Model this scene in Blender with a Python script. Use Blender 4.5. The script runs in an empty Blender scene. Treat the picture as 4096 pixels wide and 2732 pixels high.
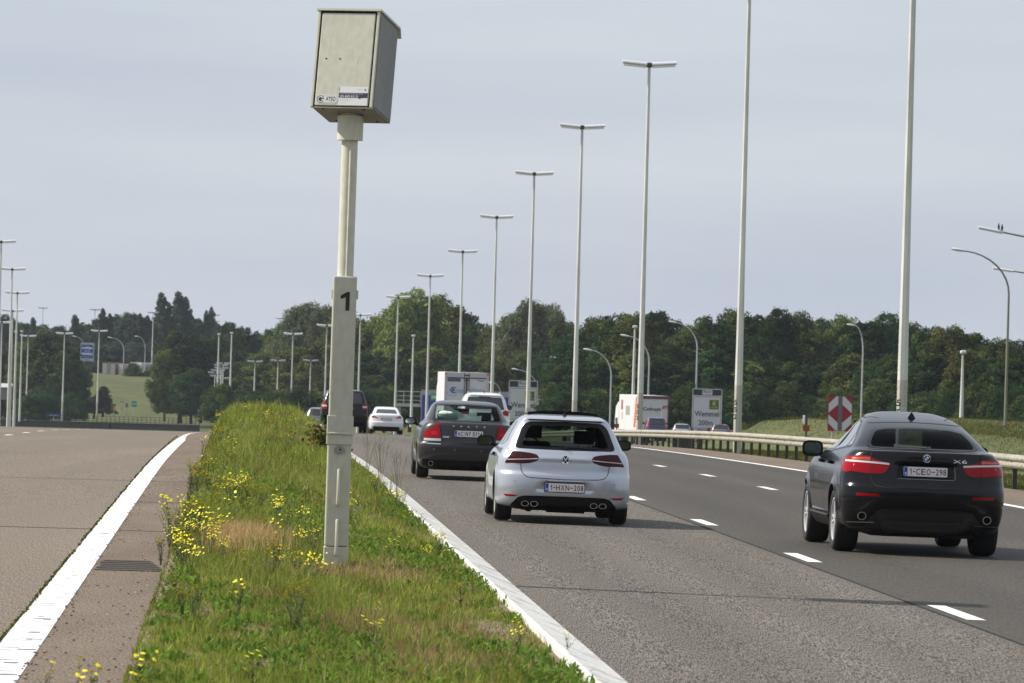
import bpy, bmesh, math, random
import numpy as np
from mathutils import Vector, Matrix
from mathutils.bvhtree import BVHTree

R = math.radians
SC = bpy.context.scene
COL = SC.collection
random.seed(7)

# ------------------------------------------------------------------ camera
FPX, CXP, HYP, ROLL, HC = 20000.0, 2048.0, 1465.0, R(1.6), 2.05
PITCH = (HYP - 1366.0) / FPX
cam_data = bpy.data.cameras.new('camera')
cam_data.sensor_width = 36.0
cam_data.lens = 36.0 * FPX / 4096.0
cam_data.clip_start = 0.5
cam_data.clip_end = 20000
cam_data.dof.use_dof = True
cam_data.dof.focus_distance = 66.0
cam_data.dof.aperture_fstop = 11.0
cam = bpy.data.objects.new('camera', cam_data)
COL.objects.link(cam)
cam.location = (0, 0, HC)
cam.rotation_euler = (math.pi / 2 + PITCH, -ROLL, 0)
SC.camera = cam

# ------------------------------------------------------------------ sky and sun
SUN_EL, SUN_AZ = R(43), R(-83)            # azimuth clockwise from straight ahead
world = bpy.data.worlds.new('World')
SC.world = world
world.use_nodes = True
wn, wl = world.node_tree.nodes, world.node_tree.links
wn.clear()
w_out = wn.new('ShaderNodeOutputWorld')
w_bg = wn.new('ShaderNodeBackground')
sky = wn.new('ShaderNodeTexSky')
sky.sky_type = 'NISHITA'
sky.sun_disc = False
sky.sun_elevation = SUN_EL
sky.sun_rotation = SUN_AZ % (2 * math.pi)
sky.dust_density = 2.5
w_bg.inputs['Strength'].default_value = 0.083
# a thin veil of high cloud, streaked along the horizon, mixed over the clear sky
tc = wn.new('ShaderNodeTexCoord')
mp = wn.new('ShaderNodeMapping'); mp.inputs['Scale'].default_value = (4, 4, 34)
nz = wn.new('ShaderNodeTexNoise'); nz.inputs['Scale'].default_value = 1.0; nz.inputs['Detail'].default_value = 6; nz.inputs['Roughness'].default_value = 0.5
rp = wn.new('ShaderNodeMapRange'); rp.inputs['From Min'].default_value = 0.34; rp.inputs['From Max'].default_value = 0.68
rp.inputs['To Min'].default_value = 0.0; rp.inputs['To Max'].default_value = 1.0
cl = wn.new('ShaderNodeMixRGB'); cl.inputs['Color1'].default_value = (5.75, 6.35, 7.45, 1); cl.inputs['Color2'].default_value = (7.2, 7.7, 8.25, 1)
mx = wn.new('ShaderNodeMixRGB'); mx.inputs['Fac'].default_value = 0.86
wl.new(tc.outputs['Generated'], mp.inputs['Vector']); wl.new(mp.outputs['Vector'], nz.inputs['Vector'])
wl.new(nz.outputs['Fac'], rp.inputs['Value']); wl.new(rp.outputs['Result'], cl.inputs['Fac'])
wl.new(sky.outputs['Color'], mx.inputs['Color1']); wl.new(cl.outputs['Color'], mx.inputs['Color2'])
wl.new(mx.outputs['Color'], w_bg.inputs['Color']); wl.new(w_bg.outputs['Background'], w_out.inputs['Surface'])

sun_data = bpy.data.lights.new('sun', 'SUN')
sun_data.energy = 5.0
sun_data.angle = R(0.53)
sun_data.color = (1.0, 0.94, 0.85)
sun = bpy.data.objects.new('sun', sun_data)
COL.objects.link(sun)
to_sun = Vector((math.cos(SUN_EL) * math.sin(SUN_AZ), math.cos(SUN_EL) * math.cos(SUN_AZ), math.sin(SUN_EL)))
sun.rotation_euler = to_sun.to_track_quat('Z', 'Y').to_euler()

SC.view_settings.view_transform = 'Standard'
SC.view_settings.look = 'None'
SC.view_settings.exposure = 0.27
SC.view_settings.gamma = 1.0
SC.view_settings.use_curve_mapping = False
SC.cycles.use_denoising = True
SC.cycles.max_bounces = 6
SC.cycles.transparent_max_bounces = 12
SC.cycles.caustics_reflective = False
SC.cycles.caustics_refractive = False

# ------------------------------------------------------------------ the lie of the land
def pchip(xs, ys, xq):
    xs = np.asarray(xs, float); ys = np.asarray(ys, float); xq = np.asarray(xq, float)
    h = np.diff(xs); d = np.diff(ys) / h
    m = np.zeros_like(xs); m[0] = d[0]; m[-1] = d[-1]
    for i in range(1, len(xs) - 1):
        if d[i - 1] * d[i] > 0:
            w1 = 2 * h[i] + h[i - 1]; w2 = h[i] + 2 * h[i - 1]
            m[i] = (w1 + w2) / (w1 / d[i - 1] + w2 / d[i])
    k = np.clip(np.searchsorted(xs, xq) - 1, 0, len(h) - 1)
    t = np.clip((xq - xs[k]) / h[k], 0, 1); hh = h[k]
    return ((2 * t**3 - 3 * t**2 + 1) * ys[k] + (t**3 - 2 * t**2 + t) * hh * m[k]
            + (-2 * t**3 + 3 * t**2) * ys[k + 1] + (t**3 - t**2) * hh * m[k + 1])

_DY = [-100, 60, 72, 94, 119, 172, 210, 263, 330, 378, 425, 472, 520, 567, 615, 662, 800, 1000]
_DZ = [0, 0, 0.003, .03, .14, .5, .92, 1.68, 2.95, 4.5, 6.1, 7.4, 8.9, 10.4, 11.4, 12.3, 13.5, 14]
_CY = [-100, 330, 378, 425, 472, 520, 567, 615, 662, 800, 1000]
_CX = [0, 0, -.1, -.6, -1.6, -3.2, -6, -9.1, -12.8, -27, -55]
def drop(Y): return pchip(_DY, _DZ, Y)
def curve(Y): return pchip(_CY, _CX, Y)
HEAD = 0.0525                                # the motorway runs 3 degrees to the left
def oX(o, Y):                                # lateral offset -> world x; the left carriageway drifts away a little
    Y = np.asarray(Y, float)
    return o - HEAD * Y + curve(Y) + (.415 - .0035 * np.clip(Y, 0, 170)) * sstep(.3, -1.6, o)
def sstep(a, b, x):
    t = np.clip((np.asarray(x, float) - a) / (b - a), 0, 1); return t * t * (3 - 2 * t)

def roadz(o, Y):
    o = np.asarray(o, float)
    return -drop(Y) - 0.012 * np.clip(o - 2.0, 0, 18) - .2 * sstep(90, 230, Y) * sstep(-.2, -2, o)
def terrain(X, Y):
    X = np.asarray(X, float); Y = np.asarray(Y, float)
    o = X + HEAD * Y - curve(np.clip(Y, -100, 1000))
    base = roadz(o, np.clip(Y, -100, 1000)) - 0.16
    # grass bank right of the crash barrier, sinking to the slip road behind it
    bank = pchip([-100, 60, 120, 200, 298, 316, 345, 390, 430, 470, 620, 800, 1600],
                 [0.2, 0.2, 0.0, -0.35, -0.55, -0.95, -2.4, -3.5, -3.9, -3.6, -3.2, -6, -10], np.clip(Y, -100, 1600))
    k = sstep(29.2, 32.8, o)
    z = base * (1 - k) + bank * k
    hump = np.exp(-((X - 27.5) / 6.0)**2 - ((Y - 330) / 25.0)**2) * 0.7
    z = z + hump
    wood = sstep(46, 60, o) * sstep(380, 450, Y)
    z = z + wood * 0.8
    # the far left: a berm before the wall, then the truck park on its green hill
    lf = sstep(690, 745, Y) * (1 - sstep(-34, -8, X))
    hill = pchip([600, 745, 790, 815, 905, 920, 1100, 1600], [-9.5, -8.85, -8.9, -8.3, -1.75, -1.5, -1.5, -2], np.clip(Y, 600, 1600))
    z = z * (1 - lf) + hill * lf
    far = sstep(1100, 1800, np.hypot(X, Y))
    return z * (1 - far) + (-9.0) * far

def ray_pt(xs, ys, Y):
    """a point of the photograph (4096 px wide) taken out to the distance Y"""
    u, w = xs - CXP, HYP - ys
    c, s = math.cos(ROLL), math.sin(ROLL)
    return Vector(((u * c - w * s) / FPX * Y, Y, HC + (u * s + w * c) / FPX * Y))

# ------------------------------------------------------------------ materials
def mat(name, col, rough=0.6, metal=0.0, coat=0.0, spec=0.5):
    m = bpy.data.materials.new(name); m.use_nodes = True
    b = m.node_tree.nodes['Principled BSDF']
    b.inputs['Base Color'].default_value = (*col, 1)
    b.inputs['Roughness'].default_value = rough
    b.inputs['Metallic'].default_value = metal
    b.inputs['Coat Weight'].default_value = coat
    b.inputs['Coat Roughness'].default_value = 0.04
    b.inputs['Specular IOR Level'].default_value = spec
    return m
def noisy(name, stops, scale=5, detail=6, rough=0.85, coords='Object', bump=0.0, stretch=(1, 1, 1), rgh=0.6, fine=None, metal=0.0, coat=0.0, spec=0.4, tracks=None):
    """colour ramp over noise; fine=(scale, amount) adds a second, finer speckle"""
    m = mat(name, stops[0][1], rough, metal, coat, spec)
    nt = m.node_tree; N, L = nt.nodes, nt.links; b = N['Principled BSDF']
    t = N.new('ShaderNodeTexCoord'); mpn = N.new('ShaderNodeMapping'); mpn.inputs['Scale'].default_value = stretch
    n = N.new('ShaderNodeTexNoise'); n.inputs['Scale'].default_value = scale; n.inputs['Detail'].default_value = detail; n.inputs['Roughness'].default_value = rgh
    r = N.new('ShaderNodeValToRGB'); el = r.color_ramp.elements
    el[0].position, el[0].color = stops[0][0], (*stops[0][1], 1)
    el[1].position, el[1].color = stops[-1][0], (*stops[-1][1], 1)
    for p, c in stops[1:-1]:
        e = el.new(p); e.color = (*c, 1)
    L.new(N.new('ShaderNodeNewGeometry').outputs['Position'] if coords == 'World' else t.outputs[coords], mpn.inputs['Vector']); L.new(mpn.outputs['Vector'], n.inputs['Vector']); L.new(n.outputs['Fac'], r.inputs['Fac'])
    out = r.outputs['Color']
    if fine:
        n2 = N.new('ShaderNodeTexNoise'); n2.inputs['Scale'].default_value = fine[0]; n2.inputs['Detail'].default_value = 2
        L.new(mpn.outputs['Vector'], n2.inputs['Vector'])
        mr = N.new('ShaderNodeMapRange'); mr.inputs['From Min'].default_value = 0.38; mr.inputs['From Max'].default_value = 0.62
        mr.inputs['To Min'].default_value = 1 - fine[1]; mr.inputs['To Max'].default_value = 1 + fine[1]
        L.new(n2.outputs['Fac'], mr.inputs['Value'])
        mu = N.new('ShaderNodeVectorMath'); mu.operation = 'SCALE'
        L.new(out, mu.inputs[0]); L.new(mr.outputs['Result'], mu.inputs['Scale']); out = mu.outputs['Vector']
        n = n2
    if tracks:                # rubbed wheel paths running along the lanes: (spacing, first path, strength)
        dt = N.new('ShaderNodeVectorMath'); dt.operation = 'DOT_PRODUCT'; dt.inputs[1].default_value = (1, HEAD, 0)
        n3 = N.new('ShaderNodeTexNoise'); n3.inputs['Scale'].default_value = .6; m3 = N.new('ShaderNodeMapping'); m3.inputs['Scale'].default_value = (1, .08, 1)
        a1 = N.new('ShaderNodeMath'); a1.operation = 'MULTIPLY_ADD'; a1.inputs[1].default_value = 2 * math.pi / tracks[0]; a1.inputs[2].default_value = -2 * math.pi * tracks[1] / tracks[0]
        a2 = N.new('ShaderNodeMath'); a2.operation = 'COSINE'; a3 = N.new('ShaderNodeMath'); a3.operation = 'MULTIPLY'; a4 = N.new('ShaderNodeMath'); a4.operation = 'MULTIPLY_ADD'; a4.inputs[1].default_value = -2 * tracks[2]; a4.inputs[2].default_value = 1.0
        L.new(t.outputs['Object'], dt.inputs[0]); L.new(dt.outputs['Value'], a1.inputs[0]); L.new(a1.outputs[0], a2.inputs[0]); L.new(t.outputs['Object'], m3.inputs['Vector']); L.new(m3.outputs['Vector'], n3.inputs['Vector'])
        L.new(a2.outputs[0], a3.inputs[0]); L.new(n3.outputs['Fac'], a3.inputs[1]); L.new(a3.outputs[0], a4.inputs[0])
        mt = N.new('ShaderNodeVectorMath'); mt.operation = 'SCALE'; L.new(out, mt.inputs[0]); L.new(a4.outputs[0], mt.inputs['Scale']); out = mt.outputs['Vector']
    L.new(out, b.inputs['Base Color'])
    if bump:
        bp = N.new('ShaderNodeBump'); bp.inputs['Strength'].default_value = bump; bp.inputs['Distance'].default_value = 0.02
        L.new(n.outputs['Fac'], bp.inputs['Height']); L.new(bp.outputs['Normal'], b.inputs['Normal'])
    return m
def glass_mat(name, tint, gloss=0.12):
    m = bpy.data.materials.new(name); m.use_nodes = True
    N, L = m.node_tree.nodes, m.node_tree.links; N.clear()
    o = N.new('ShaderNodeOutputMaterial'); t = N.new('ShaderNodeBsdfTransparent'); t.inputs['Color'].default_value = (*tint, 1)
    g = N.new('ShaderNodeBsdfGlossy'); g.inputs['Roughness'].default_value = 0.02; g.inputs['Color'].default_value = (.9, .95, 1, 1)
    f = N.new('ShaderNodeLayerWeight'); f.inputs['Blend'].default_value = gloss * .5
    x = N.new('ShaderNodeMixShader')
    L.new(f.outputs['Fresnel'], x.inputs['Fac']); L.new(t.outputs[0], x.inputs[1]); L.new(g.outputs[0], x.inputs[2]); L.new(x.outputs[0], o.inputs['Surface'])
    return m

def paint_mat(name, col, metal=0.0, rough=0.35, coat=1.0, spec=0.5):
    """car paint outside, dark trim on the inside of the shell"""
    m = mat(name, col, rough, metal, coat, spec)
    N, L = m.node_tree.nodes, m.node_tree.links
    b = N['Principled BSDF']; o = N['Material Output']
    g = N.new('ShaderNodeNewGeometry'); d = N.new('ShaderNodeBsdfDiffuse'); d.inputs['Color'].default_value = (.015, .015, .016, 1)
    x = N.new('ShaderNodeMixShader')
    L.new(g.outputs['Backfacing'], x.inputs['Fac']); L.new(b.outputs[0], x.inputs[1]); L.new(d.outputs[0], x.inputs[2]); L.new(x.outputs[0], o.inputs['Surface'])
    return m

# ------------------------------------------------------------------ mesh helpers
def link(o, parent=None):
    COL.objects.link(o)
    if parent is not None: o.parent = parent
    return o
def make_mesh(name, v, f, mats, mi=None, smooth=False, sharp=None):
    me = bpy.data.meshes.new(name)
    me.from_pydata([tuple(p) for p in v], [], [tuple(q) for q in f])
    for m in (mats if isinstance(mats, (list, tuple)) else [mats]): me.materials.append(m)
    if mi is not None and len(mi) == len(me.polygons): me.polygons.foreach_set('material_index', list(mi))
    if smooth:
        me.polygons.foreach_set('use_smooth', [True] * len(me.polygons))
        if sharp: me.set_sharp_from_angle(angle=R(sharp))
    me.update()
    return me
class MB:
    def __init__(s): s.v, s.f, s.m = [], [], []
    def add(s, vs, fs, mi=0, M=None):
        n = len(s.v)
        s.v += [tuple(M @ Vector(p)) for p in vs] if M is not None else [tuple(p) for p in vs]
        s.f += [tuple(i + n for i in q) for q in fs]; s.m += [mi] * len(fs); return s
    def box(s, c, d, mi=0, M=None):
        x, y, z = c; a, b, e = d[0] / 2, d[1] / 2, d[2] / 2
        vs = [(x - a, y - b, z - e), (x + a, y - b, z - e), (x + a, y + b, z - e), (x - a, y + b, z - e),
              (x - a, y - b, z + e), (x + a, y - b, z + e), (x + a, y + b, z + e), (x - a, y + b, z + e)]
        return s.add(vs, [(3, 2, 1, 0), (4, 5, 6, 7), (0, 1, 5, 4), (1, 2, 6, 5), (2, 3, 7, 6), (3, 0, 4, 7)], mi, M)
    def tube(s, pts, rad, seg=8, mi=0, M=None, caps=True, rot=0.0):
        pts = [Vector(p) for p in pts]
        if not isinstance(rad, (list, tuple)): rad = [rad] * len(pts)
        vs, fs = [], []
        up = None
        for i, p in enumerate(pts):
            t = (pts[min(i + 1, len(pts) - 1)] - pts[max(i - 1, 0)]).normalized()
            if up is None:
                a = Vector((1, 0, 0)) if abs(t.x) < 0.9 else Vector((0, 1, 0))
                up = (a - t * a.dot(t)).normalized()
            else: up = (up - t * up.dot(t)).normalized()
            b = t.cross(up)
            for k in range(seg):
                an = rot + 2 * math.pi * k / seg
                vs.append(p + (up * math.cos(an) + b * math.sin(an)) * rad[i])
        for i in range(len(pts) - 1):
            for k in range(seg):
                fs.append((i * seg + k, i * seg + (k + 1) % seg, (i + 1) * seg + (k + 1) % seg, (i + 1) * seg + k))
        if caps:
            fs.append(tuple(range(seg))[::-1]); fs.append(tuple((len(pts) - 1) * seg + k for k in range(seg)))
        return s.add(vs, fs, mi, M)
    def prism(s, poly, y0, y1, mi=0, M=None):
        """poly of (x, z), counter-clockwise seen from -y; y0 faces the viewer"""
        n = len(poly); vs = [(x, y0, z) for x, z in poly] + [(x, y1, z) for x, z in poly]
        fs = [tuple(range(n)), tuple(range(2 * n - 1, n - 1, -1))] + [((i + 1) % n, i, i + n, (i + 1) % n + n) for i in range(n)]
        return s.add(vs, fs, mi, M)
    def lathe(s, prof, seg=24, mi=0, M=None):
        """prof of (x along the axis, radius); the axis is x"""
        vs = [(x, r * math.cos(2 * math.pi * k / seg), r * math.sin(2 * math.pi * k / seg)) for x, r in prof for k in range(seg)]
        fs = [(i * seg + k, (i + 1) * seg + k, (i + 1) * seg + (k + 1) % seg, i * seg + (k + 1) % seg) for i in range(len(prof) - 1) for k in range(seg)]
        return s.add(vs, fs, mi, M)
    def build(s, name, mats, parent=None, smooth=False, sharp=40, bevel=0.0):
        o = bpy.data.objects.new(name, make_mesh(name, s.v, s.f, mats, s.m, smooth, sharp))
        if bevel:
            b = o.modifiers.new('bevel', 'BEVEL'); b.width = bevel; b.segments = 2; b.limit_method = 'ANGLE'
        return link(o, parent)
def tag(o, label, cat, group=None, kind=None):
    if label: o['label'] = label
    if cat: o['category'] = cat
    if group: o['group'] = group
    if kind: o['kind'] = kind
    return o
def thing(name, label, cat, loc=(0, 0, 0), rotz=0.0, group=None):
    o = bpy.data.objects.new(name, None); o.empty_display_size = 0.2; link(o)
    o.location = loc; o.rotation_euler = (0, 0, rotz)
    return tag(o, label, cat, group)
def struct(o):
    o['kind'] = 'structure'; return o
def dup(root, loc, rotz, label, group=None):
    r = root.copy(); link(r); r.location = loc; r.rotation_euler = (0, 0, rotz); r['label'] = label
    if group: r['group'] = group
    for ch in list(root.children):
        c = ch.copy(); link(c, r)
        for g in ch.children: link(g.copy(), c)
    return r
_tc = {}
def text_mesh(body, bold=0.0):
    if body == '1':           # a plain figure one with a flag and no foot
        return np.array([(.20, 0, 0), (.36, 0, 0), (.36, .7, 0), (.24, .7, 0), (0, .56, 0), (0, .43, 0), (.20, .50, 0)], float), [(0, 1, 2, 3, 6), (3, 4, 5, 6)]
    """letters as flat triangles in (x, z), lower-left corner at 0, height of a capital about 0.7"""
    if (body, bold) in _tc: return _tc[(body, bold)]
    c = bpy.data.curves.new('lettering', 'FONT'); c.body = body; c.size = 1.0; c.offset = bold; c.resolution_u = 4
    o = bpy.data.objects.new('lettering', c); COL.objects.link(o)
    me = o.evaluated_get(bpy.context.evaluated_depsgraph_get()).to_mesh()
    v = np.array([p.co[:] for p in me.vertices]); f = [tuple(q.vertices) for q in me.polygons]
    bpy.data.objects.remove(o); bpy.data.curves.remove(c)
    v[:, 0] -= v[:, 0].min(); v[:, 1] -= v[:, 1].min()
    _tc[(body, bold)] = (v, f); return v, f
def put_text(mb, body, cx, cz, w, h, y=0.0, mi=0, bold=0.0, M=None, thick=0.0):
    v, f = text_mesh(body, bold)
    W, H = v[:, 0].max(), v[:, 1].max()
    if w is None: w = W / H * h
    vs = [(cx + (p[0] / W - .5) * w, y, cz + (p[1] / H - .5) * h) for p in v]
    mb.add(vs, f, mi, M)
def round_poly(pts, r, n=4):
    out = []; k = len(pts)
    for i in range(k):
        p = Vector(pts[i]); a = Vector(pts[i - 1]) - p; b = Vector(pts[(i + 1) % k]) - p
        rr = min(r, a.length * .45, b.length * .45)
        p0 = p + a.normalized() * rr; p1 = p + b.normalized() * rr
        for j in range(n + 1):
            t = j / n; out.append(tuple(p0 * (1 - t)**2 + p * 2 * t * (1 - t) + p1 * t * t))
    return out
def circle(cx, cz, rx, rz=None, n=20):
    rz = rz or rx
    return [(cx + rx * math.cos(2 * math.pi * i / n), cz + rz * math.sin(2 * math.pi * i / n)) for i in range(n)]

# ------------------------------------------------------------------ shared materials
M_black = mat('black_plastic', (.006, .006, .0065), .5, spec=.2)
M_gloss = mat('gloss_black', (.005, .005, .006), .2, 0, 0, .22)
M_rubber = mat('tyre_rubber', (.014, .014, .014), .85)
M_chrome = mat('chrome', (.75, .75, .77), .12, 1)
M_alloy = mat('alloy_wheel', (.62, .62, .63), .35, .25)
M_white = mat('white_paint', (.8, .8, .8), .45)
M_red_lens = mat('red_lens', (.30, .004, .008), .15, 0, .15, .15)
M_red_dark = mat('smoked_red_lens', (.040, .006, .008), .2, 0, .12, .15)
M_clear_lens = mat('clear_lens', (.55, .53, .52), .15, 0, 1.0)
M_blue_eu = mat('euro_band_blue', (.01, .05, .42), .4)
M_plate = mat('number_plate_white', (.74, .74, .74), .4)
M_plate_red = mat('plate_letters_red', (.20, .012, .02), .5)
M_plate_blk = mat('plate_letters_black', (.012, .012, .015), .5)
M_glass = glass_mat('tinted_glass', (.22, .275, .265))
M_glass_dk = glass_mat('dark_tinted_glass', (.13, .15, .165))
M_glass_cl = glass_mat('windscreen_glass', (.72, .78, .76), .06)
M_sideglass = mat('side_window_glass', (.02, .022, .025), .04, 0, .6)
M_seat = mat('dark_seat_fabric', (.018, .018, .02), .9)
M_mirror = mat('mirror_glass', (.085, .105, .10), .02, 1)
M_seam = mat('panel_gap', (.01, .01, .011), .8)
# ================================================================== GROUND AND ROADS
def grid_obj(name, xs, ys, zf, m, smooth=True, xf=None):
    nx, ny = len(xs), len(ys)
    XX, YY = np.meshgrid(xs, ys)
    PX = xf(XX, YY) if xf else XX
    ZZ = zf(XX, YY)
    v = np.stack([PX, YY, ZZ], -1).reshape(-1, 3)
    i = np.arange(nx * ny).reshape(ny, nx)
    f = np.stack([i[:-1, :-1], i[:-1, 1:], i[1:, 1:], i[1:, :-1]], -1).reshape(-1, 4)
    return link(bpy.data.objects.new(name, make_mesh(name, v.tolist(), f.tolist(), m, None, smooth)))

M_field = noisy('meadow_grass', [(.3, (.044, .058, .011)), (.5, (.066, .077, .016)), (.7, (.090, .090, .025))], .22, 8, .95, fine=(2.2, .12))
M_lane = noisy('coarse_asphalt', [(.25, (0.0774, 0.0664, 0.0537)), (.5, (0.0963, 0.0834, 0.0684)), (.75, (0.117, 0.1021, 0.0845))], .35, 5, .9, stretch=(1, .055, 1), fine=(120, 1.0), bump=.08, tracks=(1.5, 3.6, .09))
M_fine = noisy('smooth_asphalt', [(.3, (0.0413, 0.035, 0.0272)), (.55, (0.0491, 0.0416, 0.032)), (.75, (0.0585, 0.0496, 0.0384))], .7, 6, .8, stretch=(1, .06, 1), fine=(60, .35), tracks=(1.825, 7.25, .10))
M_brown = noisy('brown_concrete', [(.3, (0.1304, 0.1037, 0.0754)), (.55, (0.1512, 0.1219, 0.0894)), (.75, (0.1739, 0.142, 0.1058))], .5, 6, .85, stretch=(1, .06, 1), fine=(95, .6), bump=.1)
M_shoulder = noisy('dusty_asphalt', [(.3, (0.1097, 0.0813, 0.0562)), (.5, (0.1348, 0.1013, 0.0713)), (.72, (0.1655, 0.127, 0.0914))], .9, 8, .9, stretch=(1, .2, 1), fine=(60, .5))
M_marking = noisy('road_marking_paint', [(.2, (.78, .78, .77)), (.62, (.74, .74, .73)), (.70, (.60, .59, .57))], 1.2, 6, .6, stretch=(.5, .9, 1), fine=(60, .06))
M_kerbpaint = noisy('worn_kerb_paint', [(.25, (.62, .61, .59)), (.5, (.60, .59, .56)), (.66, (.36, .34, .31))], 2.4, 8, .7, stretch=(1, .6, 1), fine=(40, .14))
M_soil = noisy('dry_soil', [(.3, (.12, .085, .055)), (.6, (.20, .15, .10)), (.75, (.10, .09, .04))], 3, 6, .95)
M_crack = mat('dark_joint', (.025, .023, .021), .9)

gx = np.concatenate([[-6000, -3000, -1500, -800, -500, -350, -250], np.arange(-200, -60, 6), np.arange(-60, 61, 2.0), np.arange(66, 200, 6), [250, 350, 500, 800, 1500, 3000, 6000]])
gy = np.concatenate([[-400, -150, -50, -20], np.arange(0, 500, 4.0), np.arange(500, 1120, 8), [1200, 1400, 1800, 2500, 4000, 7000]])
ground = struct(grid_obj('ground', gx, gy, terrain, M_field))

ROADY = np.concatenate([np.arange(4, 300, 2.0), np.arange(300, 690, 6.0)])
def strip(name, o0, o1, m, dz, ys=None, nx=2):
    ys = ROADY if ys is None else ys
    return struct(grid_obj(name, np.linspace(o0, o1, nx), ys, lambda O, Y: roadz(O, Y) + dz, m, True, oX))
strip('left_carriageway', -17.5, -2.02, M_brown, 0, nx=8)
strip('left_hard_strip', -2.02, -.80, M_shoulder, .0, nx=3)
strip('right_lane_nearside', 2.50, 6.20, M_lane, 0, nx=4)
strip('right_carriageway', 6.20, 13.55, M_fine, .006, nx=8)
strip('right_hard_shoulder', 13.55, 16.1, M_shoulder, 0, nx=4)
strip('left_edge_line', -1.99, -1.70, M_marking, .004)
strip('right_edge_line', 13.32, 13.52, M_marking, .010)
def patch_strip(name, items, m, dz):
    """short painted or worn marks on the road: (o0, o1, y0, y1)"""
    mb = MB()
    for o0, o1, y0, y1 in items:
        n = max(1, int((y1 - y0) / 2))
        yy = np.linspace(y0, y1, n + 1)
        vs = [(float(oX(o, y)), float(y), float(roadz(o, y)) + dz) for y in yy for o in (o0, o1)]
        mb.add(vs, [(2 * i, 2 * i + 1, 2 * i + 3, 2 * i + 2) for i in range(n)])
    return struct(mb.build(name, m))
M_dash = noisy('lane_dash_paint', [(.3, (.78, .78, .78)), (.7, (.68, .68, .67))], 2, 5, .55)
dy = [43.5 + 12.4 * k for k in range(-2, 28)]
patch_strip('lane_dashes_inner', [(6.30, 6.47, y, y + 2.6) for y in dy], M_dash, .010)
patch_strip('lane_dashes_outer', [(9.76, 9.93, y, y + 2.6) for y in dy], M_dash, .010)
patch_strip('lane_dashes_left', [(-7.0, -6.8, 146.6 + 12.4 * k - 1.3, 146.6 + 12.4 * k + 1.3) for k in range(-9, 16)], M_dash, .004)
patch_strip('left_joints', [(-17.4, -2.03, y, y + .10) for y in (58.7, 82.4, 106.2, 130, 154)] + [(-1.69, -.9, y, y + .09) for y in (58.5, 70.1, 82.3)], M_crack, .004)
rj = random.Random(5)
ck = []
for k in range(6):
    ck.append((-1.70 + rj.uniform(-.03, .05), -.93 - .04 * k, 47.6 + .43 * k, 47.6 + .43 * k + .16))
for k in range(110):
    y = 30 + 60 * rj.random()**1.6; a = rj.uniform(-1.97, -1.80); ck.append((a, a + rj.uniform(.05, .14), y, y + rj.uniform(.02, .06)))
patch_strip('left_cracks', ck, M_crack, .0075)
patch_strip('lane_seam', [(6.19, 6.225, 4, 300)], M_crack, .0072)

# raised median: soil crown between the two carriageways, and the painted kerb on its right
def med_h(Y): return pchip([-50, 30, 47, 75, 110, 150, 190, 260, 700], [.02, .02, .035, .22, .46, .70, .72, .45, .35], Y)
def med_z(o, Y):
    t = np.clip((np.asarray(o, float) - .62) / 1.56, -1, 1)
    return roadz(0, Y) + .05 + med_h(Y) * (1 - np.where(t < 0, t**8, t**4))**.8
struct(grid_obj('median_soil', np.linspace(-.90, 2.20, 17), ROADY, med_z, M_soil, True, oX))
kb = MB()
prof = [(2.19, -.05), (2.19, .105), (2.22, .12), (2.47, .03), (2.53, .012), (2.53, -.05)]
for i, y in enumerate(ROADY): kb.v += [(float(oX(o, y)), float(y), float(roadz(o, y)) + z) for o, z in prof]
n = len(prof)
kb.f = [(i * n + k, i * n + k + 1, (i + 1) * n + k + 1, (i + 1) * n + k) for i in range(len(ROADY) - 1) for k in range(n - 1)]
kb.m = [0] * len(kb.f)
struct(kb.build('kerb', M_kerbpaint, None, True, 30))
# slip road behind the grass bank
struct(grid_obj('slip_road', np.linspace(29, 46, 5), np.arange(372, 640, 6.0), lambda O, Y: terrain(oX(O, Y), Y) + .03, M_fine, True, oX))

# ------------------------------------------------------------------ grass
def leaf_mat(name, trans=.3, rough=.6, attr='tint', vary=.15):
    m = bpy.data.materials.new(name); m.use_nodes = True
    N, L = m.node_tree.nodes, m.node_tree.links; N.clear()
    o = N.new('ShaderNodeOutputMaterial'); a = N.new('ShaderNodeAttribute'); a.attribute_name = attr
    d = N.new('ShaderNodeBsdfDiffuse'); t = N.new('ShaderNodeBsdfTranslucent'); x = N.new('ShaderNodeMixShader'); x.inputs['Fac'].default_value = trans
    g = N.new('ShaderNodeObjectInfo'); h = N.new('ShaderNodeHueSaturation'); mr = N.new('ShaderNodeMapRange')
    mr.inputs['To Min'].default_value = 1 - vary; mr.inputs['To Max'].default_value = 1 + vary
    mh = N.new('ShaderNodeMapRange'); mh.inputs['To Min'].default_value = .485; mh.inputs['To Max'].default_value = .515
    L.new(g.outputs['Random'], mr.inputs['Value']); L.new(mr.outputs['Result'], h.inputs['Value'])
    L.new(g.outputs['Random'], mh.inputs['Value']); L.new(mh.outputs['Result'], h.inputs['Hue'])
    L.new(a.outputs['Color'], h.inputs['Color']); L.new(h.outputs['Color'], d.inputs['Color']); L.new(h.outputs['Color'], t.inputs['Color'])
    L.new(d.outputs[0], x.inputs[1]); L.new(t.outputs[0], x.inputs[2]); L.new(x.outputs[0], o.inputs['Surface'])
    return m
M_blade = leaf_mat('grass_blade', .35, vary=0)
RNG = np.random.default_rng(11)
_W = [(RNG.uniform(.15, 3.2), RNG.uniform(0, 6.28), RNG.uniform(0, 6.28)) for _ in range(14)]
def wave(x, y):
    s = 0
    for k, a, p in _W: s = s + np.sin(k * (x * np.cos(a) * 1.6 + y * np.sin(a) * .45) + p) / (1 + .35 * k)
    return s / 3.2
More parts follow.
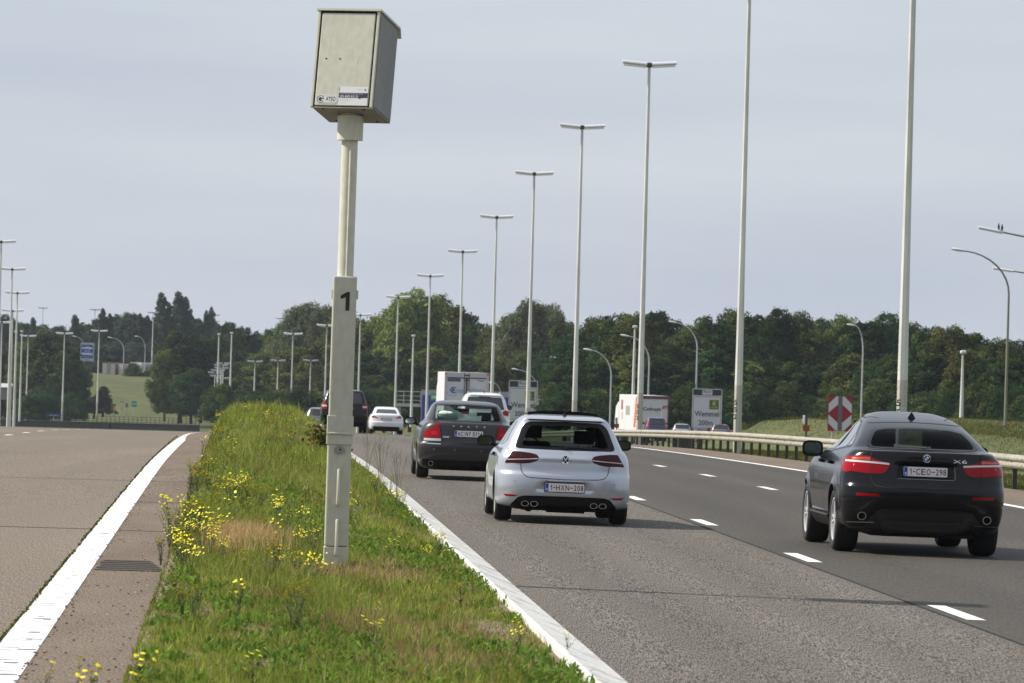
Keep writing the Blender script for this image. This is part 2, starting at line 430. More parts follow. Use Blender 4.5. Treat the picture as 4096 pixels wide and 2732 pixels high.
def np_mesh(name, v, polys_flat, loop_tot, m, tint=None):
    me = bpy.data.meshes.new(name)
    me.vertices.add(len(v)); me.vertices.foreach_set('co', np.ascontiguousarray(v, np.float32).ravel())
    me.loops.add(len(polys_flat)); me.loops.foreach_set('vertex_index', np.ascontiguousarray(polys_flat, np.int32))
    st = np.concatenate([[0], np.cumsum(loop_tot)[:-1]])
    me.polygons.add(len(loop_tot)); me.polygons.foreach_set('loop_start', st.astype(np.int32)); me.polygons.foreach_set('loop_total', np.asarray(loop_tot, np.int32))
    me.materials.append(m)
    if tint is not None:
        at = me.attributes.new('tint', 'FLOAT_COLOR', 'POINT')
        c = np.ones((len(v), 4), np.float32); c[:, :3] = tint; at.data.foreach_set('color', c.ravel())
    me.update(calc_edges=True); me.validate()
    return me
def blades(X, Y, Z, h, w, col, lean=.55):
    n = len(X); yaw = RNG.uniform(0, math.pi * 2, n); ld = RNG.uniform(0, math.pi * 2, n); la = np.abs(RNG.normal(0, lean, n)) * h
    dx, dy_ = np.cos(yaw) * w / 2, np.sin(yaw) * w / 2
    lx, ly = np.cos(ld) * la, np.sin(ld) * la
    P = np.empty((n, 5, 3))
    P[:, 0] = np.stack([X - dx, Y - dy_, Z], -1); P[:, 1] = np.stack([X + dx, Y + dy_, Z], -1)
    P[:, 2] = np.stack([X + dx * .8 + lx * .35, Y + dy_ * .8 + ly * .35, Z + h * .55], -1); P[:, 3] = np.stack([X - dx * .8 + lx * .35, Y - dy_ * .8 + ly * .35, Z + h * .55], -1)
    P[:, 4] = np.stack([X + lx, Y + ly, Z + h * (1 - .25 * la / np.maximum(h, .01))], -1)
    b = np.arange(n)[:, None] * 5
    f = np.concatenate([b + np.array([0, 1, 2, 3]), b + np.array([3, 2, 4])], 1)
    tint = np.repeat(col[:, None, :], 5, 1).reshape(-1, 3)
    return P.reshape(-1, 3), f.ravel(), np.tile([4, 3], n), tint
def join_blades(name, chunks, label):
    v, f, lt, tt, off = [], [], [], [], 0
    for a, b, c, d in chunks:
        v.append(a); f.append(b + off); lt.append(c); tt.append(d); off += len(a)
    o = link(bpy.data.objects.new(name, np_mesh(name, np.concatenate(v), np.concatenate(f), np.concatenate(lt), M_blade, np.concatenate(tt))))
    return tag(o, label, 'grass', None, 'stuff')
GREEN = np.array([[.165, .235, .040], [.125, .20, .035], [.21, .285, .055], [.235, .275, .07]])
STRAW = np.array([[.32, .245, .115], [.26, .175, .075], [.38, .32, .17]])
def spot(o, Y, so, sy, a, b): return np.exp(-((o - so) / a)**2 - ((Y - sy) / b)**2)
def grass_color(o, Y, n, bias=0.0):
    d = .05 + .15 * wave(o * 2, Y * 2.2 + 3) + bias
    d = d + .75 * spot(o, Y, -.05, 50.5, .30, 1.2) + .6 * spot(o, Y, .9, 45.5, .5, .8) + .62 * spot(o, Y, 1.0, 36.5, .9, 1.3) + .6 * spot(o, Y, 1.3, 33, .8, 1.6) + .4 * spot(o, Y, .2, 40, .25, 1.5) + .5 * spot(o, Y, 1.5, 47.5, .5, 1.2)
    g = GREEN[RNG.integers(0, 4, n)] * (1 + RNG.normal(0, .14, (n, 1))); s = STRAW[RNG.integers(0, 3, n)] * (1 + RNG.normal(0, .15, (n, 1)))
    g = g * (1 + .22 * wave(o * 5 + 4, Y * 5))[:, None] * np.array([1 + .08, 1, 1])
    k = (RNG.uniform(0, 1, n) < np.clip(d, .03, .86))[:, None]
    return np.clip(np.where(k, s, g), .008, .6), d
ch = []
for y0, y1, dens, hm, wd in ((24, 40, 2300, .125, .0085), (40, 58, 1700, .135, .009), (58, 80, 900, .16, .012), (80, 120, 420, .20, .018), (120, 215, 170, .25, .030)):
    n = int((y1 - y0) * 3.05 * dens)
    o = RNG.uniform(-.95, 2.26, n); Y = RNG.uniform(y0, y1, n)
    edge = np.minimum(o + 1.0 - .10 * np.clip(wave(o * .1 + 3, Y * 3.1), -1, 1), 2.32 - o)
    keep = RNG.uniform(0, 1, n) < np.clip(.25 + edge / .25 + .22 * wave(o * 3, Y * 4), 0.05, 1)
    bare = spot(o, Y, .95, 55.3, .38, .5) + .8 * spot(o, Y, .9, 44.2, .6, .25)
    keep &= RNG.uniform(0, 1, n) > bare * .96
    o, Y = o[keep], Y[keep]; n = len(o)
    col, d = grass_color(o, Y, n)
    h = hm * .88 * np.clip(RNG.lognormal(-.25, .38, n), .25, 2.4) * np.clip(.75 + .45 * wave(o * 2.4 + 9, Y * 1.7), .35, 1.5) * np.clip(.5 + 1.1 * np.minimum(o + .9, 2.2 - o), .5, 1.0)
    h = h * (1 - .55 * spot(o, Y, .85, 46.2, .35, .9))
    h = h + .16 * spot(o, Y, -.05, 50.5, .3, 1.3) + .10 * spot(o, Y, -.5, 60, .4, 6)
    ch.append(blades(oX(o, Y), Y, med_z(o, Y) - .02, h, wd * RNG.uniform(.6, 1.4, n), col))
# broad little leaves of clover and plantain between the blades
n = 42000; o = RNG.uniform(-.85, 2.2, n); Y = 27 + 60 * RNG.uniform(0, 1, n)**1.5; k = wave(o * 4 + 1, Y * 3) > .05; o, Y = o[k], Y[k]; n = len(o)
cl_ = np.array([[.11, .20, .034], [.14, .24, .04], [.09, .165, .032]])[RNG.integers(0, 3, n)] * (1 + RNG.normal(0, .15, (n, 1)))
ch.append(blades(oX(o, Y), Y, med_z(o, Y) + RNG.uniform(.0, .05, n), RNG.uniform(.03, .07, n), RNG.uniform(.016, .034, n), np.clip(cl_, .01, .5), 1.3))
# the tuft of dead grass left of the camera post
n = 2600; o = -.02 + RNG.normal(0, .19, n); Y = 50.6 + RNG.normal(0, .75, n)
st_ = np.array([[.52, .37, .16], [.42, .27, .11], [.60, .47, .23]])[RNG.integers(0, 3, n)] * (1 + RNG.normal(0, .15, (n, 1)))
ch.append(blades(oX(o, Y), Y, med_z(np.clip(o, -.9, 2.1), Y) - .02, RNG.uniform(.14, .40, n), .007 + 0 * Y, np.clip(st_, .02, .6), .35))
n = 1500; o = .95 + RNG.normal(0, .34, n); Y = 45.4 + RNG.normal(0, .8, n)
st_ = np.array([[.34, .26, .12], [.28, .20, .09], [.42, .34, .18]])[RNG.integers(0, 3, n)] * (1 + RNG.normal(0, .15, (n, 1)))
ch.append(blades(oX(o, Y), Y, med_z(np.clip(o, -.9, 2.1), Y) - .02, RNG.uniform(.05, .20, n), .007 + 0 * Y, np.clip(st_, .02, .6), .6))
# moss and small weeds in the joint beside the left edge line, and blades leaning over the kerb
n = 4200; Y = RNG.uniform(24, 150, n); k = wave(Y * .8, Y * 3) > -.75 - .004 * (95 - Y); Y = Y[k]; n = len(Y)
o = -2.0 + RNG.normal(0, .008, n) + .008 * wave(Y, Y * 5); col, _ = grass_color(o, Y, n, -.1)
ch.append(blades(oX(o, Y), Y, roadz(0, Y), RNG.uniform(.008, .03, n), .015 + 0 * Y, col * .35, .8))
join_blades('median_grass', ch, 'green and straw coloured verge grass covering the median between both carriageways')
# rough grass on the right-hand bank, thinning with distance
ch = []
for y0, y1, o0, o1, n, hm, wd in ((95, 150, 16.0, 22, 60000, .06, .010), (150, 250, 16.0, 38, 110000, .07, .016), (250, 360, 17, 58, 80000, .08, .03)):
    o = RNG.uniform(o0, o1, n); Y = RNG.uniform(y0, y1, n); X = oX(o, Y)
    keep = RNG.uniform(0, 1, n) < np.clip(.1 + (o - 16.0) / .5, 0, 1); o, Y, X = o[keep], Y[keep], X[keep]; n = len(o)
    col, d = grass_color(o, Y * .4, n, .02); col = col * np.array([.42, .35, .30])
    ch.append(blades(X, Y, terrain(X, Y) - .01, hm * np.clip(RNG.lognormal(-.2, .4, n), .3, 2.2), wd * RNG.uniform(.6, 1.4, n), col))
join_blades('bank_grass', ch, 'sun-bleached rough grass on the bank behind the crash barrier')

# grit and small stones lying on the hard strip and along the paint edge
n = 620; Y = 24 + 70 * RNG.uniform(0, 1, n)**1.5; o = np.where(RNG.uniform(0, 1, n) < .45, -1.70 + np.abs(RNG.normal(0, .05, n)) - .02, -1.0 - .65 * RNG.uniform(0, 1, n)**1.6); z = roadz(o, Y) + .007
sx_ = RNG.uniform(.004, .012, n); sy_ = sx_ * RNG.uniform(.8, 2.5, n); X = oX(o, Y)
V = np.stack([np.stack([X - sx_, Y - sy_, z], -1), np.stack([X + sx_, Y - sy_ * .5, z], -1), np.stack([X + sx_ * .6, Y + sy_, z + sx_ * .8], -1), np.stack([X - sx_ * .8, Y + sy_ * .7, z + sx_ * .5], -1)], 1).reshape(-1, 3)
pal = np.array([[.05, .042, .035], [.07, .055, .045], [.04, .035, .03], [.38, .34, .30], [.10, .05, .03]])[RNG.integers(0, 5, n)]
tag(link(bpy.data.objects.new('road_grit', np_mesh('road_grit', V, np.arange(4 * n), np.full(n, 4), M_blade, np.repeat(pal, 4, 0)))), 'grit and small stones scattered on the asphalt strip beside the left edge line', 'grit', None, 'stuff')
# ================================================================== VEHICLES
def in_poly(x, z, poly):
    c = False; j = len(poly) - 1
    for i in range(len(poly)):
        xi, zi = poly[i]; xj, zj = poly[j]
        if (zi > z) != (zj > z) and x < (xj - xi) * (z - zi) / (zj - zi) + xi: c = not c
        j = i
    return c
def resample(poly, n, closed=True):
    P = [Vector(p) for p in poly]
    if closed: P.append(P[0])
    d = [0]
    for a, b in zip(P, P[1:]): d.append(d[-1] + (b - a).length)
    out = []; k = 0
    m = n if closed else n - 1
    for i in range(n):
        s = d[-1] * i / m
        while k < len(d) - 2 and d[k + 1] < s: k += 1
        t = (s - d[k]) / max(d[k + 1] - d[k], 1e-9); out.append(tuple(P[k].lerp(P[k + 1], min(1, t))))
    return out
class Shell:
    """a car body lofted from horizontal slices: rows of (z, half width, rear y, front y)"""
    def __init__(s, S, fine=1.0):
        s.S = S; lv = S['lv']; L = S['L']
        zz, ww, rr, ff = (np.array(c, float) for c in zip(*lv))
        zs = []
        for i in range(len(lv) - 1):
            k = max(1, int(math.ceil(fine * max((zz[i + 1] - zz[i]) / .025, abs(ww[i + 1] - ww[i]) / .05, abs(rr[i + 1] - rr[i]) / .06, abs(ff[i + 1] - ff[i]) / .2))))
            zs += list(np.linspace(zz[i], zz[i + 1], k + 1)[:-1])
        zs = np.array(zs + [zz[-1]])
        W, YR, YF = pchip(zz, ww, zs), pchip(zz, rr, zs), pchip(zz, ff, zs)
        DR = np.interp(zs, *zip(*S['dr'])); n = S.get('n', 3.0)
        nr = int(56 * fine) | 1; ns = int(64 * fine); nf = int(30 * fine) | 1
        t = np.linspace(-1, 1, nr); q = np.sign(t) * (1 - (1 - abs(t))**1.7)
        tf = np.linspace(1, -1, nf + 2)[1:-1]; qf = np.sign(tf) * (1 - (1 - abs(tf))**1.7)
        V = []; N = nr + 2 * ns + nf
        wheels = S['wheels']; Rw = S['R']
        for z, w, yr, yf, dr in zip(zs, W, YR, YF, DR):
            dr = min(dr, .42 * (yf - yr)); df = min(S.get('df', .7), .42 * (yf - yr))
            x = w * q; y = yr + dr * (1 - np.maximum(0, 1 - abs(q)**n)**(1 / n))
            sy = np.linspace(yr + dr, yf - df, ns + 2)[1:-1]
            xf = w * qf; yf_ = yf - df * (1 - np.maximum(0, 1 - abs(qf)**2.4)**(1 / 2.4))
            px = np.concatenate([x, np.full(ns, w), xf, np.full(ns, -w)]); py = np.concatenate([y, sy, yf_, sy[::-1]])
            px = px * (1 - S.get('ft', .07) * np.clip((py - .55 * L) / (.45 * L), 0, 1)**2)
            if z < 1.0:
                for wy in wheels:
                    r = np.hypot(py - wy, z - Rw)
                    px = px + np.sign(px) * (abs(px) > .6 * w) * S.get('flare', .012) * np.exp(-((r - Rw - .03) / .07)**2)
            if 'disp' in S:
                py[:nr] += np.array([S['disp'](a, z) for a in px[:nr]])
            V += [(a, b, z) for a, b in zip(px, py)]
        F = []
        for j in range(len(zs) - 1):
            for i in range(N):
                k = (i + 1) % N; F.append((j * N + i, j * N + k, (j + 1) * N + k, (j + 1) * N + i))
        rc = list(range(nr // 2, nr)) + list(range(nr, nr + ns)) + list(range(nr + ns, nr + ns + nf // 2 + 1))
        lc = list(range(nr // 2, -1, -1)) + list(range(N - 1, nr + ns + nf - 1, -1)) + list(range(nr + ns + nf - 1, nr + ns + nf // 2 - 1, -1))
        top = (len(zs) - 1) * N
        for a in range(len(rc) - 1):
            qd = [lc[a], rc[a], rc[a + 1], lc[a + 1]]
            qd = [p for i, p in enumerate(qd) if p not in qd[:i]]
            if len(qd) > 2:
                F.append(tuple(p + top for p in qd)); F.append(tuple(qd[::-1]))
        s.v, s.f = V, F
        s.bvh = BVHTree.FromPolygons([Vector(p) for p in V], F)
    def cast(s, u, z, d='rear', off=.003):
        if d == 'rear': o, v = Vector((u, -4, z)), Vector((0, 1, 0))
        elif d == 'front': o, v = Vector((u, 12, z)), Vector((0, -1, 0))
        elif d == 'left': o, v = Vector((-4, u, z)), Vector((1, 0, 0))
        elif d == 'right': o, v = Vector((4, u, z)), Vector((-1, 0, 0))
        elif d == 'top': o, v = Vector((u, z, 6)), Vector((0, 0, -1))
        else:
            v = Vector((math.sin(d), math.cos(d), 0)); o = Vector((math.cos(d), -math.sin(d), 0)) * u - v * 5 + Vector((0, 0, z))
        p, nrm, _, _ = s.bvh.ray_cast(o, v)
        if p is None:
            p, nrm, _, _ = s.bvh.find_nearest(o + v * 4.1)
        if nrm.dot(v) > 0: nrm = -nrm
        return p + nrm * off, nrm
    def _emit(s, mb, pts, faces, d, off, mi, mirror, rim=None, thick=.012):
        for sgn in ((1, -1) if mirror == 'both' else ((-1,) if mirror else (1,))):
            P = [s.cast(u, z, d, off) for u, z in pts]
            vs = [(sgn * p.x, p.y, p.z) for p, _ in P]
            fs = list(faces)
            if rim:
                m = len(vs)
                vs += [(sgn * (p.x - n.x * (off + thick)), p.y - n.y * (off + thick), p.z - n.z * (off + thick)) for p, n in (P[i] for i in rim)]
                k = len(rim); fs = fs + [(rim[i], m + i, m + (i + 1) % k, rim[(i + 1) % k]) for i in range(k)]
            mb.add(vs, fs, mi)
    def patch(s, mb, poly, d='rear', off=.004, mi=0, mirror=False, sub=.03):
        bm = bmesh.new()
        pts = resample(poly, max(len(poly), int(sum((Vector(a) - Vector(b)).length for a, b in zip(poly, poly[1:] + poly[:1])) / sub))) if len(poly) < 12 else list(poly)
        if len(poly) < 12:            # keep the corners
            pts = []
            for a, b in zip(poly, list(poly[1:]) + [poly[0]]):
                a, b = Vector(a), Vector(b); k = max(1, int((b - a).length / sub))
                pts += [tuple(a.lerp(b, i / k)) for i in range(k)]
        vs = [bm.verts.new((p[0], 0, p[1])) for p in pts]
        bm.faces.new(vs); nb = len(vs)
        bmesh.ops.triangulate(bm, faces=bm.faces[:])
        for _ in range(5):
            lg = [e for e in bm.edges if e.calc_length() > sub * 1.6 and not e.is_boundary]
            if not lg: break
            bmesh.ops.subdivide_edges(bm, edges=lg, cuts=1)
            bmesh.ops.triangulate(bm, faces=[f for f in bm.faces if len(f.verts) > 3])
        bm.verts.index_update()
        P = [(v.co.x, v.co.z) for v in bm.verts]
        F = [tuple(v.index for v in f.verts) for f in bm.faces]
        nxt = {}
        for f in bm.faces:
            for l in f.loops:
                if l.edge.is_boundary: nxt[l.vert.index] = l.link_loop_next.vert.index
        rim = []
        if nxt:
            a = st = next(iter(nxt))
            while True:
                rim.append(a); a = nxt.get(a, st)
                if a == st or len(rim) > len(nxt): break
        s._emit(mb, P, F, d, off, mi, mirror, rim=rim)
        bm.free()
    def ring(s, mb, outer, inner, d='rear', off=.005, mi=0, mirror=False, n=72, lay=3):
        A, B = resample(outer, n), resample(inner, n)
        pts = []; 
        for k in range(lay + 1):
            t = k / lay; pts += [(a[0] * (1 - t) + b[0] * t, a[1] * (1 - t) + b[1] * t) for a, b in zip(A, B)]
        F = [(k * n + i, k * n + (i + 1) % n, (k + 1) * n + (i + 1) % n, (k + 1) * n + i) for k in range(lay) for i in range(n)]
        s._emit(mb, pts, F, d, off, mi, mirror)
    def line(s, mb, pts, w=.006, d='rear', off=.0025, mi=0, mirror=False, step=.025, closed=False):
        P = [Vector(p) for p in pts]
        if closed: P.append(P[0])
        ln = sum((b - a).length for a, b in zip(P, P[1:]))
        Q = [Vector(p) for p in resample([tuple(p) for p in P], max(2, int(ln / step) + 1), False)]
        pts = []
        for i, p in enumerate(Q):
            t = (Q[min(i + 1, len(Q) - 1)] - Q[max(0, i - 1)])
            t = t.normalized() if t.length > 1e-9 else Vector((1, 0)); nn = Vector((-t.y, t.x)) * w / 2
            pts += [tuple(p - nn), tuple(p + nn)]
        F = [(2 * i, 2 * i + 1, 2 * i + 3, 2 * i + 2) for i in range(len(Q) - 1)]
        s._emit(mb, pts, F, d, off, mi, mirror)
    def text(s, mb, body, cx, cz, w, h, off=.005, mi=0, bold=.01, d='rear'):
        v, f = text_mesh(body, bold); W, H = v[:, 0].max(), v[:, 1].max()
        if w is None: w = W / H * h
        s._emit(mb, [(cx + (p[0] / W - .5) * w, cz + (p[1] / H - .5) * h) for p in v], f, d, off, mi, False)
    def body(s, mats, openings=(), arches=True, zone=None, parent=None):
        S = s.S
        me = make_mesh('body', s.v, s.f, mats)
        ob = bpy.data.objects.new('body', me); COL.objects.link(ob)
        if arches:
            cb = MB(); Ra = S['R'] * 1.11
            for wy in S['wheels']:
                for sx in (-1, 1):
                    n = 32; x0, x1 = sx * (S['tx'] - .16), sx * 1.3
                    cb.tube([(x0, wy, S['R'] + .01), (x1, wy, S['R'] + .01)], Ra, n, 1)
            cut = cb.build('cutter', mats)
            md = ob.modifiers.new('arch', 'BOOLEAN'); md.operation = 'DIFFERENCE'; md.object = cut; md.solver = 'EXACT'
            new = bpy.data.meshes.new_from_object(ob.evaluated_get(bpy.context.evaluated_depsgraph_get()))
            bpy.data.objects.remove(cut); ob.modifiers.clear(); ob.data = new; me = new; me.name = 'body'
        bm = bmesh.new(); bm.from_mesh(me); kill = []
        for f in bm.faces:
            c = f.calc_center_median(); f.smooth = True
            for poly, d in openings:
                if d == 'rear' and f.normal.y < -.05 and c.y < S['L'] * .5 and in_poly(c.x, c.z, poly): kill.append(f)
                elif d == 'front' and f.normal.y > .05 and c.y > S['L'] * .4 and in_poly(c.x, c.z, poly): kill.append(f)
            if zone and f.material_index == 0: f.material_index = zone(c, f.normal)
        bmesh.ops.delete(bm, geom=kill, context='FACES')
        bm.to_mesh(me); bm.free()
        me.set_sharp_from_angle(angle=R(38))
        ob.parent = parent
        return ob

def add_wheels(root, S, spokes=5, rim=M_alloy, detail=True):
    Rw, w, rr = S['R'], S['tw'], S['rim']
    h = w / 2
    tb = MB().lathe([(-h * .72, rr * .96), (-h * .95, rr + .012), (-h, (Rw + rr) / 2), (-h * .97, Rw - .035), (-h * .85, Rw - .012), (-h * .55, Rw - .002), (0, Rw),
                     (h * .55, Rw - .002), (h * .85, Rw - .012), (h * .97, Rw - .035), (h, (Rw + rr) / 2), (h * .95, rr + .012), (h * .72, rr * .96)], 40)
    for gx_ in (-.5, -.17, .17, .5):        # tread grooves
        tb.lathe([(gx_ * h - .004, Rw - .0005), (gx_ * h - .004, Rw + .0025), (gx_ * h + .004, Rw + .0025), (gx_ * h + .004, Rw - .0005)], 40)
    rb = MB()
    rb.lathe([(-h * .74, rr * 1.0), (-h * .90, rr * .99), (-h * .90, rr * .93), (-h * .6, rr * .9), (h * .6, rr * .9)], 40)
    rb.lathe([(-h * .15, rr * .9), (-h * .15, .02)], 24, 1)
    rb.lathe([(-h * .66, .0), (-h * .68, .055), (-h * .5, .075)], 20)
    for k in range(spokes):
        a = 2 * math.pi * k / spokes
        for da in (-.16, .16):
            Mx = Matrix.Rotation(a + da, 4, 'X')
            rb.box((-h * .70, 0, rr * .5), (h * .22, rr * .10, rr * .88), 0, Mx)
    first = None
    for wy in S['wheels']:
        for sx in (-1, 1):
            if first is None:
                t = tb.build('wheel', M_rubber, root, True, 60); r = rb.build('rim', [rim, M_black], t, True, 35); first = (t, r)
            else:
                t = first[0].copy(); link(t, root); r = first[1].copy(); link(r, t)
            t.location = (sx * S['tx'], wy, Rw); t.rotation_euler = (R(17) * sx, 0, 0 if sx < 0 else math.pi)
def add_mirror(root, sx, x, y, z, w, h, m, d=.11, tilt=0):
    mb = MB(); vs, fs = [], []; nu, nv = 20, 9
    for j in range(nv):
        a = math.pi / 2 * j / (nv - 1); r = math.cos(a)**.5; yy = d * math.sin(a)
        for i in range(nu):
            b = 2 * math.pi * i / nu; cx_, sz = math.cos(b), math.sin(b)
            e = .62
            vs.append((x * sx + w / 2 * r * abs(cx_)**e * (1 if cx_ > 0 else -1), y + yy, z + h / 2 * r * abs(sz)**e * (1 if sz > 0 else -1)))
    for j in range(nv - 1):
        for i in range(nu): fs.append((j * nu + i, j * nu + (i + 1) % nu, (j + 1) * nu + (i + 1) % nu, (j + 1) * nu + i))
    mb.add(vs, fs)
    mb.add([(v[0], v[1] - .001, v[2]) for v in vs[:nu]], [tuple(range(nu))[::-1]], 1)
    mb.tube([(sx * (x - w * .42), y + .05, z - h * .25), (sx * (x - w * .62), y + .06, z - h * .42), (sx * (x - w * .62 - .1), y + .08, z - h * .5)], .028, 8, 1)
    o = mb.build('wing_mirror', [m, M_black], root, True, 50)
    g = MB().add([(x * sx + (v[0] - x * sx) * .80, y - .004, z + (v[2] - z) * .74) for v in vs[:nu]], [tuple(range(nu))[::-1]])
    g.build('mirror_glass', M_mirror, o)
def add_plate(root, sh, cx, cz, style, text, w=.52, h=.11, off=.012):
    """a flat plate standing on the body where its centre falls"""
    p, n = sh.cast(cx, cz, 'rear', 0)
    y = min(p.y, sh.cast(cx, cz + h / 2, 'rear', 0)[0].y, sh.cast(cx, cz - h / 2, 'rear', 0)[0].y) - off
    mb = MB()
    mb.prism([(cx - w / 2 - .008, cz - h / 2 - .008), (cx + w / 2 + .008, cz - h / 2 - .008), (cx + w / 2 + .008, cz + h / 2 + .008), (cx - w / 2 - .008, cz + h / 2 + .008)], y, y + off + .02, 1)
    mb.prism(round_poly([(cx - w / 2, cz - h / 2), (cx + w / 2, cz - h / 2), (cx + w / 2, cz + h / 2), (cx - w / 2, cz + h / 2)], .012), y - .004, y - .001, 0)
    pl = mb.build('number_plate', [M_plate, M_black], root)
    tb = MB(); yy = y - .0065
    bx = cx - w / 2
    tb.prism([(bx + .004, cz - h / 2 + .004), (bx + .045, cz - h / 2 + .004), (bx + .045, cz + h / 2 - .004), (bx + .004, cz + h / 2 - .004)], y - .0055, y - .004, 1)
    if style == 'B':
        put_text(tb, 'B', bx + .026, cz - h * .22, .02, .028, yy - .001, 2, .02)
        x = bx + .06
        for ch_, wd in text:
            if ch_ == '-': tb.prism([(x + .006, cz - .006), (x + wd - .006, cz - .006), (x + wd - .006, cz + .006), (x + .006, cz + .006)], yy, yy + .001, 0)
            elif ch_ == '.':      # registration stamp above its dash
                tb.prism(circle(x + wd / 2, cz + .030, .010, n=10), yy, yy + .001, 3); tb.prism([(x + .004, cz - .006), (x + wd - .004, cz - .006), (x + wd - .004, cz + .006), (x + .004, cz + .006)], yy, yy + .001, 0)
            else: put_text(tb, ch_, x + wd / 2, cz, wd * (.45 if ch_ == '1' else .80), h * .66, yy, 0, .012)
            x += wd
    else:
        put_text(tb, 'D', bx + .025, cz - h * .22, .018, .026, yy - .001, 2, .02)
        x = bx + .055
        for ch_, wd in text:
            if ch_ == '.':
                tb.prism(circle(x + wd / 2, cz + .022, .014, n=12), yy, yy + .001, 3); tb.prism(circle(x + wd / 2, cz - .018, .014, n=12), yy, yy + .001, 3)
            elif ch_ != ' ': put_text(tb, ch_, x + wd / 2, cz, wd * (.5 if ch_ == '1' else .80), h * .70, yy, 0, .018)
            x += wd
    tb.build('plate_lettering', [M_plate_red if style == 'B' else M_plate_blk, M_blue_eu, M_white, mat('plate_stamp', (.45, .46, .48), .4)], pl)
    return pl
def add_seat(root, x, y, z0, w=.5, top=1.02, head=True):
    def soft(mb, c, d, mi=0): mb.box(c, d, mi)
    mb = MB(); soft(mb, (x, y + .18, z0 + .08), (w, .5, .16)); soft(mb, (x, y, z0 + .12 + (top - z0 - .12) / 2), (w, .12, top - z0 - .12))
    s = mb.build('seat', M_seat, root, bevel=.05)
    if head:
        hb = MB(); soft(hb, (x, y - .01, top + .13), (w * .52, .09, .18)); hb.tube([(x - .07, y, top - .02), (x - .07, y, top + .06)], .007, 6); hb.tube([(x + .07, y, top - .02), (x + .07, y, top + .06)], .007, 6)
        hb.build('headrest', M_seat, s, bevel=.03)
def place_car(name, label, cat, X, Y, rotz=HEAD, group='cars heading away on the right carriageway', z=None):
    t = thing(name, label, cat, (X, Y, 0), rotz, group)
    o = X + HEAD * Y - float(curve(Y))
    t.location.z = float(roadz(o, Y)) + .008 if z is None else z
    t.rotation_euler = (0, .012 if z is None else 0, rotz)
    return t
def exhaust(root, sh, x, z, rx, rz, y0=None, ln=.10):
    y = min(sh.cast(x, z + q, 'rear', 0)[0].y for q in (-rz, 0, rz)) - .022 if y0 is None else y0
    n = 24; vs, fs = [], []
    for (yy, k) in ((y + ln, 1.0), (y + .004, 1.0), (y, .97), (y, .84), (y + .01, .80), (y + ln, .80)):
        vs += [(x + rx * k * math.cos(2 * math.pi * i / n), yy, z + rz * k * math.sin(2 * math.pi * i / n)) for i in range(n)]
    mb = MB(); fs = [(j * n + i, j * n + (i + 1) % n, (j + 1) * n + (i + 1) % n, (j + 1) * n + i) for j in range(3) for i in range(n)]
    mb.add(vs, fs, 0); mb.add(vs, [(j * n + i, j * n + (i + 1) % n, (j + 1) * n + (i + 1) % n, (j + 1) * n + i) for j in range(3, 5) for i in range(n)], 1)
    mb.add([(x + rx * .8 * math.cos(2 * math.pi * i / n), y + ln * .7, z + rz * .8 * math.sin(2 * math.pi * i / n)) for i in range(n)], [tuple(range(n))[::-1]], 1)
    mb.build('exhaust_pipe', [M_chrome, M_black], root, True, 40)
def mirrored(p): return [(-x, z) for x, z in p][::-1]
CAR_GROUP = 'cars heading away on the right carriageway'

# ------------------------------------------------------------------ the silver hatchback
def golf_disp(x, z):
    # number plate recess in the bumper
    e = .275 + max(0, .545 - z) * .95
    return .030 * float(sstep(e + .02, e - .015, abs(x)) * sstep(.425, .445, z) * sstep(.555, .538, z)) - .012 * float(sstep(.84, .855, z) * sstep(.93, .86, z) * sstep(.42, .3, abs(x)))
GOLF = dict(L=4.255, R=.318, tw=.225, rim=.228, tx=.772, wheels=(.80, 3.43), n=2.9, df=.75, ft=.05, flare=.014, disp=golf_disp,
  dr=[(.1, .42), (.6, .46), (.95, .42), (1.05, .34), (1.3, .26), (1.45, .2)],
  lv=[(.17, .62, .26, 3.95), (.20, .76, .14, 4.10), (.24, .862, .05, 4.17), (.36, .882, .015, 4.23), (.48, .888, 0, 4.255), (.585, .888, .005, 4.25), (.65, .886, .018, 4.22), (.675, .882, .045, 4.2),
      (.78, .872, .055, 4.12), (.85, .862, .062, 3.95), (.90, .846, .085, 3.6), (.955, .815, .115, 3.25), (.99, .78, .145, 3.05), (1.05, .748, .19, 2.88), (1.2, .68, .31, 2.55), (1.31, .615, .385, 2.28),
      (1.345, .59, .385, 2.2), (1.375, .56, .37, 2.1), (1.395, .53, .40, 2.05), (1.42, .475, .60, 1.95), (1.438, .37, .90, 1.85), (1.45, .15, 1.3, 1.6)])
M_silver = paint_mat('silver_car_paint', (.48, .51, .57), .55, .3, .8)
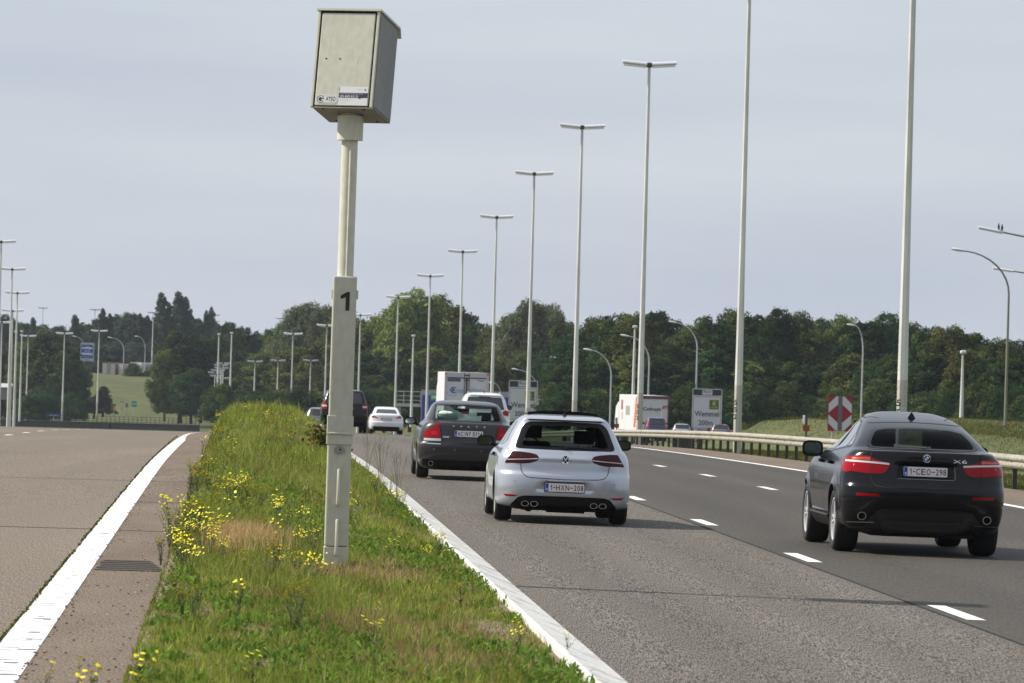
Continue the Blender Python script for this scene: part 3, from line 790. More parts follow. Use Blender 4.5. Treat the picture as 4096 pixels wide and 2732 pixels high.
def build_golf():
    t = place_car('hatchback', 'silver hatchback with smoked tail lights, four exhaust pipes and raised sunroof', 'car', .735, 66.1)
    sh = Shell(GOLF)
    win = round_poly([(-.672, .983), (0, .978), (.672, .983), (.565, 1.275), (.49, 1.338), (0, 1.352), (-.49, 1.338), (-.565, 1.275)], .05, 4)
    inn = round_poly([(-.60, 1.01), (0, 1.008), (.60, 1.01), (.51, 1.24), (.455, 1.292), (0, 1.302), (-.455, 1.292), (-.51, 1.24)], .05, 4)
    ws = round_poly([(-.60, 1.0), (.60, 1.0), (.50, 1.33), (-.50, 1.33)], .06)
    sh.body([M_silver, M_black], [(inn, 'rear'), (ws, 'front')], True, lambda c, n: 1 if c.z < .20 else 0, t)
    mb = MB(); sh.ring(mb, win, [(x * .97, 1.14 + (z - 1.14) * .97) for x, z in inn], off=.004); mb.build('window_surround', M_gloss, t, True)
    mb = MB(); sh.patch(mb, win, off=.002); mb.build('rear_window', M_glass, t, True)
    mb = MB(); sh.patch(mb, round_poly([(-.62, .985), (.62, .985), (.52, 1.345), (-.52, 1.345)], .05), 'front', off=.004); mb.build('windscreen', M_glass_cl, t, True)
    for side in ('left', 'right'):
        mb = MB(); sh.patch(mb, round_poly([(1.62, 1.0), (2.80, .985), (2.30, 1.26), (2.05, 1.335), (1.66, 1.35)], .03), side, off=.004)
        sh.patch(mb, round_poly([(.92, 1.06), (1.57, 1.0), (1.61, 1.35), (1.1, 1.335), (.98, 1.28)], .03), side, off=.004); mb.build('side_window', M_sideglass, t, True)
        mb = MB(); sh.line(mb, [(1.60, .30), (1.60, .98)], .007, side); sh.line(mb, [(2.75, .30), (2.75, .95)], .007, side); sh.line(mb, [(.95, .86), (2.7, .84)], .012, side)
        mb.build('door_gap', M_seam, t)
        mb = MB(); sh.patch(mb, round_poly([(1.66, .855), (1.86, .855), (1.86, .89), (1.66, .89)], .015), side, off=.03); mb.build('door_handle', M_silver, t, True)
        mb = MB(); sh.patch(mb, [(1.2, .20), (3.0, .20), (3.0, .25), (1.2, .25)], side, off=.02); mb.build('side_skirt', M_silver, t, True)
    # tail lights
    lamp = [(.795, .778), (.70, .936), (.60, .936), (.455, .922), (.376, .903), (.348, .862), (.372, .822), (.47, .790), (.575, .780)]
    for sx in (1, -1):
        lp = round_poly(lamp if sx > 0 else mirrored(lamp), .018, 3)
        mb = MB(); sh.patch(mb, lp, off=.007, sub=.02)
        sh.line(mb, [(sx * .36, .853), (sx * .50, .842), (sx * .66, .833), (sx * .76, .826)], .010, off=.0095, mi=1)
        sh.line(mb, [(sx * .375, .846), (sx * .50, .834), (sx * .66, .825), (sx * .765, .818)], .004, off=.0095, mi=2)
        sh.line(mb, [(sx * .589, .934), (sx * .582, .782)], .006, off=.009, mi=3)
        mb.build('tail_light', [M_red_dark, M_clear_lens, M_red_lens, M_seam], t, True)
        mb = MB(); rp_ = [(.60, .365), (.80, .372), (.765, .343), (.66, .342)]
        sh.patch(mb, rp_ if sx > 0 else mirrored(rp_), off=.006); mb.build('reflector', M_red_lens, t, True)
    # hatch, seams, recess edge
    mb = MB()
    sh.line(mb, [(-.588, .78), (-.580, .70), (-.555, .645), (-.51, .612), (-.44, .600), (0, .588), (.44, .600), (.51, .612), (.555, .645), (.580, .70), (.588, .78)], .009)
    sh.line(mb, [(-.62, .982), (0, .977), (.62, .982)], .007)
    mb.build('tailgate_gap', M_seam, t)
    mb = MB(); dif = round_poly([(-.66, .20), (-.70, .225), (-.60, .335), (-.52, .352), (0, .358), (.52, .352), (.60, .335), (.70, .225), (.66, .20)], .02, 3)
    sh.patch(mb, dif, off=.008); mb.build('rear_diffuser', M_black, t, True)
    mb = MB(); sh.line(mb, [(-.70, .228), (-.60, .338), (-.52, .356), (0, .362), (.52, .356), (.60, .338), (.70, .228)], .012, off=.012); mb.build('diffuser_trim', M_gloss, t, True)
    for x in (-.515, -.395, .395, .515): exhaust(t, sh, x, .255, .052, .037)
    ub = MB().box((0, 1.1, .19), (1.1, 1.6, .05)); ub.box((.05, .55, .175), (.5, .35, .07)); ub.tube([(-.45, .3, .2), (-.45, 1.0, .2)], .06, 10); ub.tube([(-.62, .8, .29), (.62, .8, .29)], .04, 8); ub.build('underbody', M_black, t)
    # round emblem: a ring with a V over a W
    mb = MB(); cx, cz, r = 0, .848, .057
    sh.patch(mb, circle(cx, cz, r, n=28), off=.008, mi=1, sub=.02)
    sh.ring(mb, circle(cx, cz, r, n=40), circle(cx, cz, r * .83, n=40), off=.012, n=40, lay=1)
    for pts in ([(-.50, .66), (-.13, -.02), (0, .20), (.13, -.02), (.50, .66)], [(-.80, .30), (-.42, -.68), (0, .02), (.42, -.68), (.80, .30)]):
        sh.line(mb, [(cx + a * r, cz + b * r) for a, b in pts], .0085, off=.013, step=.006)
    mb.build('emblem', [M_chrome, M_black], t)
    add_plate(t, sh, 0, .482, 'B', [('1', .045), ('.', .035), ('H', .062), ('X', .062), ('N', .062), ('-', .05), ('2', .045), ('0', .045), ('8', .045)])
    pb = MB().box((0, -.01 + sh.cast(0, .482, 'rear', 0)[0].y - .01, .417), (.44, .012, .016)); pb.build('plate_holder', mat('holder_grey', (.35, .35, .36), .4), t)
    sr = mat('sensor_ring', (.25, .25, .26), .4)
    for x, z in ((-.66, .545), (-.30, .548), (.30, .548), (.66, .545)):
        mb = MB(); sh.ring(mb, circle(x, z, .012, n=16), circle(x, z, .009, n=16), off=.003, n=16, lay=1); mb.build('parking_sensor', sr, t)
    mb = MB(); sh.ring(mb, circle(.48, .405, .021, n=20), circle(.48, .405, .018, n=20), off=.003, n=20, lay=1); mb.build('tow_eye_cover', sr, t)
    sp = MB(); sh.patch(sp, round_poly([(-.50, 1.356), (.50, 1.356), (.47, 1.372), (-.47, 1.372)], .006), off=.003); sp.build('spoiler_shadow_gap', M_gloss, t, True)  # gloss black strip stands in for the shadow gap under the spoiler
    st = MB(); sh.patch(st, [(-.18, 1.322), (.18, 1.322), (.18, 1.334), (-.18, 1.334)], off=.006); st.build('high_brake_light', M_red_dark, t, True)
    # rear wiper
    wp = MB(); sh.line(wp, [(.0, .995), (.12, 1.012), (.42, 1.004)], .014, off=.02); sh.patch(wp, circle(.0, .997, .02, n=12), off=.03); wp.build('rear_wiper', M_black, t)
    # sunroof slid open and lifted, with its wind deflector
    n = 13; vs = []
    for y, dz in ((.98, .018), (1.85, -.012)):
        for k in (0, 1):
            for i in range(n):
                a = -1 + 2 * i / (n - 1); vs.append((.47 * a, y, 1.452 + .018 + dz - .026 * a * a - .034 * k))
    fs = []
    for i in range(n - 1):
        fs += [(i, i + 1, 2 * n + i + 1, 2 * n + i), (n + i + 1, n + i, 3 * n + i, 3 * n + i + 1), (n + i, n + i + 1, i + 1, i), (2 * n + i, 2 * n + i + 1, 3 * n + i + 1, 3 * n + i)]
    fs += [(0, 2 * n, 3 * n, n), (n - 1, 2 * n - 1, 4 * n - 1, 3 * n - 1)]
    MB().add(vs, fs).build('sunroof', M_gloss, t, True, 40)
    an = MB(); p, _ = sh.cast(0, .62, 'top', 0); an.tube([p, p + Vector((0, .01, .03)), p + Vector((0, -.03, .075))], [.028, .014, .003], 8); an.build('roof_antenna', M_black, t, True)
    add_mirror(t, -1, .945, 2.62, 1.03, .23, .145, M_black); add_mirror(t, 1, .945, 2.62, 1.03, .23, .145, M_black)
    add_wheels(t, GOLF)
    add_seat(t, -.36, 1.95, .35, .54, 1.06); add_seat(t, .36, 1.95, .35, .52, 1.0); add_seat(t, 0, .95, .35, 1.25, .96, False)
    ib = MB().box((0, .55, .93), (1.2, .6, .03)); ib.build('parcel_shelf', M_seat, t)
    db = MB().box((0, 2.95, .88), (1.35, .5, .22)); db.tube([(-.36 + .18 * math.cos(k * .3), 2.55 + .05 * math.sin(k * .3), .93 + .18 * math.sin(k * .3)) for k in range(22)], .014, 6); db.build('dashboard', M_seat, t)
    rm = MB().box((-.02, 2.45, 1.27), (.24, .04, .065)); rm.build('rear_view_mirror', M_seat, t, bevel=.01)
    # the driver, seen only as a dark shape behind the seat
    return t, sh
golf, golf_sh = build_golf()

# ------------------------------------------------------------------ the black coupe SUV
def x6_disp(x, z):
    rec = .028 * float(sstep(.365, .335, abs(x)) * sstep(.895, .91, z) * sstep(1.10, 1.085, z))
    low = .03 * float(sstep(.60, .50, abs(x) + max(0, .5 - z) * .8) * sstep(.30, .34, z) * sstep(.575, .545, z))
    return rec + low
X6 = dict(L=4.877, R=.378, tw=.29, rim=.262, tx=.838, wheels=(1.06, 3.99), n=3.0, df=.85, ft=.04, flare=.022, disp=x6_disp,
  dr=[(.1, .45), (.8, .50), (1.2, .48), (1.3, .44), (1.5, .5), (1.7, .3)],
  lv=[(.25, .70, .34, 4.55), (.28, .86, .18, 4.66), (.34, .925, .09, 4.74), (.45, .962, .04, 4.82), (.56, .976, .012, 4.86), (.68, .985, 0, 4.877), (.80, .986, .006, 4.86), (.83, .984, .032, 4.85), (.95, .974, .07, 4.75),
      (1.06, .955, .09, 4.4), (1.13, .925, .10, 3.8), (1.175, .895, .102, 3.55), (1.205, .868, .105, 3.45), (1.222, .85, .112, 3.4), (1.236, .835, .16, 3.36), (1.246, .82, .31, 3.34), (1.30, .772, .47, 3.25), (1.36, .725, .59, 3.13),
      (1.45, .66, .82, 2.98), (1.53, .60, 1.12, 2.85), (1.60, .525, 1.48, 2.74), (1.65, .43, 1.85, 2.62), (1.68, .30, 2.15, 2.5), (1.69, .12, 2.3, 2.42)])
M_carblack = paint_mat('black_car_paint', (.0035, .0035, .005), 0.0, .2, .30, .2)
def build_x6():
    t = place_car('coupe_suv', 'black coupe-backed off-roader with silver wheels nearest the right edge', 'car', 4.93, 59.1)
    sh = Shell(X6)
    win = round_poly([(-.665, 1.262), (0, 1.254), (.665, 1.262), (.64, 1.34), (.555, 1.47), (.40, 1.50), (0, 1.518), (-.40, 1.50), (-.555, 1.47), (-.64, 1.34)], .03, 3)
    inn = round_poly([(-.63, 1.27), (0, 1.262), (.63, 1.27), (.61, 1.34), (.53, 1.455), (.39, 1.485), (0, 1.50), (-.39, 1.485), (-.53, 1.455), (-.61, 1.34)], .03, 3)
    ws = round_poly([(-.64, 1.24), (.64, 1.24), (.5, 1.56), (-.5, 1.56)], .06)
    sh.body([M_carblack, M_black], [(inn, 'rear'), (ws, 'front')], True, lambda c, n: 1 if c.z < .30 else 0, t)
    mb = MB(); sh.ring(mb, win, [(x * .985, 1.41 + (z - 1.41) * .97) for x, z in inn], off=.004); mb.build('window_surround', M_gloss, t, True)
    mb = MB(); sh.patch(mb, win, off=.002); mb.build('rear_window', M_glass_dk, t, True)
    mb = MB(); sh.patch(mb, round_poly([(-.66, 1.22), (.66, 1.22), (.51, 1.575), (-.51, 1.575)], .05), 'front', off=.004); mb.build('windscreen', M_glass_cl, t, True)
    for side in ('left', 'right'):
        mb = MB(); sh.patch(mb, round_poly([(2.12, 1.215), (3.15, 1.17), (2.80, 1.40), (2.55, 1.52), (2.16, 1.555)], .03), side, off=.004)
        sh.patch(mb, round_poly([(1.32, 1.26), (2.05, 1.205), (2.09, 1.555), (1.75, 1.53), (1.45, 1.42)], .03), side, off=.004)
        sh.patch(mb, round_poly([(.98, 1.285), (1.27, 1.262), (1.40, 1.42), (1.2, 1.36)], .02), side, off=.004); mb.build('side_window', mat('side_glass_pale', (.03, .033, .038), .03, 0, .9), t, True)
        mb = MB(); sh.line(mb, [(.90, 1.268), (1.3, 1.245), (2.1, 1.19), (3.2, 1.155)], .012, side, off=.006); sh.line(mb, [(.90, 1.27), (1.2, 1.39), (1.5, 1.47), (1.8, 1.55), (2.2, 1.58), (2.6, 1.54)], .01, side, off=.006); mb.build('window_trim', M_gloss, t)
        mb = MB(); sh.line(mb, [(2.08, .40), (2.08, 1.18)], .007, side); sh.line(mb, [(3.1, .40), (3.1, 1.14)], .007, side); sh.line(mb, [(1.3, .85), (1.3, 1.20)], .007, side); mb.build('door_gap', M_seam, t)
        for hy in (1.50, 2.45):
            mb = MB(); sh.patch(mb, round_poly([(hy, 1.035), (hy + .22, 1.03), (hy + .22, 1.065), (hy, 1.07)], .015), side, off=.035); mb.build('door_handle', M_carblack, t, True)
        mb = MB(); sh.patch(mb, [(1.6, .30), (3.4, .30), (3.4, .42), (1.6, .42)], side, off=.03, mi=0); sh.line(mb, [(1.6, .425), (3.4, .425)], .02, side, off=.036, mi=1); mb.build('side_sill', [M_black, M_chrome], t, True)
    lamp = [(.955, .965), (.955, 1.115), (.90, 1.150), (.76, 1.166), (.655, 1.160), (.625, 1.128), (.43, 1.078), (.475, .985), (.545, .958), (.70, .958)]
    PHI = .42
    for sx in (1, -1):
        mb = MB(); lp = round_poly(lamp if sx > 0 else mirrored(lamp), .02, 3)
        sh.patch(mb, lp, off=.007, sub=.02)
        sh.line(mb, [(sx * .44, 1.076), (sx * .63, 1.088), (sx * .80, 1.094), (sx * .95, 1.096)], .022, off=.0095, mi=1)
        sh.line(mb, [(sx * .652, 1.165), (sx * .652, .957)], .006, off=.009, mi=2)
        sh.patch(mb, round_poly([(sx * a, b) for a, b in ((.66, 1.112), (.86, 1.115), (.86, 1.14), (.66, 1.15))][::sx], .01), off=.0085, mi=3)
        mb.build('tail_light', [M_red_lens, mat('lamp_white_bar', (.62, .58, .58), .25, 0, .5), M_seam, mat('amber_lens', (.45, .05, .01), .2, 0, 1.0)], t, True)
        mb = MB(); rp_ = [(.55, .692), (.82, .692), (.82, .725), (.56, .722)]
        sh.patch(mb, rp_ if sx > 0 else mirrored(rp_), off=.006); mb.build('reflector', M_red_lens, t, True)
        mb = MB(); hp = round_poly([(.60, .385), (.90, .375), (.915, .47), (.86, .525), (.66, .53)], .03)
        sh.patch(mb, hp if sx > 0 else mirrored(hp), off=.004); mb.build('exhaust_surround', M_black, t, True)
        mb = MB(); sh.line(mb, [(sx * .60, .385), (sx * .90, .375)], .008, off=.007); mb.build('surround_trim', M_chrome, t)
        exhaust(t, sh, sx * .745, .452, .053, .05)
    mb = MB()
    sh.line(mb, [(-.652, 1.21), (-.652, .95), (-.655, .88), (-.60, .815), (-.50, .80), (0, .79), (.50, .80), (.60, .815), (.655, .88), (.652, .95), (.652, 1.21)], .009)
    sh.line(mb, [(-.70, 1.222), (-.3, 1.228), (.3, 1.228), (.70, 1.222)], .006); sh.line(mb, [(-.975, .66), (-.93, .655)], .006)
    mb.build('tailgate_gap', M_seam, t)
    mb = MB(); sh.patch(mb, round_poly([(-.35, .90), (.35, .90), (.335, 1.092), (-.335, 1.092)], .03), off=.0025); mb.build('plate_recess', M_gloss, t, True)
    mb = MB(); sh.line(mb, [(-.345, .905), (.33, .905), (.352, .93), (.338, 1.06)], .006, off=.006); mb.build('recess_glint', mat('edge_glint', (.2, .2, .21), .2, .8), t)  # painted glint: a pale metal line along the lower and right recess edges
    mb = MB(); dif = round_poly([(-.72, .27), (-.66, .42), (-.56, .53), (-.40, .555), (0, .56), (.40, .555), (.56, .53), (.66, .42), (.72, .27)], .03, 3); sh.patch(mb, dif, off=.005); mb.build('rear_diffuser', mat('diffuser_plastic', (.008, .008, .009), .5), t, True)
    mb = MB(); sh.patch(mb, round_poly([(-.46, .27), (.46, .27), (.53, .385), (.42, .41), (-.42, .41), (-.53, .385)], .03), off=.03); mb.build('skid_plate', mat('skid_grey', (.022, .022, .024), .45), t, True)
    ub = MB().box((0, 1.3, .25), (1.2, 2.0, .06)); ub.box((-.1, .8, .235), (.7, .5, .05)); ub.tube([(-.7, 1.06, .36), (.7, 1.06, .36)], .05, 8); ub.build('underbody', M_black, t)
    # round emblem with blue and white quarters
    mb = MB(); cx, cz, r = 0, 1.158, .046
    sh.patch(mb, circle(cx, cz, r, n=28), off=.008, mi=1, sub=.02); sh.ring(mb, circle(cx, cz, r, n=40), circle(cx, cz, r * .88, n=40), off=.012, mi=0, n=40, lay=1)
    for k in range(4):
        q = [(cx, cz)] + [(cx + r * .55 * math.cos(math.pi / 2 * k + j * math.pi / 12), cz + r * .55 * math.sin(math.pi / 2 * k + j * math.pi / 12)) for j in range(7)]
        sh.patch(mb, q, off=.011, mi=2 + (k % 2), sub=.03)
    for ch_, a in (('B', 2.5), ('M', 1.57), ('W', .64)): sh.text(mb, ch_, cx + r * .74 * math.cos(a), cz + r * .74 * math.sin(a), .013, .012, .0125, 2)
    mb.build('emblem', [M_chrome, M_black, M_white, mat('emblem_blue', (.02, .12, .5), .3)], t)
    mb = MB(); sh.text(mb, 'X6', .40, 1.135, .165, .042, .006, 0, -.01); mb.build('model_badge', M_chrome, t)
    add_plate(t, sh, -.01, 1.0, 'B', [('1', .045), ('.', .035), ('C', .062), ('E', .062), ('O', .062), ('-', .05), ('2', .045), ('9', .045), ('8', .045)])
    fn = MB(); p, _ = sh.cast(0, 1.62, 'top', -.005)
    fn.add([p + Vector(v) for v in ((-.05, -.02, 0), (.05, -.02, 0), (.035, .20, 0), (-.035, .20, 0), (-.006, -.005, .075), (.006, -.005, .075), (.004, .05, .06), (-.004, .05, .06))],
           [(0, 1, 5, 4), (1, 2, 6, 5), (2, 3, 7, 6), (3, 0, 4, 7), (4, 5, 6, 7), (3, 2, 1, 0)]); fn.build('roof_antenna', M_gloss, t)
    mb = MB(); sh.line(mb, [(-.40, 1.6), (-.52, 1.9), (-.50, 2.5)], .012, 'top', .003); sh.line(mb, [(.40, 1.6), (.52, 1.9), (.50, 2.5)], .012, 'top', .003); sh.line(mb, [(-.56, 1.545), (-.3, 1.562), (0, 1.57), (.3, 1.562), (.56, 1.545)], .005); mb.build('roof_gap', M_seam, t)
    add_mirror(t, -1, 1.03, 3.0, 1.19, .26, .20, M_carblack, .13); add_mirror(t, 1, 1.03, 3.0, 1.19, .26, .20, M_carblack, .13)
    add_wheels(t, X6, 5)
    add_seat(t, -.38, 2.3, .5, .54, 1.24); add_seat(t, .38, 2.3, .5, .54, 1.24); add_seat(t, -.36, 1.45, .5, .5, 1.22); add_seat(t, .36, 1.45, .5, .5, 1.22)
    MB().box((0, .95, 1.19), (1.25, .7, .03)).build('parcel_shelf', M_seat, t); MB().box((0, 3.3, 1.08), (1.4, .5, .25)).build('dashboard', M_seat, t)
    return t
build_x6()

# ------------------------------------------------------------------ the dark grey saloon
VOLVO = dict(L=4.58, R=.318, tw=.225, rim=.215, tx=.785, wheels=(.98, 3.70), n=2.9, df=.8, ft=.05, flare=.008,
  dr=[(.1, .40), (.6, .42), (1.0, .40), (1.06, .30), (1.3, .26), (1.45, .2)],
  lv=[(.17, .66, .24, 4.3), (.22, .83, .10, 4.42), (.34, .882, .025, 4.5), (.38, .886, .012, 4.52), (.48, .896, 0, 4.55), (.60, .9, 0, 4.576), (.638, .9, .008, 4.57), (.665, .896, .05, 4.55), (.78, .888, .072, 4.4), (.88, .864, .085, 3.8),
      (.95, .832, .092, 3.5), (1.0, .795, .10, 3.35), (1.022, .77, .12, 3.3), (1.032, .755, .30, 3.27), (1.05, .735, .60, 3.22), (1.1, .72, .72, 3.1), (1.2, .675, .95, 2.88), (1.3, .63, 1.2, 2.65), (1.36, .59, 1.38, 2.5), (1.40, .52, 1.58, 2.4), (1.42, .40, 1.78, 2.25), (1.428, .15, 1.95, 2.1)])
M_graphite = paint_mat('graphite_car_paint', (.030, .028, .030), .3, .32, .5, .3)
def build_volvo():
    t = place_car('saloon', 'dark grey saloon with red vertical tail lights and a white cushion behind its window', 'car', -.754, 90.4)
    sh = Shell(VOLVO, .8)
    win = round_poly([(-.645, 1.058), (0, 1.05), (.645, 1.058), (.575, 1.355), (0, 1.372), (-.575, 1.355)], .03)
    inn = round_poly([(-.62, 1.07), (0, 1.063), (.62, 1.07), (.555, 1.335), (0, 1.352), (-.555, 1.335)], .03)
    ws = round_poly([(-.60, 1.08), (.60, 1.08), (.50, 1.33), (-.50, 1.33)], .05)
    sh.body([M_graphite, M_black], [(inn, 'rear'), (ws, 'front')], True, lambda c, n: 1 if c.z < .21 else 0, t)
    mb = MB(); sh.ring(mb, win, [(x * .98, 1.2 + (z - 1.2) * .98) for x, z in inn], off=.004); mb.build('window_surround', M_gloss, t, True)
    mb = MB(); sh.patch(mb, win, off=.002); mb.build('rear_window', glass_mat('green_tinted_glass', (.46, .55, .52)), t, True)
    mb = MB(); sh.patch(mb, round_poly([(-.62, 1.06), (.62, 1.06), (.51, 1.345), (-.51, 1.345)], .05), 'front', off=.004); mb.build('windscreen', M_glass_cl, t, True)
    for side in ('left', 'right'):
        mb = MB(); sh.patch(mb, round_poly([(2.05, 1.03), (3.0, 1.01), (2.6, 1.23), (2.4, 1.32), (2.08, 1.34)], .03), side, off=.004)
        sh.patch(mb, round_poly([(1.15, 1.05), (2.0, 1.03), (2.03, 1.34), (1.6, 1.31), (1.3, 1.2)], .03), side, off=.004); mb.build('side_window', M_sideglass, t, True)
        mb = MB(); sh.line(mb, [(2.0, .3), (2.0, 1.02)], .008, side); sh.line(mb, [(2.95, .3), (2.95, 1.0)], .008, side); mb.build('door_gap', M_seam, t)
    red = [(.50, .745), (.80, .745), (.80, .80), (.79, .86), (.68, .90), (.64, .945), (.565, 1.01), (.535, 1.015)]
    clr = [(.495, .695), (.80, .695), (.80, .74), (.497, .74)]
    for sx in (1, -1):
        mb = MB(); sh.patch(mb, round_poly(red if sx > 0 else mirrored(red), .02, 3), off=.008, sub=.025); sh.patch(mb, clr if sx > 0 else mirrored(clr), off=.008, mi=1)
        sh.patch(mb, round_poly([(sx * a, b) for a, b in ((.55, .80), (.68, .80), (.66, .87), (.57, .88))][::sx], .02), off=.010, mi=2)
        mb.build('tail_light', [M_red_lens, M_clear_lens, mat('bright_red_lens', (.50, .008, .008), .2, 0, .2, .2)], t, True)
        mb = MB(); sh.line(mb, [(sx * .50, .640), (sx * .70, .643), (sx * .86, .648)], .012, off=.006); mb.build('bumper_trim', M_chrome, t)
    mb = MB(); sh.line(mb, [(-.53, 1.01), (-.485, .74), (-.47, .66), (-.44, .622), (0, .615), (.44, .622), (.47, .66), (.485, .74), (.53, 1.01)], .009); sh.line(mb, [(-.62, 1.028), (.62, 1.028)], .007); mb.build('boot_gap', M_seam, t)
    mb = MB(); sh.patch(mb, round_poly([(-.30, .775), (.30, .775), (.29, .935), (-.29, .935)], .03), off=.002); mb.build('plate_recess', mat('recess_dark', (.02, .02, .021), .3), t, True)
    mb = MB(); sh.patch(mb, round_poly([(-.80, .20), (.80, .20), (.83, .37), (-.83, .37)], .04), off=.004); mb.build('lower_bumper', M_black, t, True)
    mb = MB()
    for ch_, x in zip('VOLVO', (-.28, -.14, 0, .14, .28)): sh.text(mb, ch_, x, .972, .034, .026, .006)
    sh.text(mb, 'S60', -.41, .775, .11, .028, .006); mb.build('maker_lettering', M_chrome, t)
    add_plate(t, sh, 0, .842, 'D', [('A', .055), ('C', .052), ('.', .035), ('N', .055), ('Y', .055), (' ', .018), ('5', .05), ('1', .042), ('1', .042), ('4', .05)])
    exhaust(t, sh, -.665, .285, .045, .045)
    sg = mat('sensor_grey', (.12, .12, .12), .3)
    for x in (-.62, -.24, .24, .62):
        mb = MB(); sh.patch(mb, circle(x, .545, .016, n=12), off=.005, sub=.02); mb.build('parking_sensor', sg, t)
    ub = MB().box((0, 1.1, .2), (1.2, 1.7, .05)); ub.tube([(-.6, .98, .3), (.6, .98, .3)], .04, 8); ub.box((0, .12, .27), (.12, .1, .08)); ub.build('underbody', M_black, t)
    add_mirror(t, -1, .98, 2.75, 1.01, .22, .14, M_graphite); add_mirror(t, 1, .98, 2.75, 1.01, .22, .14, M_graphite)
    add_wheels(t, VOLVO)
    add_seat(t, -.36, 2.15, .35, .5, 1.0); add_seat(t, .36, 2.15, .35, .5, 1.0); add_seat(t, 0, 1.45, .35, 1.3, .98, False)
    MB().box((0, 1.0, 1.03), (1.2, .7, .03)).build('parcel_shelf', M_seat, t); MB().box((0, 3.1, .92), (1.35, .5, .24)).build('dashboard', M_seat, t)
    sv = MB().box((-.05, 2.52, 1.245), (.30, .04, .07)); sv.build('rear_view_mirror', M_seat, t, bevel=.01)
    # white cushion and a pale cloth lying on the parcel shelf
    Mw = Matrix.LocRotScale(Vector((-.754, 90.4, t.location.z)), t.rotation_euler.to_quaternion(), None)
    c = MB(); vs, fs = [], []; nu, nv = 18, 12
    for j in range(nv + 1):
        for i in range(nu):
            a = math.pi * j / nv - math.pi / 2; b = 2 * math.pi * i / nu
            rr = math.cos(a)**.6; w = 1 + .06 * math.sin(3 * b + 2 * a)
            vs.append((-.36 + .19 * rr * math.cos(b) * w, 1.02 + .10 * rr * math.sin(b), 1.135 + .095 * math.sin(a) * w - .12 * (.19 * rr * math.cos(b))))
    fs = [(j * nu + i, j * nu + (i + 1) % nu, (j + 1) * nu + (i + 1) % nu, (j + 1) * nu + i) for j in range(nv) for i in range(nu)]
    c.add(vs, fs, 0, Mw); tag(c.build('cushion', noisy('patterned_cushion', [(.4, (.72, .76, .72)), (.6, (.5, .56, .5))], 22, 4, .9), None, True), 'white patterned cushion lying behind the rear window of the dark grey saloon', 'cushion')
    c = MB(); c.add([(-.22, 1.22, 1.05), (.26, 1.22, 1.05), (.28, 1.28, 1.17), (.10, 1.27, 1.13), (-.02, 1.28, 1.15), (-.16, 1.30, 1.24), (-.26, 1.3, 1.27)], [(0, 1, 2, 3, 4, 5, 6)], 0, Mw)
    c.add([(-.22, 1.24, 1.05), (.26, 1.24, 1.05), (.28, 1.30, 1.17), (.10, 1.29, 1.13), (-.02, 1.30, 1.15), (-.16, 1.32, 1.24), (-.26, 1.32, 1.27)], [(6, 5, 4, 3, 2, 1, 0)], 0, Mw)
    tag(c.build('cloth', mat('pale_cloth', (.66, .70, .68), .9)), 'pale folded cloth beside the cushion behind the dark grey saloon rear window', 'cloth')
build_volvo()

# ------------------------------------------------------------------ cars farther along
def scaled(base, L, W, H, upper=1.0, upright=1.0):
    bw = max(r[1] for r in base['lv']); bh = base['lv'][-1][0]; bl = base['L']; out = []
    for z, w, yr, yf in base['lv']:
        k = z / bh; u = 1 + (upper - 1) * float(sstep(.6, .95, k))
        out.append((z / bh * H, min(w / bw * W * u, W), yr * (L / bl) * (1 + (upright - 1) * float(sstep(.62, .7, k))), yf * L / bl))
    return dict(L=L, lv=out, dr=[(z / bh * H, d) for z, d in base['dr']], n=base['n'], df=base['df'], ft=base['ft'], flare=.01, R=base['R'] * (H / bh)**.6, tw=.22, rim=base['R'] * .7, tx=W - .115, wheels=tuple(w * L / bl for w in base['wheels']))
def far_car(name, label, X, Y, S, paint, win, lamp, lampm, plate=None, z=None, rotz=HEAD, extra=None, group=CAR_GROUP, black_low=.3, sidewin=None, fine=.5, glass=M_sideglass):
    t = place_car(name, label, 'car', X, Y, rotz, group, z)
    sh = Shell(S, fine); W = S['tx'] + .115; H = S['lv'][-1][0]
    sh.body([paint, M_black], [], False, lambda c, n: 1 if c.z < black_low * .6 else 0, t)
    mb = MB(); sh.patch(mb, round_poly(win, .05), off=.006, sub=.06); mb.build('rear_window', glass, t, True)
    for side in ('left', 'right'):
        mb = MB(); L = S['L']; zb, zt = sidewin or (H * .70, H * .92)
        sh.patch(mb, round_poly([(.30 * L, zb), (.68 * L, zb - .02), (.54 * L, zt), (.36 * L, zt)], .04), side, off=.006, sub=.08); mb.build('side_window', M_sideglass, t, True)
    for sx in (1, -1):
        mb = MB(); sh.patch(mb, round_poly([(sx * a, b) for a, b in lamp][::sx], .02, 2), off=.01, sub=.05); mb.build('tail_light', lampm, t, True)
        add_mirror(t, sx, W + .06, .60 * S['L'], H * .70, .22, .14 * H / 1.45, paint)
    mb = MB(); sh.patch(mb, round_poly([(-W * .82, .20), (W * .82, .20), (W * .76, black_low), (-W * .76, black_low)], .05), off=.008, sub=.08); mb.build('lower_bumper', M_black, t, True)
    add_wheels(t, S)
    if plate: add_plate(t, sh, 0, plate, 'B', [('1', .045), ('.', .035), ('T', .062), ('L', .062), ('K', .062), ('-', .05), ('4', .045), ('7', .045), ('1', .045)])
    if extra: extra(t, sh)
    return t
M_whitecar = paint_mat('white_car_paint', (.74, .74, .73), 0, .3, .8)
M_navycar = paint_mat('navy_car_paint', (.02, .022, .10), .2, .3, 1)
M_greycar = paint_mat('grey_car_paint', (.16, .165, .18), .4, .3, 1)
M_darkcar = paint_mat('charcoal_car_paint', (.022, .023, .028), .2, .3, 1)
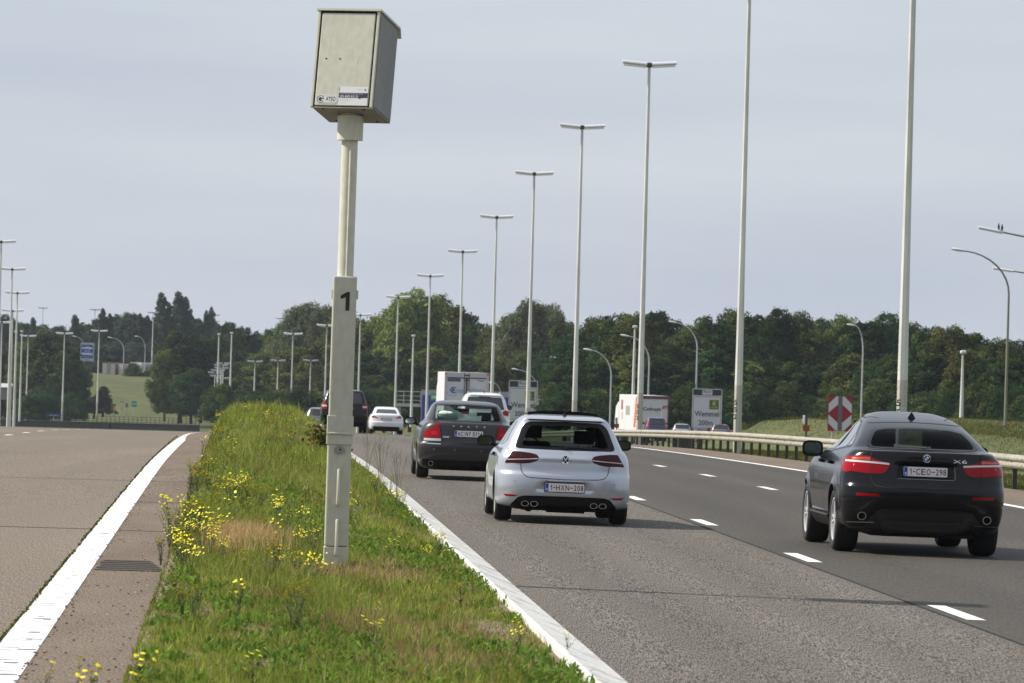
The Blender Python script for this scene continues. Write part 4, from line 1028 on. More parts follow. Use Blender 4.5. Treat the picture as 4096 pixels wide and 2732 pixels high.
# white coupe-like saloon
S_cla = scaled(VOLVO, 4.63, .89, 1.43)
far_car('saloon', 'white saloon with slanted red tail lights just right of the camera post', -6.45, 260, S_cla, M_whitecar,
        [(-.56, 1.09), (.56, 1.09), (.47, 1.30), (-.47, 1.30)], [(.42, .84), (.78, .86), (.76, .96), (.66, 1.0)], mat('cla_lamp', (.32, .01, .015), .15, 0, 1), .80, black_low=.42)
# black off-roader
S_rr = scaled(X6, 4.8, .965, 1.80, 1.18, .22)
S_rr['lv'] = [(.26, .80, .3, 4.5), (.34, .92, .1, 4.65), (.5, .955, .02, 4.75), (.7, .965, 0, 4.8), (.9, .965, .05, 4.78), (1.05, .955, .08, 4.7), (1.15, .94, .10, 3.6), (1.25, .91, .13, 3.35), (1.4, .86, .2, 3.15), (1.6, .79, .32, 2.85), (1.7, .74, .36, 2.65), (1.75, .68, .42, 2.5), (1.785, .5, .8, 2.3), (1.80, .2, 1.2, 2.0)]
S_rr['dr'] = [(.1, .3), (1.2, .28), (1.8, .2)]
def rr_extra(t, sh):
    mb = MB(); sh.patch(mb, [(-.40, .99), (.40, .99), (.40, 1.06), (-.40, 1.06)], off=.012); mb.build('tailgate_trim', mat('trim_grey', (.10, .10, .105), .3, .5), t)
    mb = MB()
    for sx in (1, -1): sh.patch(mb, [(sx * a, b) for a, b in ((.74, 1.06), (.93, 1.06), (.92, 1.13), (.74, 1.13))][::sx], off=.013)
    mb.build('reversing_light', M_clear_lens, t)
    mb = MB(); sh.text(mb, 'RANGE ROVER', 0, 1.10, .55, .05, .014); mb.build('maker_lettering', M_chrome, t)
far_car('off_roader', 'black boxy off-roader partly hidden behind the speed camera post', -6.92, 208, S_rr, M_carblack,
        [(-.74, 1.22), (.74, 1.22), (.64, 1.68), (-.64, 1.68)], [(.74, .96), (.94, .96), (.90, 1.24), (.76, 1.24)], M_red_lens, .86, black_low=.48, sidewin=(1.24, 1.66), extra=rr_extra)
# white estate with roof rails
S_wh = scaled(GOLF, 4.5, .90, 1.68, 1.08, .75)
def wh_extra(t, sh):
    for sx in (-1, 1):
        mb = MB(); pts = [sh.cast(sx * .54, y, 'top', 0)[0] + Vector((0, 0, .045)) for y in (.75, 1.4, 2.1)]
        mb.tube([pts[0] - Vector((0, 0, .05))] + pts + [pts[-1] - Vector((0, 0, .05))], .018, 6); mb.build('roof_rail', mat('rail_silver', (.6, .6, .6), .3, .8), t)
    mb = MB(); sh.patch(mb, [(-.2, 1.51), (.2, 1.51), (.2, 1.54), (-.2, 1.54)], off=.012); mb.build('high_brake_light', M_red_dark, t)
    p = sh.cast(0, .8, 'top', 0)[0]; MB().tube([p, p + Vector((0, -.05, .09))], [.02, .004], 6).build('roof_antenna', M_black, t)
far_car('estate_car', 'white estate car with roof rails between the grey saloon and the white lorry', -.90, 171, S_wh, M_whitecar,
        [(-.68, 1.10), (.68, 1.10), (.57, 1.52), (-.57, 1.52)], [(.50, .93), (.82, .90), (.86, 1.06), (.70, 1.10)], M_red_lens, .60, extra=wh_extra, sidewin=(1.15, 1.52))
# dark estate disappearing over the crest
S_dk = scaled(GOLF, 4.6, .89, 1.50, 1.05, .8)
far_car('estate_car', 'dark grey estate car far ahead, half hidden by the grassy median', -11.15, 292, S_dk, M_greycar,
        [(-.62, 1.02), (.62, 1.02), (.54, 1.36), (-.54, 1.36)], [(.52, .84), (.80, .82), (.78, .96), (.60, .98)], mat('vivid_red_lens', (.7, .03, .02), .2, 0, 1), .80)  # lens in a brighter red base colour, without any glow
# vehicles on the slip road, seen over the crash barrier
SLIP = 'cars on the slip road behind the crash barrier'
def slip(xs, roof, Y, H):
    p = ray_pt(xs, roof, Y); return p.x, p.y, p.z - H
x, y, z = slip(2628, 1670, 388, 1.62)
far_car('people_carrier', 'dark blue people carrier with tall red tail lights behind the orange striped lorry', x, y, scaled(GOLF, 3.9, .85, 1.62, 1.14, .6), M_navycar,
        [(-.62, 1.05), (.62, 1.05), (.58, 1.52), (-.58, 1.52)], [(.66, .85), (.84, .85), (.76, 1.45), (.66, 1.45)], mat('tall_lamp_red', (.6, .05, .06), .2, 0, 1), None, z, .03, group=SLIP)
x, y, z = slip(2730, 1695, 440, 1.46)
far_car('hatchback', 'pale grey hatchback between the blue people carrier and the road sign', x, y, scaled(GOLF, 4.2, .88, 1.46, 1.05), paint_mat('pale_grey_car_paint', (.40, .41, .43), .4, .3, .8),
        [(-.66, 1.0), (.66, 1.0), (.58, 1.36), (-.58, 1.36)], [(.5, .82), (.8, .8), (.78, .94), (.6, .95)], M_red_lens, None, z, .02, group=SLIP)
x, y, z = slip(2884, 1697, 436, 1.44)
def brk(t, sh):
    mb = MB(); sh.patch(mb, [(-.25, 1.37), (.25, 1.37), (.25, 1.41), (-.25, 1.41)], off=.012); mb.build('high_brake_light', M_red_lens, t)
far_car('hatchback', 'grey hatchback before the lower right corner of the road sign', x, y, scaled(GOLF, 4.2, .88, 1.44, 1.05), M_greycar,
        [(-.66, .99), (.66, .99), (.57, 1.34), (-.57, 1.34)], [(.5, .82), (.8, .8), (.78, .94), (.6, .95)], M_red_lens, None, z, .0, group=SLIP, extra=brk)
x, y, z = slip(3520, 1654, 236, 1.46)
far_car('hatchback', 'dark car whose roof just shows above the black coupe-backed off-roader', x, y, scaled(GOLF, 4.2, .88, 1.46, 1.05), M_darkcar,
        [(-.66, 1.0), (.66, 1.0), (.58, 1.36), (-.58, 1.36)], [(.5, .82), (.8, .8), (.78, .94), (.6, .95)], M_red_lens, None, z, .0, group=SLIP)

# ------------------------------------------------------------------ lorries
M_lorry = noisy('lorry_white', [(.3, (.66, .66, .67)), (.7, (.58, .58, .60))], 1.2, 5, .5)
def lorry(name, label, X, Y, z, rotz, length, W, H, decorate, cab=True, group=None, box_m=M_lorry):
    t = thing(name, label, 'lorry', (X, Y, z), rotz, group)
    fl = 1.05
    bx = MB().box((0, length / 2, (fl + H) / 2), (W, length, H - fl)); bx.build('cargo_box', box_m, t, bevel=.03)
    ch_ = MB().box((0, length / 2, .9), (1.0, length, .24)); ch_.box((0, .12, .55), (W * .95, .12, .16)); ch_.build('chassis', M_black, t)
    for sx in (-1, 1):
        MB().box((sx * (W / 2 - .22), .06, .82), (.36, .05, .13)).build('tail_light', M_red_lens, t)
        for wy in (1.2, 2.5, length - .6):
            wb = MB().lathe([(-.3, .28), (-.32, .34), (-.3, .49), (0, .51), (.3, .49), (.32, .34), (.3, .28)], 24); wb.lathe([(-.29, .28), (-.2, .1), (-.22, 0)], 16)
            w = wb.build('wheel', M_rubber, t, True); w.location = (sx * (W / 2 - .34), wy, .51)
    if cab:
        cb = MB(); P = [(0, .55), (0, 2.95), (.35, 3.35), (1.6, 2.95), (2.05, 1.7), (2.1, .55)]
        vs = [(s_ * (W / 2 - .05), length + .5 + a, b) for s_ in (-1, 1) for a, b in P]; n = len(P)
        cb.add(vs, [tuple(range(n)), tuple(range(2 * n - 1, n - 1, -1))] + [(i, i + n, (i + 1) % n + n, (i + 1) % n) for i in range(n)]); cb.build('cab', box_m, t, bevel=.05)
        MB().box((0, length + 2.32, 2.3), (W - .3, .08, .8)).build('windscreen', M_sideglass, t)
    decorate(t, W, H, length)
    return t
def euro_lorry(t, W, H, L):
    y = -.012
    fr = MB()
    for a, b, c, d in ((-W / 2, W / 2, H - .28, H - .0), (-W / 2, -W / 2 + .14, 1.1, H - .28), (W / 2 - .14, W / 2, 1.1, H - .28)): fr.prism([(a, c), (b, c), (b, d), (a, d)], -.03, 0)
    fr.build('rear_frame', mat('lorry_frame', (.50, .50, .51), .5), t)
    ln = MB(); ln.prism([(-.045, 1.1), (.045, 1.1), (.045, H - .30), (-.045, H - .30)], -.035, -.004); ln.prism([(-W / 2 + .14, H - .335), (W / 2 - .14, H - .335), (W / 2 - .14, H - .285), (-W / 2 + .14, H - .285)], -.034, -.004)
    for x in (-.13, .13): ln.tube([(x, -.03, 1.1), (x, -.03, H - .05)], .018, 6)
    ln.box((0, -.03, H - .16), (.34, .03, .08)); ln.box((0, -.03, H - .43), (.24, .03, .06)); ln.build('door_gear', mat('lorry_dark', (.05, .045, .045), .6), t)
    for sx in (-1, 1):
        m = MB(); m.prism([(sx * (W / 2 - .02), H - .13), (sx * (W / 2 - .13), H - .13), (sx * (W / 2 - .13), H - .03), (sx * (W / 2 - .02), H - .03)][::sx], -.05, -.03); m.build('marker_light', mat('marker_red', (.75, .03, .05), .3), t)
    g = MB(); cx, cz = -.78, H - 1.0
    g0 = g; g = MB(); put_text(g, '€', cx, cz, .36, .36, -.016, 0, .03); e_ = g; g = g0; put_text(g, 'linea', -.35, cz - .01, .42, .26, -.016, 1, .0); put_text(g, '-', .20, cz - .02, .12, .05, -.016, 1, .0); put_text(g, 'Wijnex', .60, cz - .01, .72, .30, -.016, 1, .0)
    for k in range(12):
        a = 2 * math.pi * k / 12
        st = []
        for j in range(10):
            r = (.045 if j % 2 == 0 else .02); st.append((cx + .36 * math.cos(a) + r * math.sin(math.pi * j / 5), cz + .34 * math.sin(a) + r * math.cos(math.pi * j / 5)))
        e_.prism(st[::-1], -.016, -.012, 2 if 4 < k < 12 and k not in (5, 11) else 3)
    b_ = MB(); b_.prism([(-W / 2 + .17, H - .52), (-.36, H - .52), (-.36, H - .36), (-W / 2 + .17, H - .36)], -.018, -.01, 4)
    put_text(b_, 'TRANSPORT', -.75, H - .44, .66, .08, -.02, 5, .0); put_text(g, 'Wijnex', .78, H - .46, .38, .11, -.016, 4, .01)
    put_text(g, 'B-TEMSE', -.50, H - 1.88, .88, .17, -.016, 5, .02)
    ML = [mat('logo_blue', (.03, .08, .35), .4), mat('logo_light_blue', (.22, .36, .62), .4), mat('star_blue', (.05, .09, .3), .4), mat('star_pale', (.42, .43, .58), .4), mat('band_navy', (.03, .035, .10), .4), mat('letter_grey', (.30, .30, .34), .4)]
    g.build('rear_lettering', ML, t); e_.build('euro_emblem', ML, t); b_.build('name_band', ML, t)
p = ray_pt(1864, 1490, 281)
lorry('box_lorry', 'white box lorry with a blue euro emblem on its rear doors', p.x + .06, 281, p.z - 3.80, HEAD + .008, 8.5, 2.5, 3.80, euro_lorry, group='lorries on the road')
def stripe_lorry(t, W, H, L):
    r = MB()
    for a, b, c, d in ((-W / 2, W / 2, H - .26, H), (-W / 2, -W / 2 + .10, 1.1, H - .26), (W / 2 - .10, W / 2, 1.1, H - .26)): r.prism([(a, c), (b, c), (b, d), (a, d)], -.04, 0)
    r.build('rear_frame', mat('frame_maroon', (.13, .035, .04), .5), t)
    g = MB(); put_text(g, 'Colruyt', -.15, H - 1.12, 1.5, .36, -.014, 0, .03)
    lt_ = g; g = MB(); g.prism([(.66, H - 1.05), (.90, H - 1.05), (.98, H - .78), (.74, H - .78)], -.014, -.005, 1)
    g.prism([(1.0, H - 1.05), (1.06, H - 1.05), (1.20, H - .68), (1.14, H - .68)], -.014, -.005, 2); g.prism([(.98, H - .92), (1.04, H - 1.0), (1.04, H - .78), (.98, H - .72)], -.014, -.005, 2)
    em_ = g; g = MB(); g.prism([(.62, 1.2), (.70, 1.2), (.70, H - 1.25), (.62, H - 1.25)], -.014, -.005, 3)
    ML = [mat('logo_black', (.02, .02, .025), .4), mat('logo_orange', (.55, .10, .02), .4), mat('logo_maroon', (.22, .12, .12), .4), mat('door_bar_white', (.8, .8, .8), .4)]
    g.build('door_bar', ML, t); lt_.build('rear_lettering', ML, t); em_.build('rear_emblem', ML, t)
    s_ = MB(); x = -W / 2 - .012
    def side(pts, mi): s_.add([(x, a, b) for a, b in pts], [tuple(range(len(pts)))], mi)
    side([(1.3, 1.35), (2.3, 1.35), (1.4, H - .15), (.4, H - .15)], 0)
    side([(4.4, 2.3), (6.4, 2.3), (6.4, 3.05), (4.4, 3.05)], 1)
    side([(8.0, 2.7), (8.9, 2.7), (8.9, H - .45), (8.0, H - .45)], 2)
    side([(8.0, 1.9), (8.5, 1.9), (8.5, 2.5), (8.0, 2.5)], 3)
    s_.build('side_decoration', [mat('stripe_orange', (.62, .13, .04), .4), mat('side_picture', (.28, .32, .26), .5), mat('side_red_text', (.35, .05, .07), .4), mat('side_grey_text', (.4, .38, .38), .4)], t)
p = ray_pt(2616, 1583, 405)
lorry('box_lorry', 'white box lorry with maroon door frame and a slanted orange stripe on its side', p.x, 405, p.z - 3.95, .135, 10.0, 2.5, 3.95, stripe_lorry, group='lorries on the road')
# ================================================================== STREET FURNITURE
M_galv = noisy('galvanised_steel', [(.3, (.36, .37, .38)), (.7, (.50, .51, .52))], 3, 5, .5, 'World', metal=.25, fine=(30, .12))
M_conc = noisy('painted_pole', [(.28, (.47, .47, .43)), (.5, (.62, .62, .58)), (.72, (.69, .69, .65))], 1.1, 6, .6, 'World', stretch=(3, 3, .5), fine=(25, .07))
M_conc_base = noisy('pole_base_paint', [(.3, (.40, .39, .33)), (.7, (.48, .47, .41))], 1.4, 6, .7, fine=(20, .1))
M_lum_shell = mat('luminaire_shell', (.68, .69, .73), .4, 0)
M_lum_lens = mat('luminaire_lens', (.80, .77, .66), .25)
M_dark = mat('dark_metal', (.06, .06, .062), .5, .3)
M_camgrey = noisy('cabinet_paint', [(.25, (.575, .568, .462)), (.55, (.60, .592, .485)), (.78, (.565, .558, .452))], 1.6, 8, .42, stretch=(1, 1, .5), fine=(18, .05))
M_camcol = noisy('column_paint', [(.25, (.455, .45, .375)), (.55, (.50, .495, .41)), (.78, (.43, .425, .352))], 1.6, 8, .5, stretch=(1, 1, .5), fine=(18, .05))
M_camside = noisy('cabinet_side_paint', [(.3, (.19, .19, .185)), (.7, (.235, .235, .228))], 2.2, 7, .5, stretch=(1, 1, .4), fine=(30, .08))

def build_speed_camera():
    p = ray_pt(1341, 2275, 47.0)
    t = thing('speed_camera', 'beige speed camera housing on a tall pole marked 1 in the grassy median', 'speed camera', (p.x, p.y, p.z - .05))
    t.rotation_euler = (0, .006, .05)
    w = .222
    c = MB(); c.box((0, 0, .13), (w + .008, w + .008, .26)); c.build('foot', M_camcol, t, bevel=.008)
    c = MB(); c.box((0, 0, (.265 + 2.80) / 2), (w, w, 2.80 - .265)); c.build('column', M_camcol, t, bevel=.014)
    c = MB(); c.box((0, 0, 1.355), (w + .022, w + .022, .27)); c.box((0, -w / 2 - .014, 1.355 - .035), (w + .03, .012, .018)); c.tube([(-.10, -w / 2 - .018, 1.325), (.10, -w / 2 - .018, 1.325)], .011, 8); c.build('sleeve', M_camcol, t, bevel=.005)
    c = MB()
    for s in (-1, 1): c.box((s * (w / 2 + .008), -.02, 2.63), (.018, .06, .085))
    c.build('hinge', M_camgrey, t, bevel=.004)
    n_ = MB(); v, f = text_mesh('1', .035); W, H = v[:, 0].max(), v[:, 1].max()
    put_text(n_, '1', .005, 2.565, .085, .175, -w / 2 - .002, 0, .035); n_.build('column_number', mat('number_black', (.01, .01, .01), .5), t)
    lk = MB(); lk.prism(circle(0, 0, .048, .036, 20), -.018, 0, 0, Matrix.Translation((0, -w / 2, 1.17))); lk.prism(circle(.006, .004, .010, .010, 10), -.0195, -.018, 1, Matrix.Translation((0, -w / 2, 1.17))); lk.build('lock', [mat('lock_metal', (.30, .30, .31), .4, .7), M_black], t)
    for z0, z1 in ((.66, .98), (.19, .51)):
        hb = MB(); y = -w / 2
        hb.tube([(0, y + .01, z1), (0, y - .035, z1 - .006), (0, y - .045, z1 - .04), (0, y - .045, z0 + .04), (0, y - .035, z0 + .006), (0, y + .01, z0)], .0145, 8)
        hb.lathe([(-.014, 0), (-.014, .018), (0, .018)], 10, 0, Matrix.Translation((0, y, z1)) @ Matrix.Rotation(R(90), 4, 'Z')); hb.lathe([(-.014, 0), (-.014, .018), (0, .018)], 10, 0, Matrix.Translation((0, y, z0)) @ Matrix.Rotation(R(90), 4, 'Z'))
        hb.build('handle', M_camgrey, t, True)
    c = MB().tube([(0, 0, 2.80), (0, 0, 4.12)], .076, 32); c.build('pole', M_camgrey, t, True, 60)
    c = MB().tube([(.012, -.083, 2.80), (.012, -.083, 3.98), (.012, -.076, 4.0)], .011, 8); c.build('cable_conduit', M_camgrey, t, True, 60)
    c = MB().tube([(0, 0, 4.08), (0, 0, 4.31)], .122, 36); c.tube([(0, 0, 4.31), (0, 0, 4.34)], .10, 24); c.build('collar', M_camgrey, t, True, 60)
    h = bpy.data.objects.new('housing', None)
    W, D, Hh = .60, .62, .925
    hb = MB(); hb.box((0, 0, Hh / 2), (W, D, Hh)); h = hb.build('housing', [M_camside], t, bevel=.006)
    h.location = (.0, .0, 4.315); h.rotation_euler = (R(-10.5), R(0), R(-17.5))
    fr = MB(); y = -D / 2
    fr.box((-W / 2 + .012, y - .012, Hh / 2), (.024, .03, Hh)); fr.box((W / 2 - .012, y - .012, Hh / 2), (.024, .03, Hh))
    fr.box((0, y - .005, -.004), (W, .03, .008)); fr.build('door_frame', M_camgrey, h, bevel=.003)
    gp = MB().box((0, y - .004, Hh / 2), (W - .05, .012, Hh - .004)); gp.build('door_gap', M_seam, h)
    dr = MB().box((0, y - .014, Hh / 2 - .006), (W - .082, .026, Hh - .034)); d = dr.build('door', [M_camgrey], h, bevel=.006)
    rf = MB(); rf.box((0, -.005, Hh + .010), (W + .03, D + .07, .02)); rf.add([(-W / 2 - .015, D / 2 + .03, Hh + .02), (W / 2 + .015, D / 2 + .03, Hh + .02), (W / 2 + .015, D / 2 + .085, Hh - .075), (-W / 2 - .015, D / 2 + .085, Hh - .075),
                 (-W / 2 - .015, D / 2 + .03, Hh + .001), (W / 2 + .015, D / 2 + .03, Hh + .001), (W / 2 + .015, D / 2 + .073, Hh - .075), (-W / 2 - .015, D / 2 + .073, Hh - .075)],
                 [(0, 1, 2, 3), (7, 6, 5, 4), (1, 5, 6, 2), (4, 0, 3, 7), (3, 2, 6, 7)]); rf.build('roof', M_camgrey, h)
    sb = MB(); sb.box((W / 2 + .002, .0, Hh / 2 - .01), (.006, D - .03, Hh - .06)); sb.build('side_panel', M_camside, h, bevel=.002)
    bt = MB()
    for x, yy in ((-.2, -.25), (.2, -.25), (-.2, .22), (.2, .22)): bt.lathe([(-.012, 0), (-.012, .012), (0, .012)], 8, 0, Matrix.Translation((x, yy, -.006)) @ Matrix.Rotation(R(90), 4, 'Y'))
    bt.build('bolt', M_dark, h)
    # door details: two holes, a scratch, two stickers
    yd = y - .028
    dw, dh = W - .082, Hh - .034
    def D2(u, v): return (-dw / 2 + u * dw, .011 + v * dh)
    dt = MB()
    for u in (.145, .405): dt.prism(circle(*D2(u, .505), .008, n=12), yd - .001, yd, 0)
    dt.prism([D2(.722, .47), D2(.735, .455), D2(.742, .50), D2(.73, .535), D2(.722, .50)], yd - .0008, yd, 1)
    dt.build('door_marks', [M_black, mat('scratch', (.72, .72, .70), .6)], d)
    st = MB(); x0, z0 = D2(.025, .020); x1, z1 = D2(.43, .112)
    st.prism(round_poly([(x0, z0), (x1, z0), (x1, z1), (x0, z1)], .042, 6), yd - .001, yd, 0)
    zc = (z0 + z1) / 2; hh = (z1 - z0) / 2
    ring_o = round_poly([(x0 + .006, z0 + .008), (x1 - .006, z0 + .008), (x1 - .006, z1 - .008), (x0 + .006, z1 - .008)], .036, 6); ring_i = round_poly([(x0 + .010, z0 + .012), (x1 - .010, z0 + .012), (x1 - .010, z1 - .012), (x0 + .010, z1 - .012)], .033, 6)
    k = len(ring_o); st.add([(a, yd - .0015, b) for a, b in ring_o + ring_i], [(i, (i + 1) % k, (i + 1) % k + k, i + k) for i in range(k)], 1)
    gx0 = x0 + hh; ro = [(gx0 + hh * .86 * math.cos(a), zc + hh * .86 * math.sin(a)) for a in np.linspace(R(25), R(335), 24)]; ri = [(gx0 + hh * .72 * math.cos(a), zc + hh * .72 * math.sin(a)) for a in np.linspace(R(25), R(335), 24)]
    st.add([(a, yd - .0018, b) for a, b in ro + ri], [(i, i + 1, i + 25, i + 24) for i in range(23)], 2)
    st.prism([(gx0 + hh * .46 * math.cos(a), zc + hh * .46 * math.sin(a)) for a in np.linspace(R(35), R(330), 18)] + [(gx0, zc)], yd - .002, yd - .001, 2)
    st.prism([(gx0 - .004, zc - .002), (gx0 + hh * .82, zc + .004), (gx0 + hh * .82, zc + .012), (gx0 - .004, zc + .008)], yd - .0022, yd - .0012, 2)
    put_text(st, 'ATSO', (gx0 + hh + x1) / 2 - .006, zc + .004, x1 - gx0 - hh * 1.75, .036, yd - .0016, 2, .02); put_text(st, 'METER', x1 - .05, zc - .019, .04, .008, yd - .0016, 1, 0)
    st.build('maker_sticker', [mat('sticker_white', (.74, .74, .73), .4), mat('sticker_grey', (.30, .32, .33), .5), mat('sticker_black', (.02, .02, .03), .5)], d)
    st = MB(); x0, z0 = D2(.445, .005); x1, z1 = D2(.985, .205); hgt = z1 - z0; wdt = x1 - x0
    st.prism([(x0, z0), (x1, z0), (x1, z1), (x0, z1)], yd - .001, yd, 0)
    st.prism([(x0, z0 + hgt * .40), (x1, z0 + hgt * .40), (x1, z0 + hgt * .67), (x0, z0 + hgt * .67)], yd - .0016, yd - .001, 1)
    put_text(st, '03 443 63 31', x0 + wdt * .36, z0 + hgt * .485, wdt * .62, hgt * .12, yd - .002, 0, .01); put_text(st, 'CONTROLE EN ONDERHOUD', x0 + wdt * .44, z0 + hgt * .615, wdt * .78, hgt * .055, yd - .002, 2, 0)
    put_text(st, 'dienst', x0 + wdt * .73, z0 + hgt * .86, wdt * .2, hgt * .05, yd - .002, 2, 0); st.prism(circle(x0 + wdt * .90, z0 + hgt * .84, .009, .012, 10), yd - .002, yd - .001, 3)
    for q, ww in ((.33, .44), (.24, .36), (.12, .25)): st.prism([(x0 + .012, z0 + hgt * q - .002), (x0 + wdt * ww, z0 + hgt * q - .002), (x0 + wdt * ww, z0 + hgt * q + .001), (x0 + .012, z0 + hgt * q + .001)], yd - .0016, yd - .001, 2)
    st.prism([(x0 + wdt * .70, z0 + hgt * .33), (x0 + wdt * .77, z0 + hgt * .38), (x0 + wdt * .84, z0 + hgt * .41), (x0 + wdt * .70, z0 + hgt * .41)], yd - .0018, yd - .001, 1)
    for q, mi in ((.94, 4), (.84, 5), (.74, 6)): st.prism([(x0 - .004, z0 + hgt * (q - .05)), (x0 + .003, z0 + hgt * (q - .05)), (x0 + .003, z0 + hgt * (q + .05)), (x0 - .004, z0 + hgt * (q + .05))], yd - .002, yd - .001, mi)
    st.build('service_sticker', [mat('label_white', (.76, .76, .76), .4), mat('label_dark', (.035, .033, .05), .5), mat('label_grey', (.50, .50, .52), .5), mat('label_logo', (.25, .26, .32), .5), mat('label_blue', (.10, .35, .5), .5), mat('label_orange', (.6, .2, .05), .5), mat('label_yellow', (.65, .6, .06), .5)], d)
build_speed_camera()

# ------------------------------------------------------------------ lamp posts
def luminaire(parent, sx, L=1.17, tilt=R(4.5), z=0.0, dx=.12, y=0.0, far=False):
    M = Matrix.Translation((sx * dx, y, z)) @ Matrix.Rotation(-sx * tilt, 4, 'Y')
    mb = MB(); prof = [(-.14, .0), (-.17, .05), (-.14, .12), (-.05, .155), (.05, .155), (.14, .12), (.17, .05), (.14, 0)]
    vs = [(sx * a, yy, zz) for a in (0, L) for yy, zz in prof]; n = len(prof)
    fs = [(i, i + 1, n + i + 1, n + i) for i in range(n - 1)] + [tuple(range(n)), tuple(range(2 * n - 1, n - 1, -1)), (n - 1, 0, n, 2 * n - 1)]
    mb.add(vs, fs, 0, M); o = mb.build('luminaire', M_lum_far if far else M_lum_shell, parent, True, 35)
    lb = MB(); lb.box((sx * (L / 2 - .02), 0, -.055), (L * .92, .26, .085), 0, M); lb.build('lens', M_lum_far if far else M_lum_lens, o)
M_lum_far = mat('luminaire_grey', (.36, .37, .40), .5)
def t_lamp(name, label, X, Y, z, H, group, r0=.165, numbered=False, left_hook=False):
    t = thing(name, label, 'street lamp', (X, Y, z), HEAD, group)
    c = MB().tube([(0, 0, -.3), (0, 0, 2.6)], [r0 * 1.0, r0 * .965], 8, rot=R(10)); c.build('pole_base', M_conc_base, t)
    c = MB().tube([(0, 0, 2.6), (0, 0, H * .5), (0, 0, H)], [r0 * .955, r0 * .68, r0 * .44], 8, rot=R(10)); c.build('pole', M_conc, t)
    c = MB().box((0, 0, H + .09), (.26, .3, .22)); c.build('bracket', M_dark, t, bevel=.03)
    fr = group == LG4
    luminaire(t, -1, .95 if fr else 1.17, z=H + .06, far=fr); luminaire(t, 1, .95 if fr else 1.17, z=H + .06, far=fr)
    if numbered:
        nb = MB()
        for i, d in enumerate('552'): put_text(nb, d, -.055, 1.95 - i * .27, .11, .19, -r0 - .004, 0, .02, Matrix.Rotation(R(-22), 4, 'Z'))
        nb.build('pole_number', M_black, t)
    return t
LG4 = 'small far twin-headed lamp posts'
LAMPG = 'twin-headed lamp posts behind the right crash barrier'
desc = ['tall lamp post behind the black off-roader, its head above the frame', 'tall lamp post right of the road sign, its head above the frame', 'tallest twin-headed lamp post showing its whole head, before the orange striped lorry',
        'second tallest twin-headed lamp post, above the silver hatchback sunroof', 'twin-headed lamp post standing before the left of two identical road signs', 'twin-headed lamp post rising just right of the white lorry', 'twin-headed lamp post rising behind the white lorry roof',
        'twin-headed lamp post before the left end of the blue gantry sign', 'twin-headed lamp post rising above the white saloon', 'twin-headed lamp post just right of the speed camera column', 'twin-headed lamp post just left of the speed camera column, head partly hidden', 'smallest twin-headed lamp post of the receding right row, left of the camera column']
for k in range(12):
    Y = 141.6 + 47.35 * k; X = float(oX(18.5, Y)); zr_ = float(terrain(X, Y)) if k < 4 else float(roadz(18.5, Y)) - .1
    t_lamp('street_lamp', desc[k], X, Y, zr_, 18.0, LAMPG, .16, k < 3)
LG2 = 'twin-headed lamp posts of the left carriageway'
for (xs, ys, Y, lb) in ((5, 967, 430, 'tallest twin-headed lamp post cut by the left picture edge'), (49, 1077, 472, 'second tallest of the lamp posts bunched at the left edge'), (70, 1172, 520, 'third tallest lamp post at the left edge, right side of the bunch'),
                        (51, 1243, 567, 'lamp post of the left bunch hidden behind two nearer poles'), (8, 1290, 615, 'shortest twin-headed lamp post of the bunch at the left edge')):
    p = ray_pt(xs, ys, Y); t_lamp('street_lamp', lb, p.x, Y, p.z - 18.1, 18.0, LG2)
LG3 = 'twin-headed lamp posts behind the concrete wall'
for (xs, ys, Y, lb) in ((113, 1347, 785, 'lamp post in front of the left edge of the round dark tree on the left'), (258, 1337, 745, 'lamp post in front of the middle of the round dark tree on the left'), (397, 1327, 765, 'lamp post just right of the blue billboard')):
    p = ray_pt(xs, ys, Y); b = ray_pt(xs - 10, 1678, Y); t_lamp('street_lamp', lb, p.x, Y, b.z, p.z - b.z, LG3, .15)
LG4 = 'small far twin-headed lamp posts'
for (xs, ys, yb, Y, lb) in ((1020, 1450, 1640, 700, 'far lamp post with its head before brown-green trees, left of the grass crest middle'), (1112, 1446, 1640, 705, 'far lamp post between the two medium posts over the grass crest'), (1243, 1446, 1640, 700, 'far lamp post left of the speed camera column before dark trees'), (1430, 1443, 1640, 690, 'far lamp post head just right of the speed camera column'),
        (893, 1457, 1620, 742, 'topmost lamp head in the far stack of lamp heads'), (884, 1465, 1620, 746, 'second lamp head from the top of the far stack'), (886, 1476, 1620, 750, 'third lamp head from the top of the far stack'), (872, 1485, 1620, 754, 'fourth lamp head from the top of the far stack'), (860, 1494, 1620, 758, 'leftmost lamp head of the far stack'), (868, 1507, 1620, 762, 'second lowest lamp head of the far stack'), (890, 1516, 1620, 766, 'lowest lamp head of the far stack'),
        (172, 1234, 1345, 1090, 'thin far lamp post standing against the sky on the left'), (380, 1241, 1500, 1000, 'thin far lamp post rising from behind the blue billboard'), (613, 1253, 1480, 960, 'thin far lamp post beside the tall poplars'), (860, 1262, 1400, 1020, 'thin far lamp post right of the small poplar pair'), (1120, 1276, 1345, 1200, 'faintest lamp post against the sky left of the camera column')):
    p = ray_pt(xs, ys, Y); b = ray_pt(xs - 6, yb, Y); t_lamp('street_lamp', lb, p.x, Y, b.z, p.z - b.z, LG4, .14)
M_oldpole = noisy('weathered_pole', [(.3, (.16, .155, .12)), (.7, (.24, .23, .18))], 2, 6, .7, fine=(20, .1))
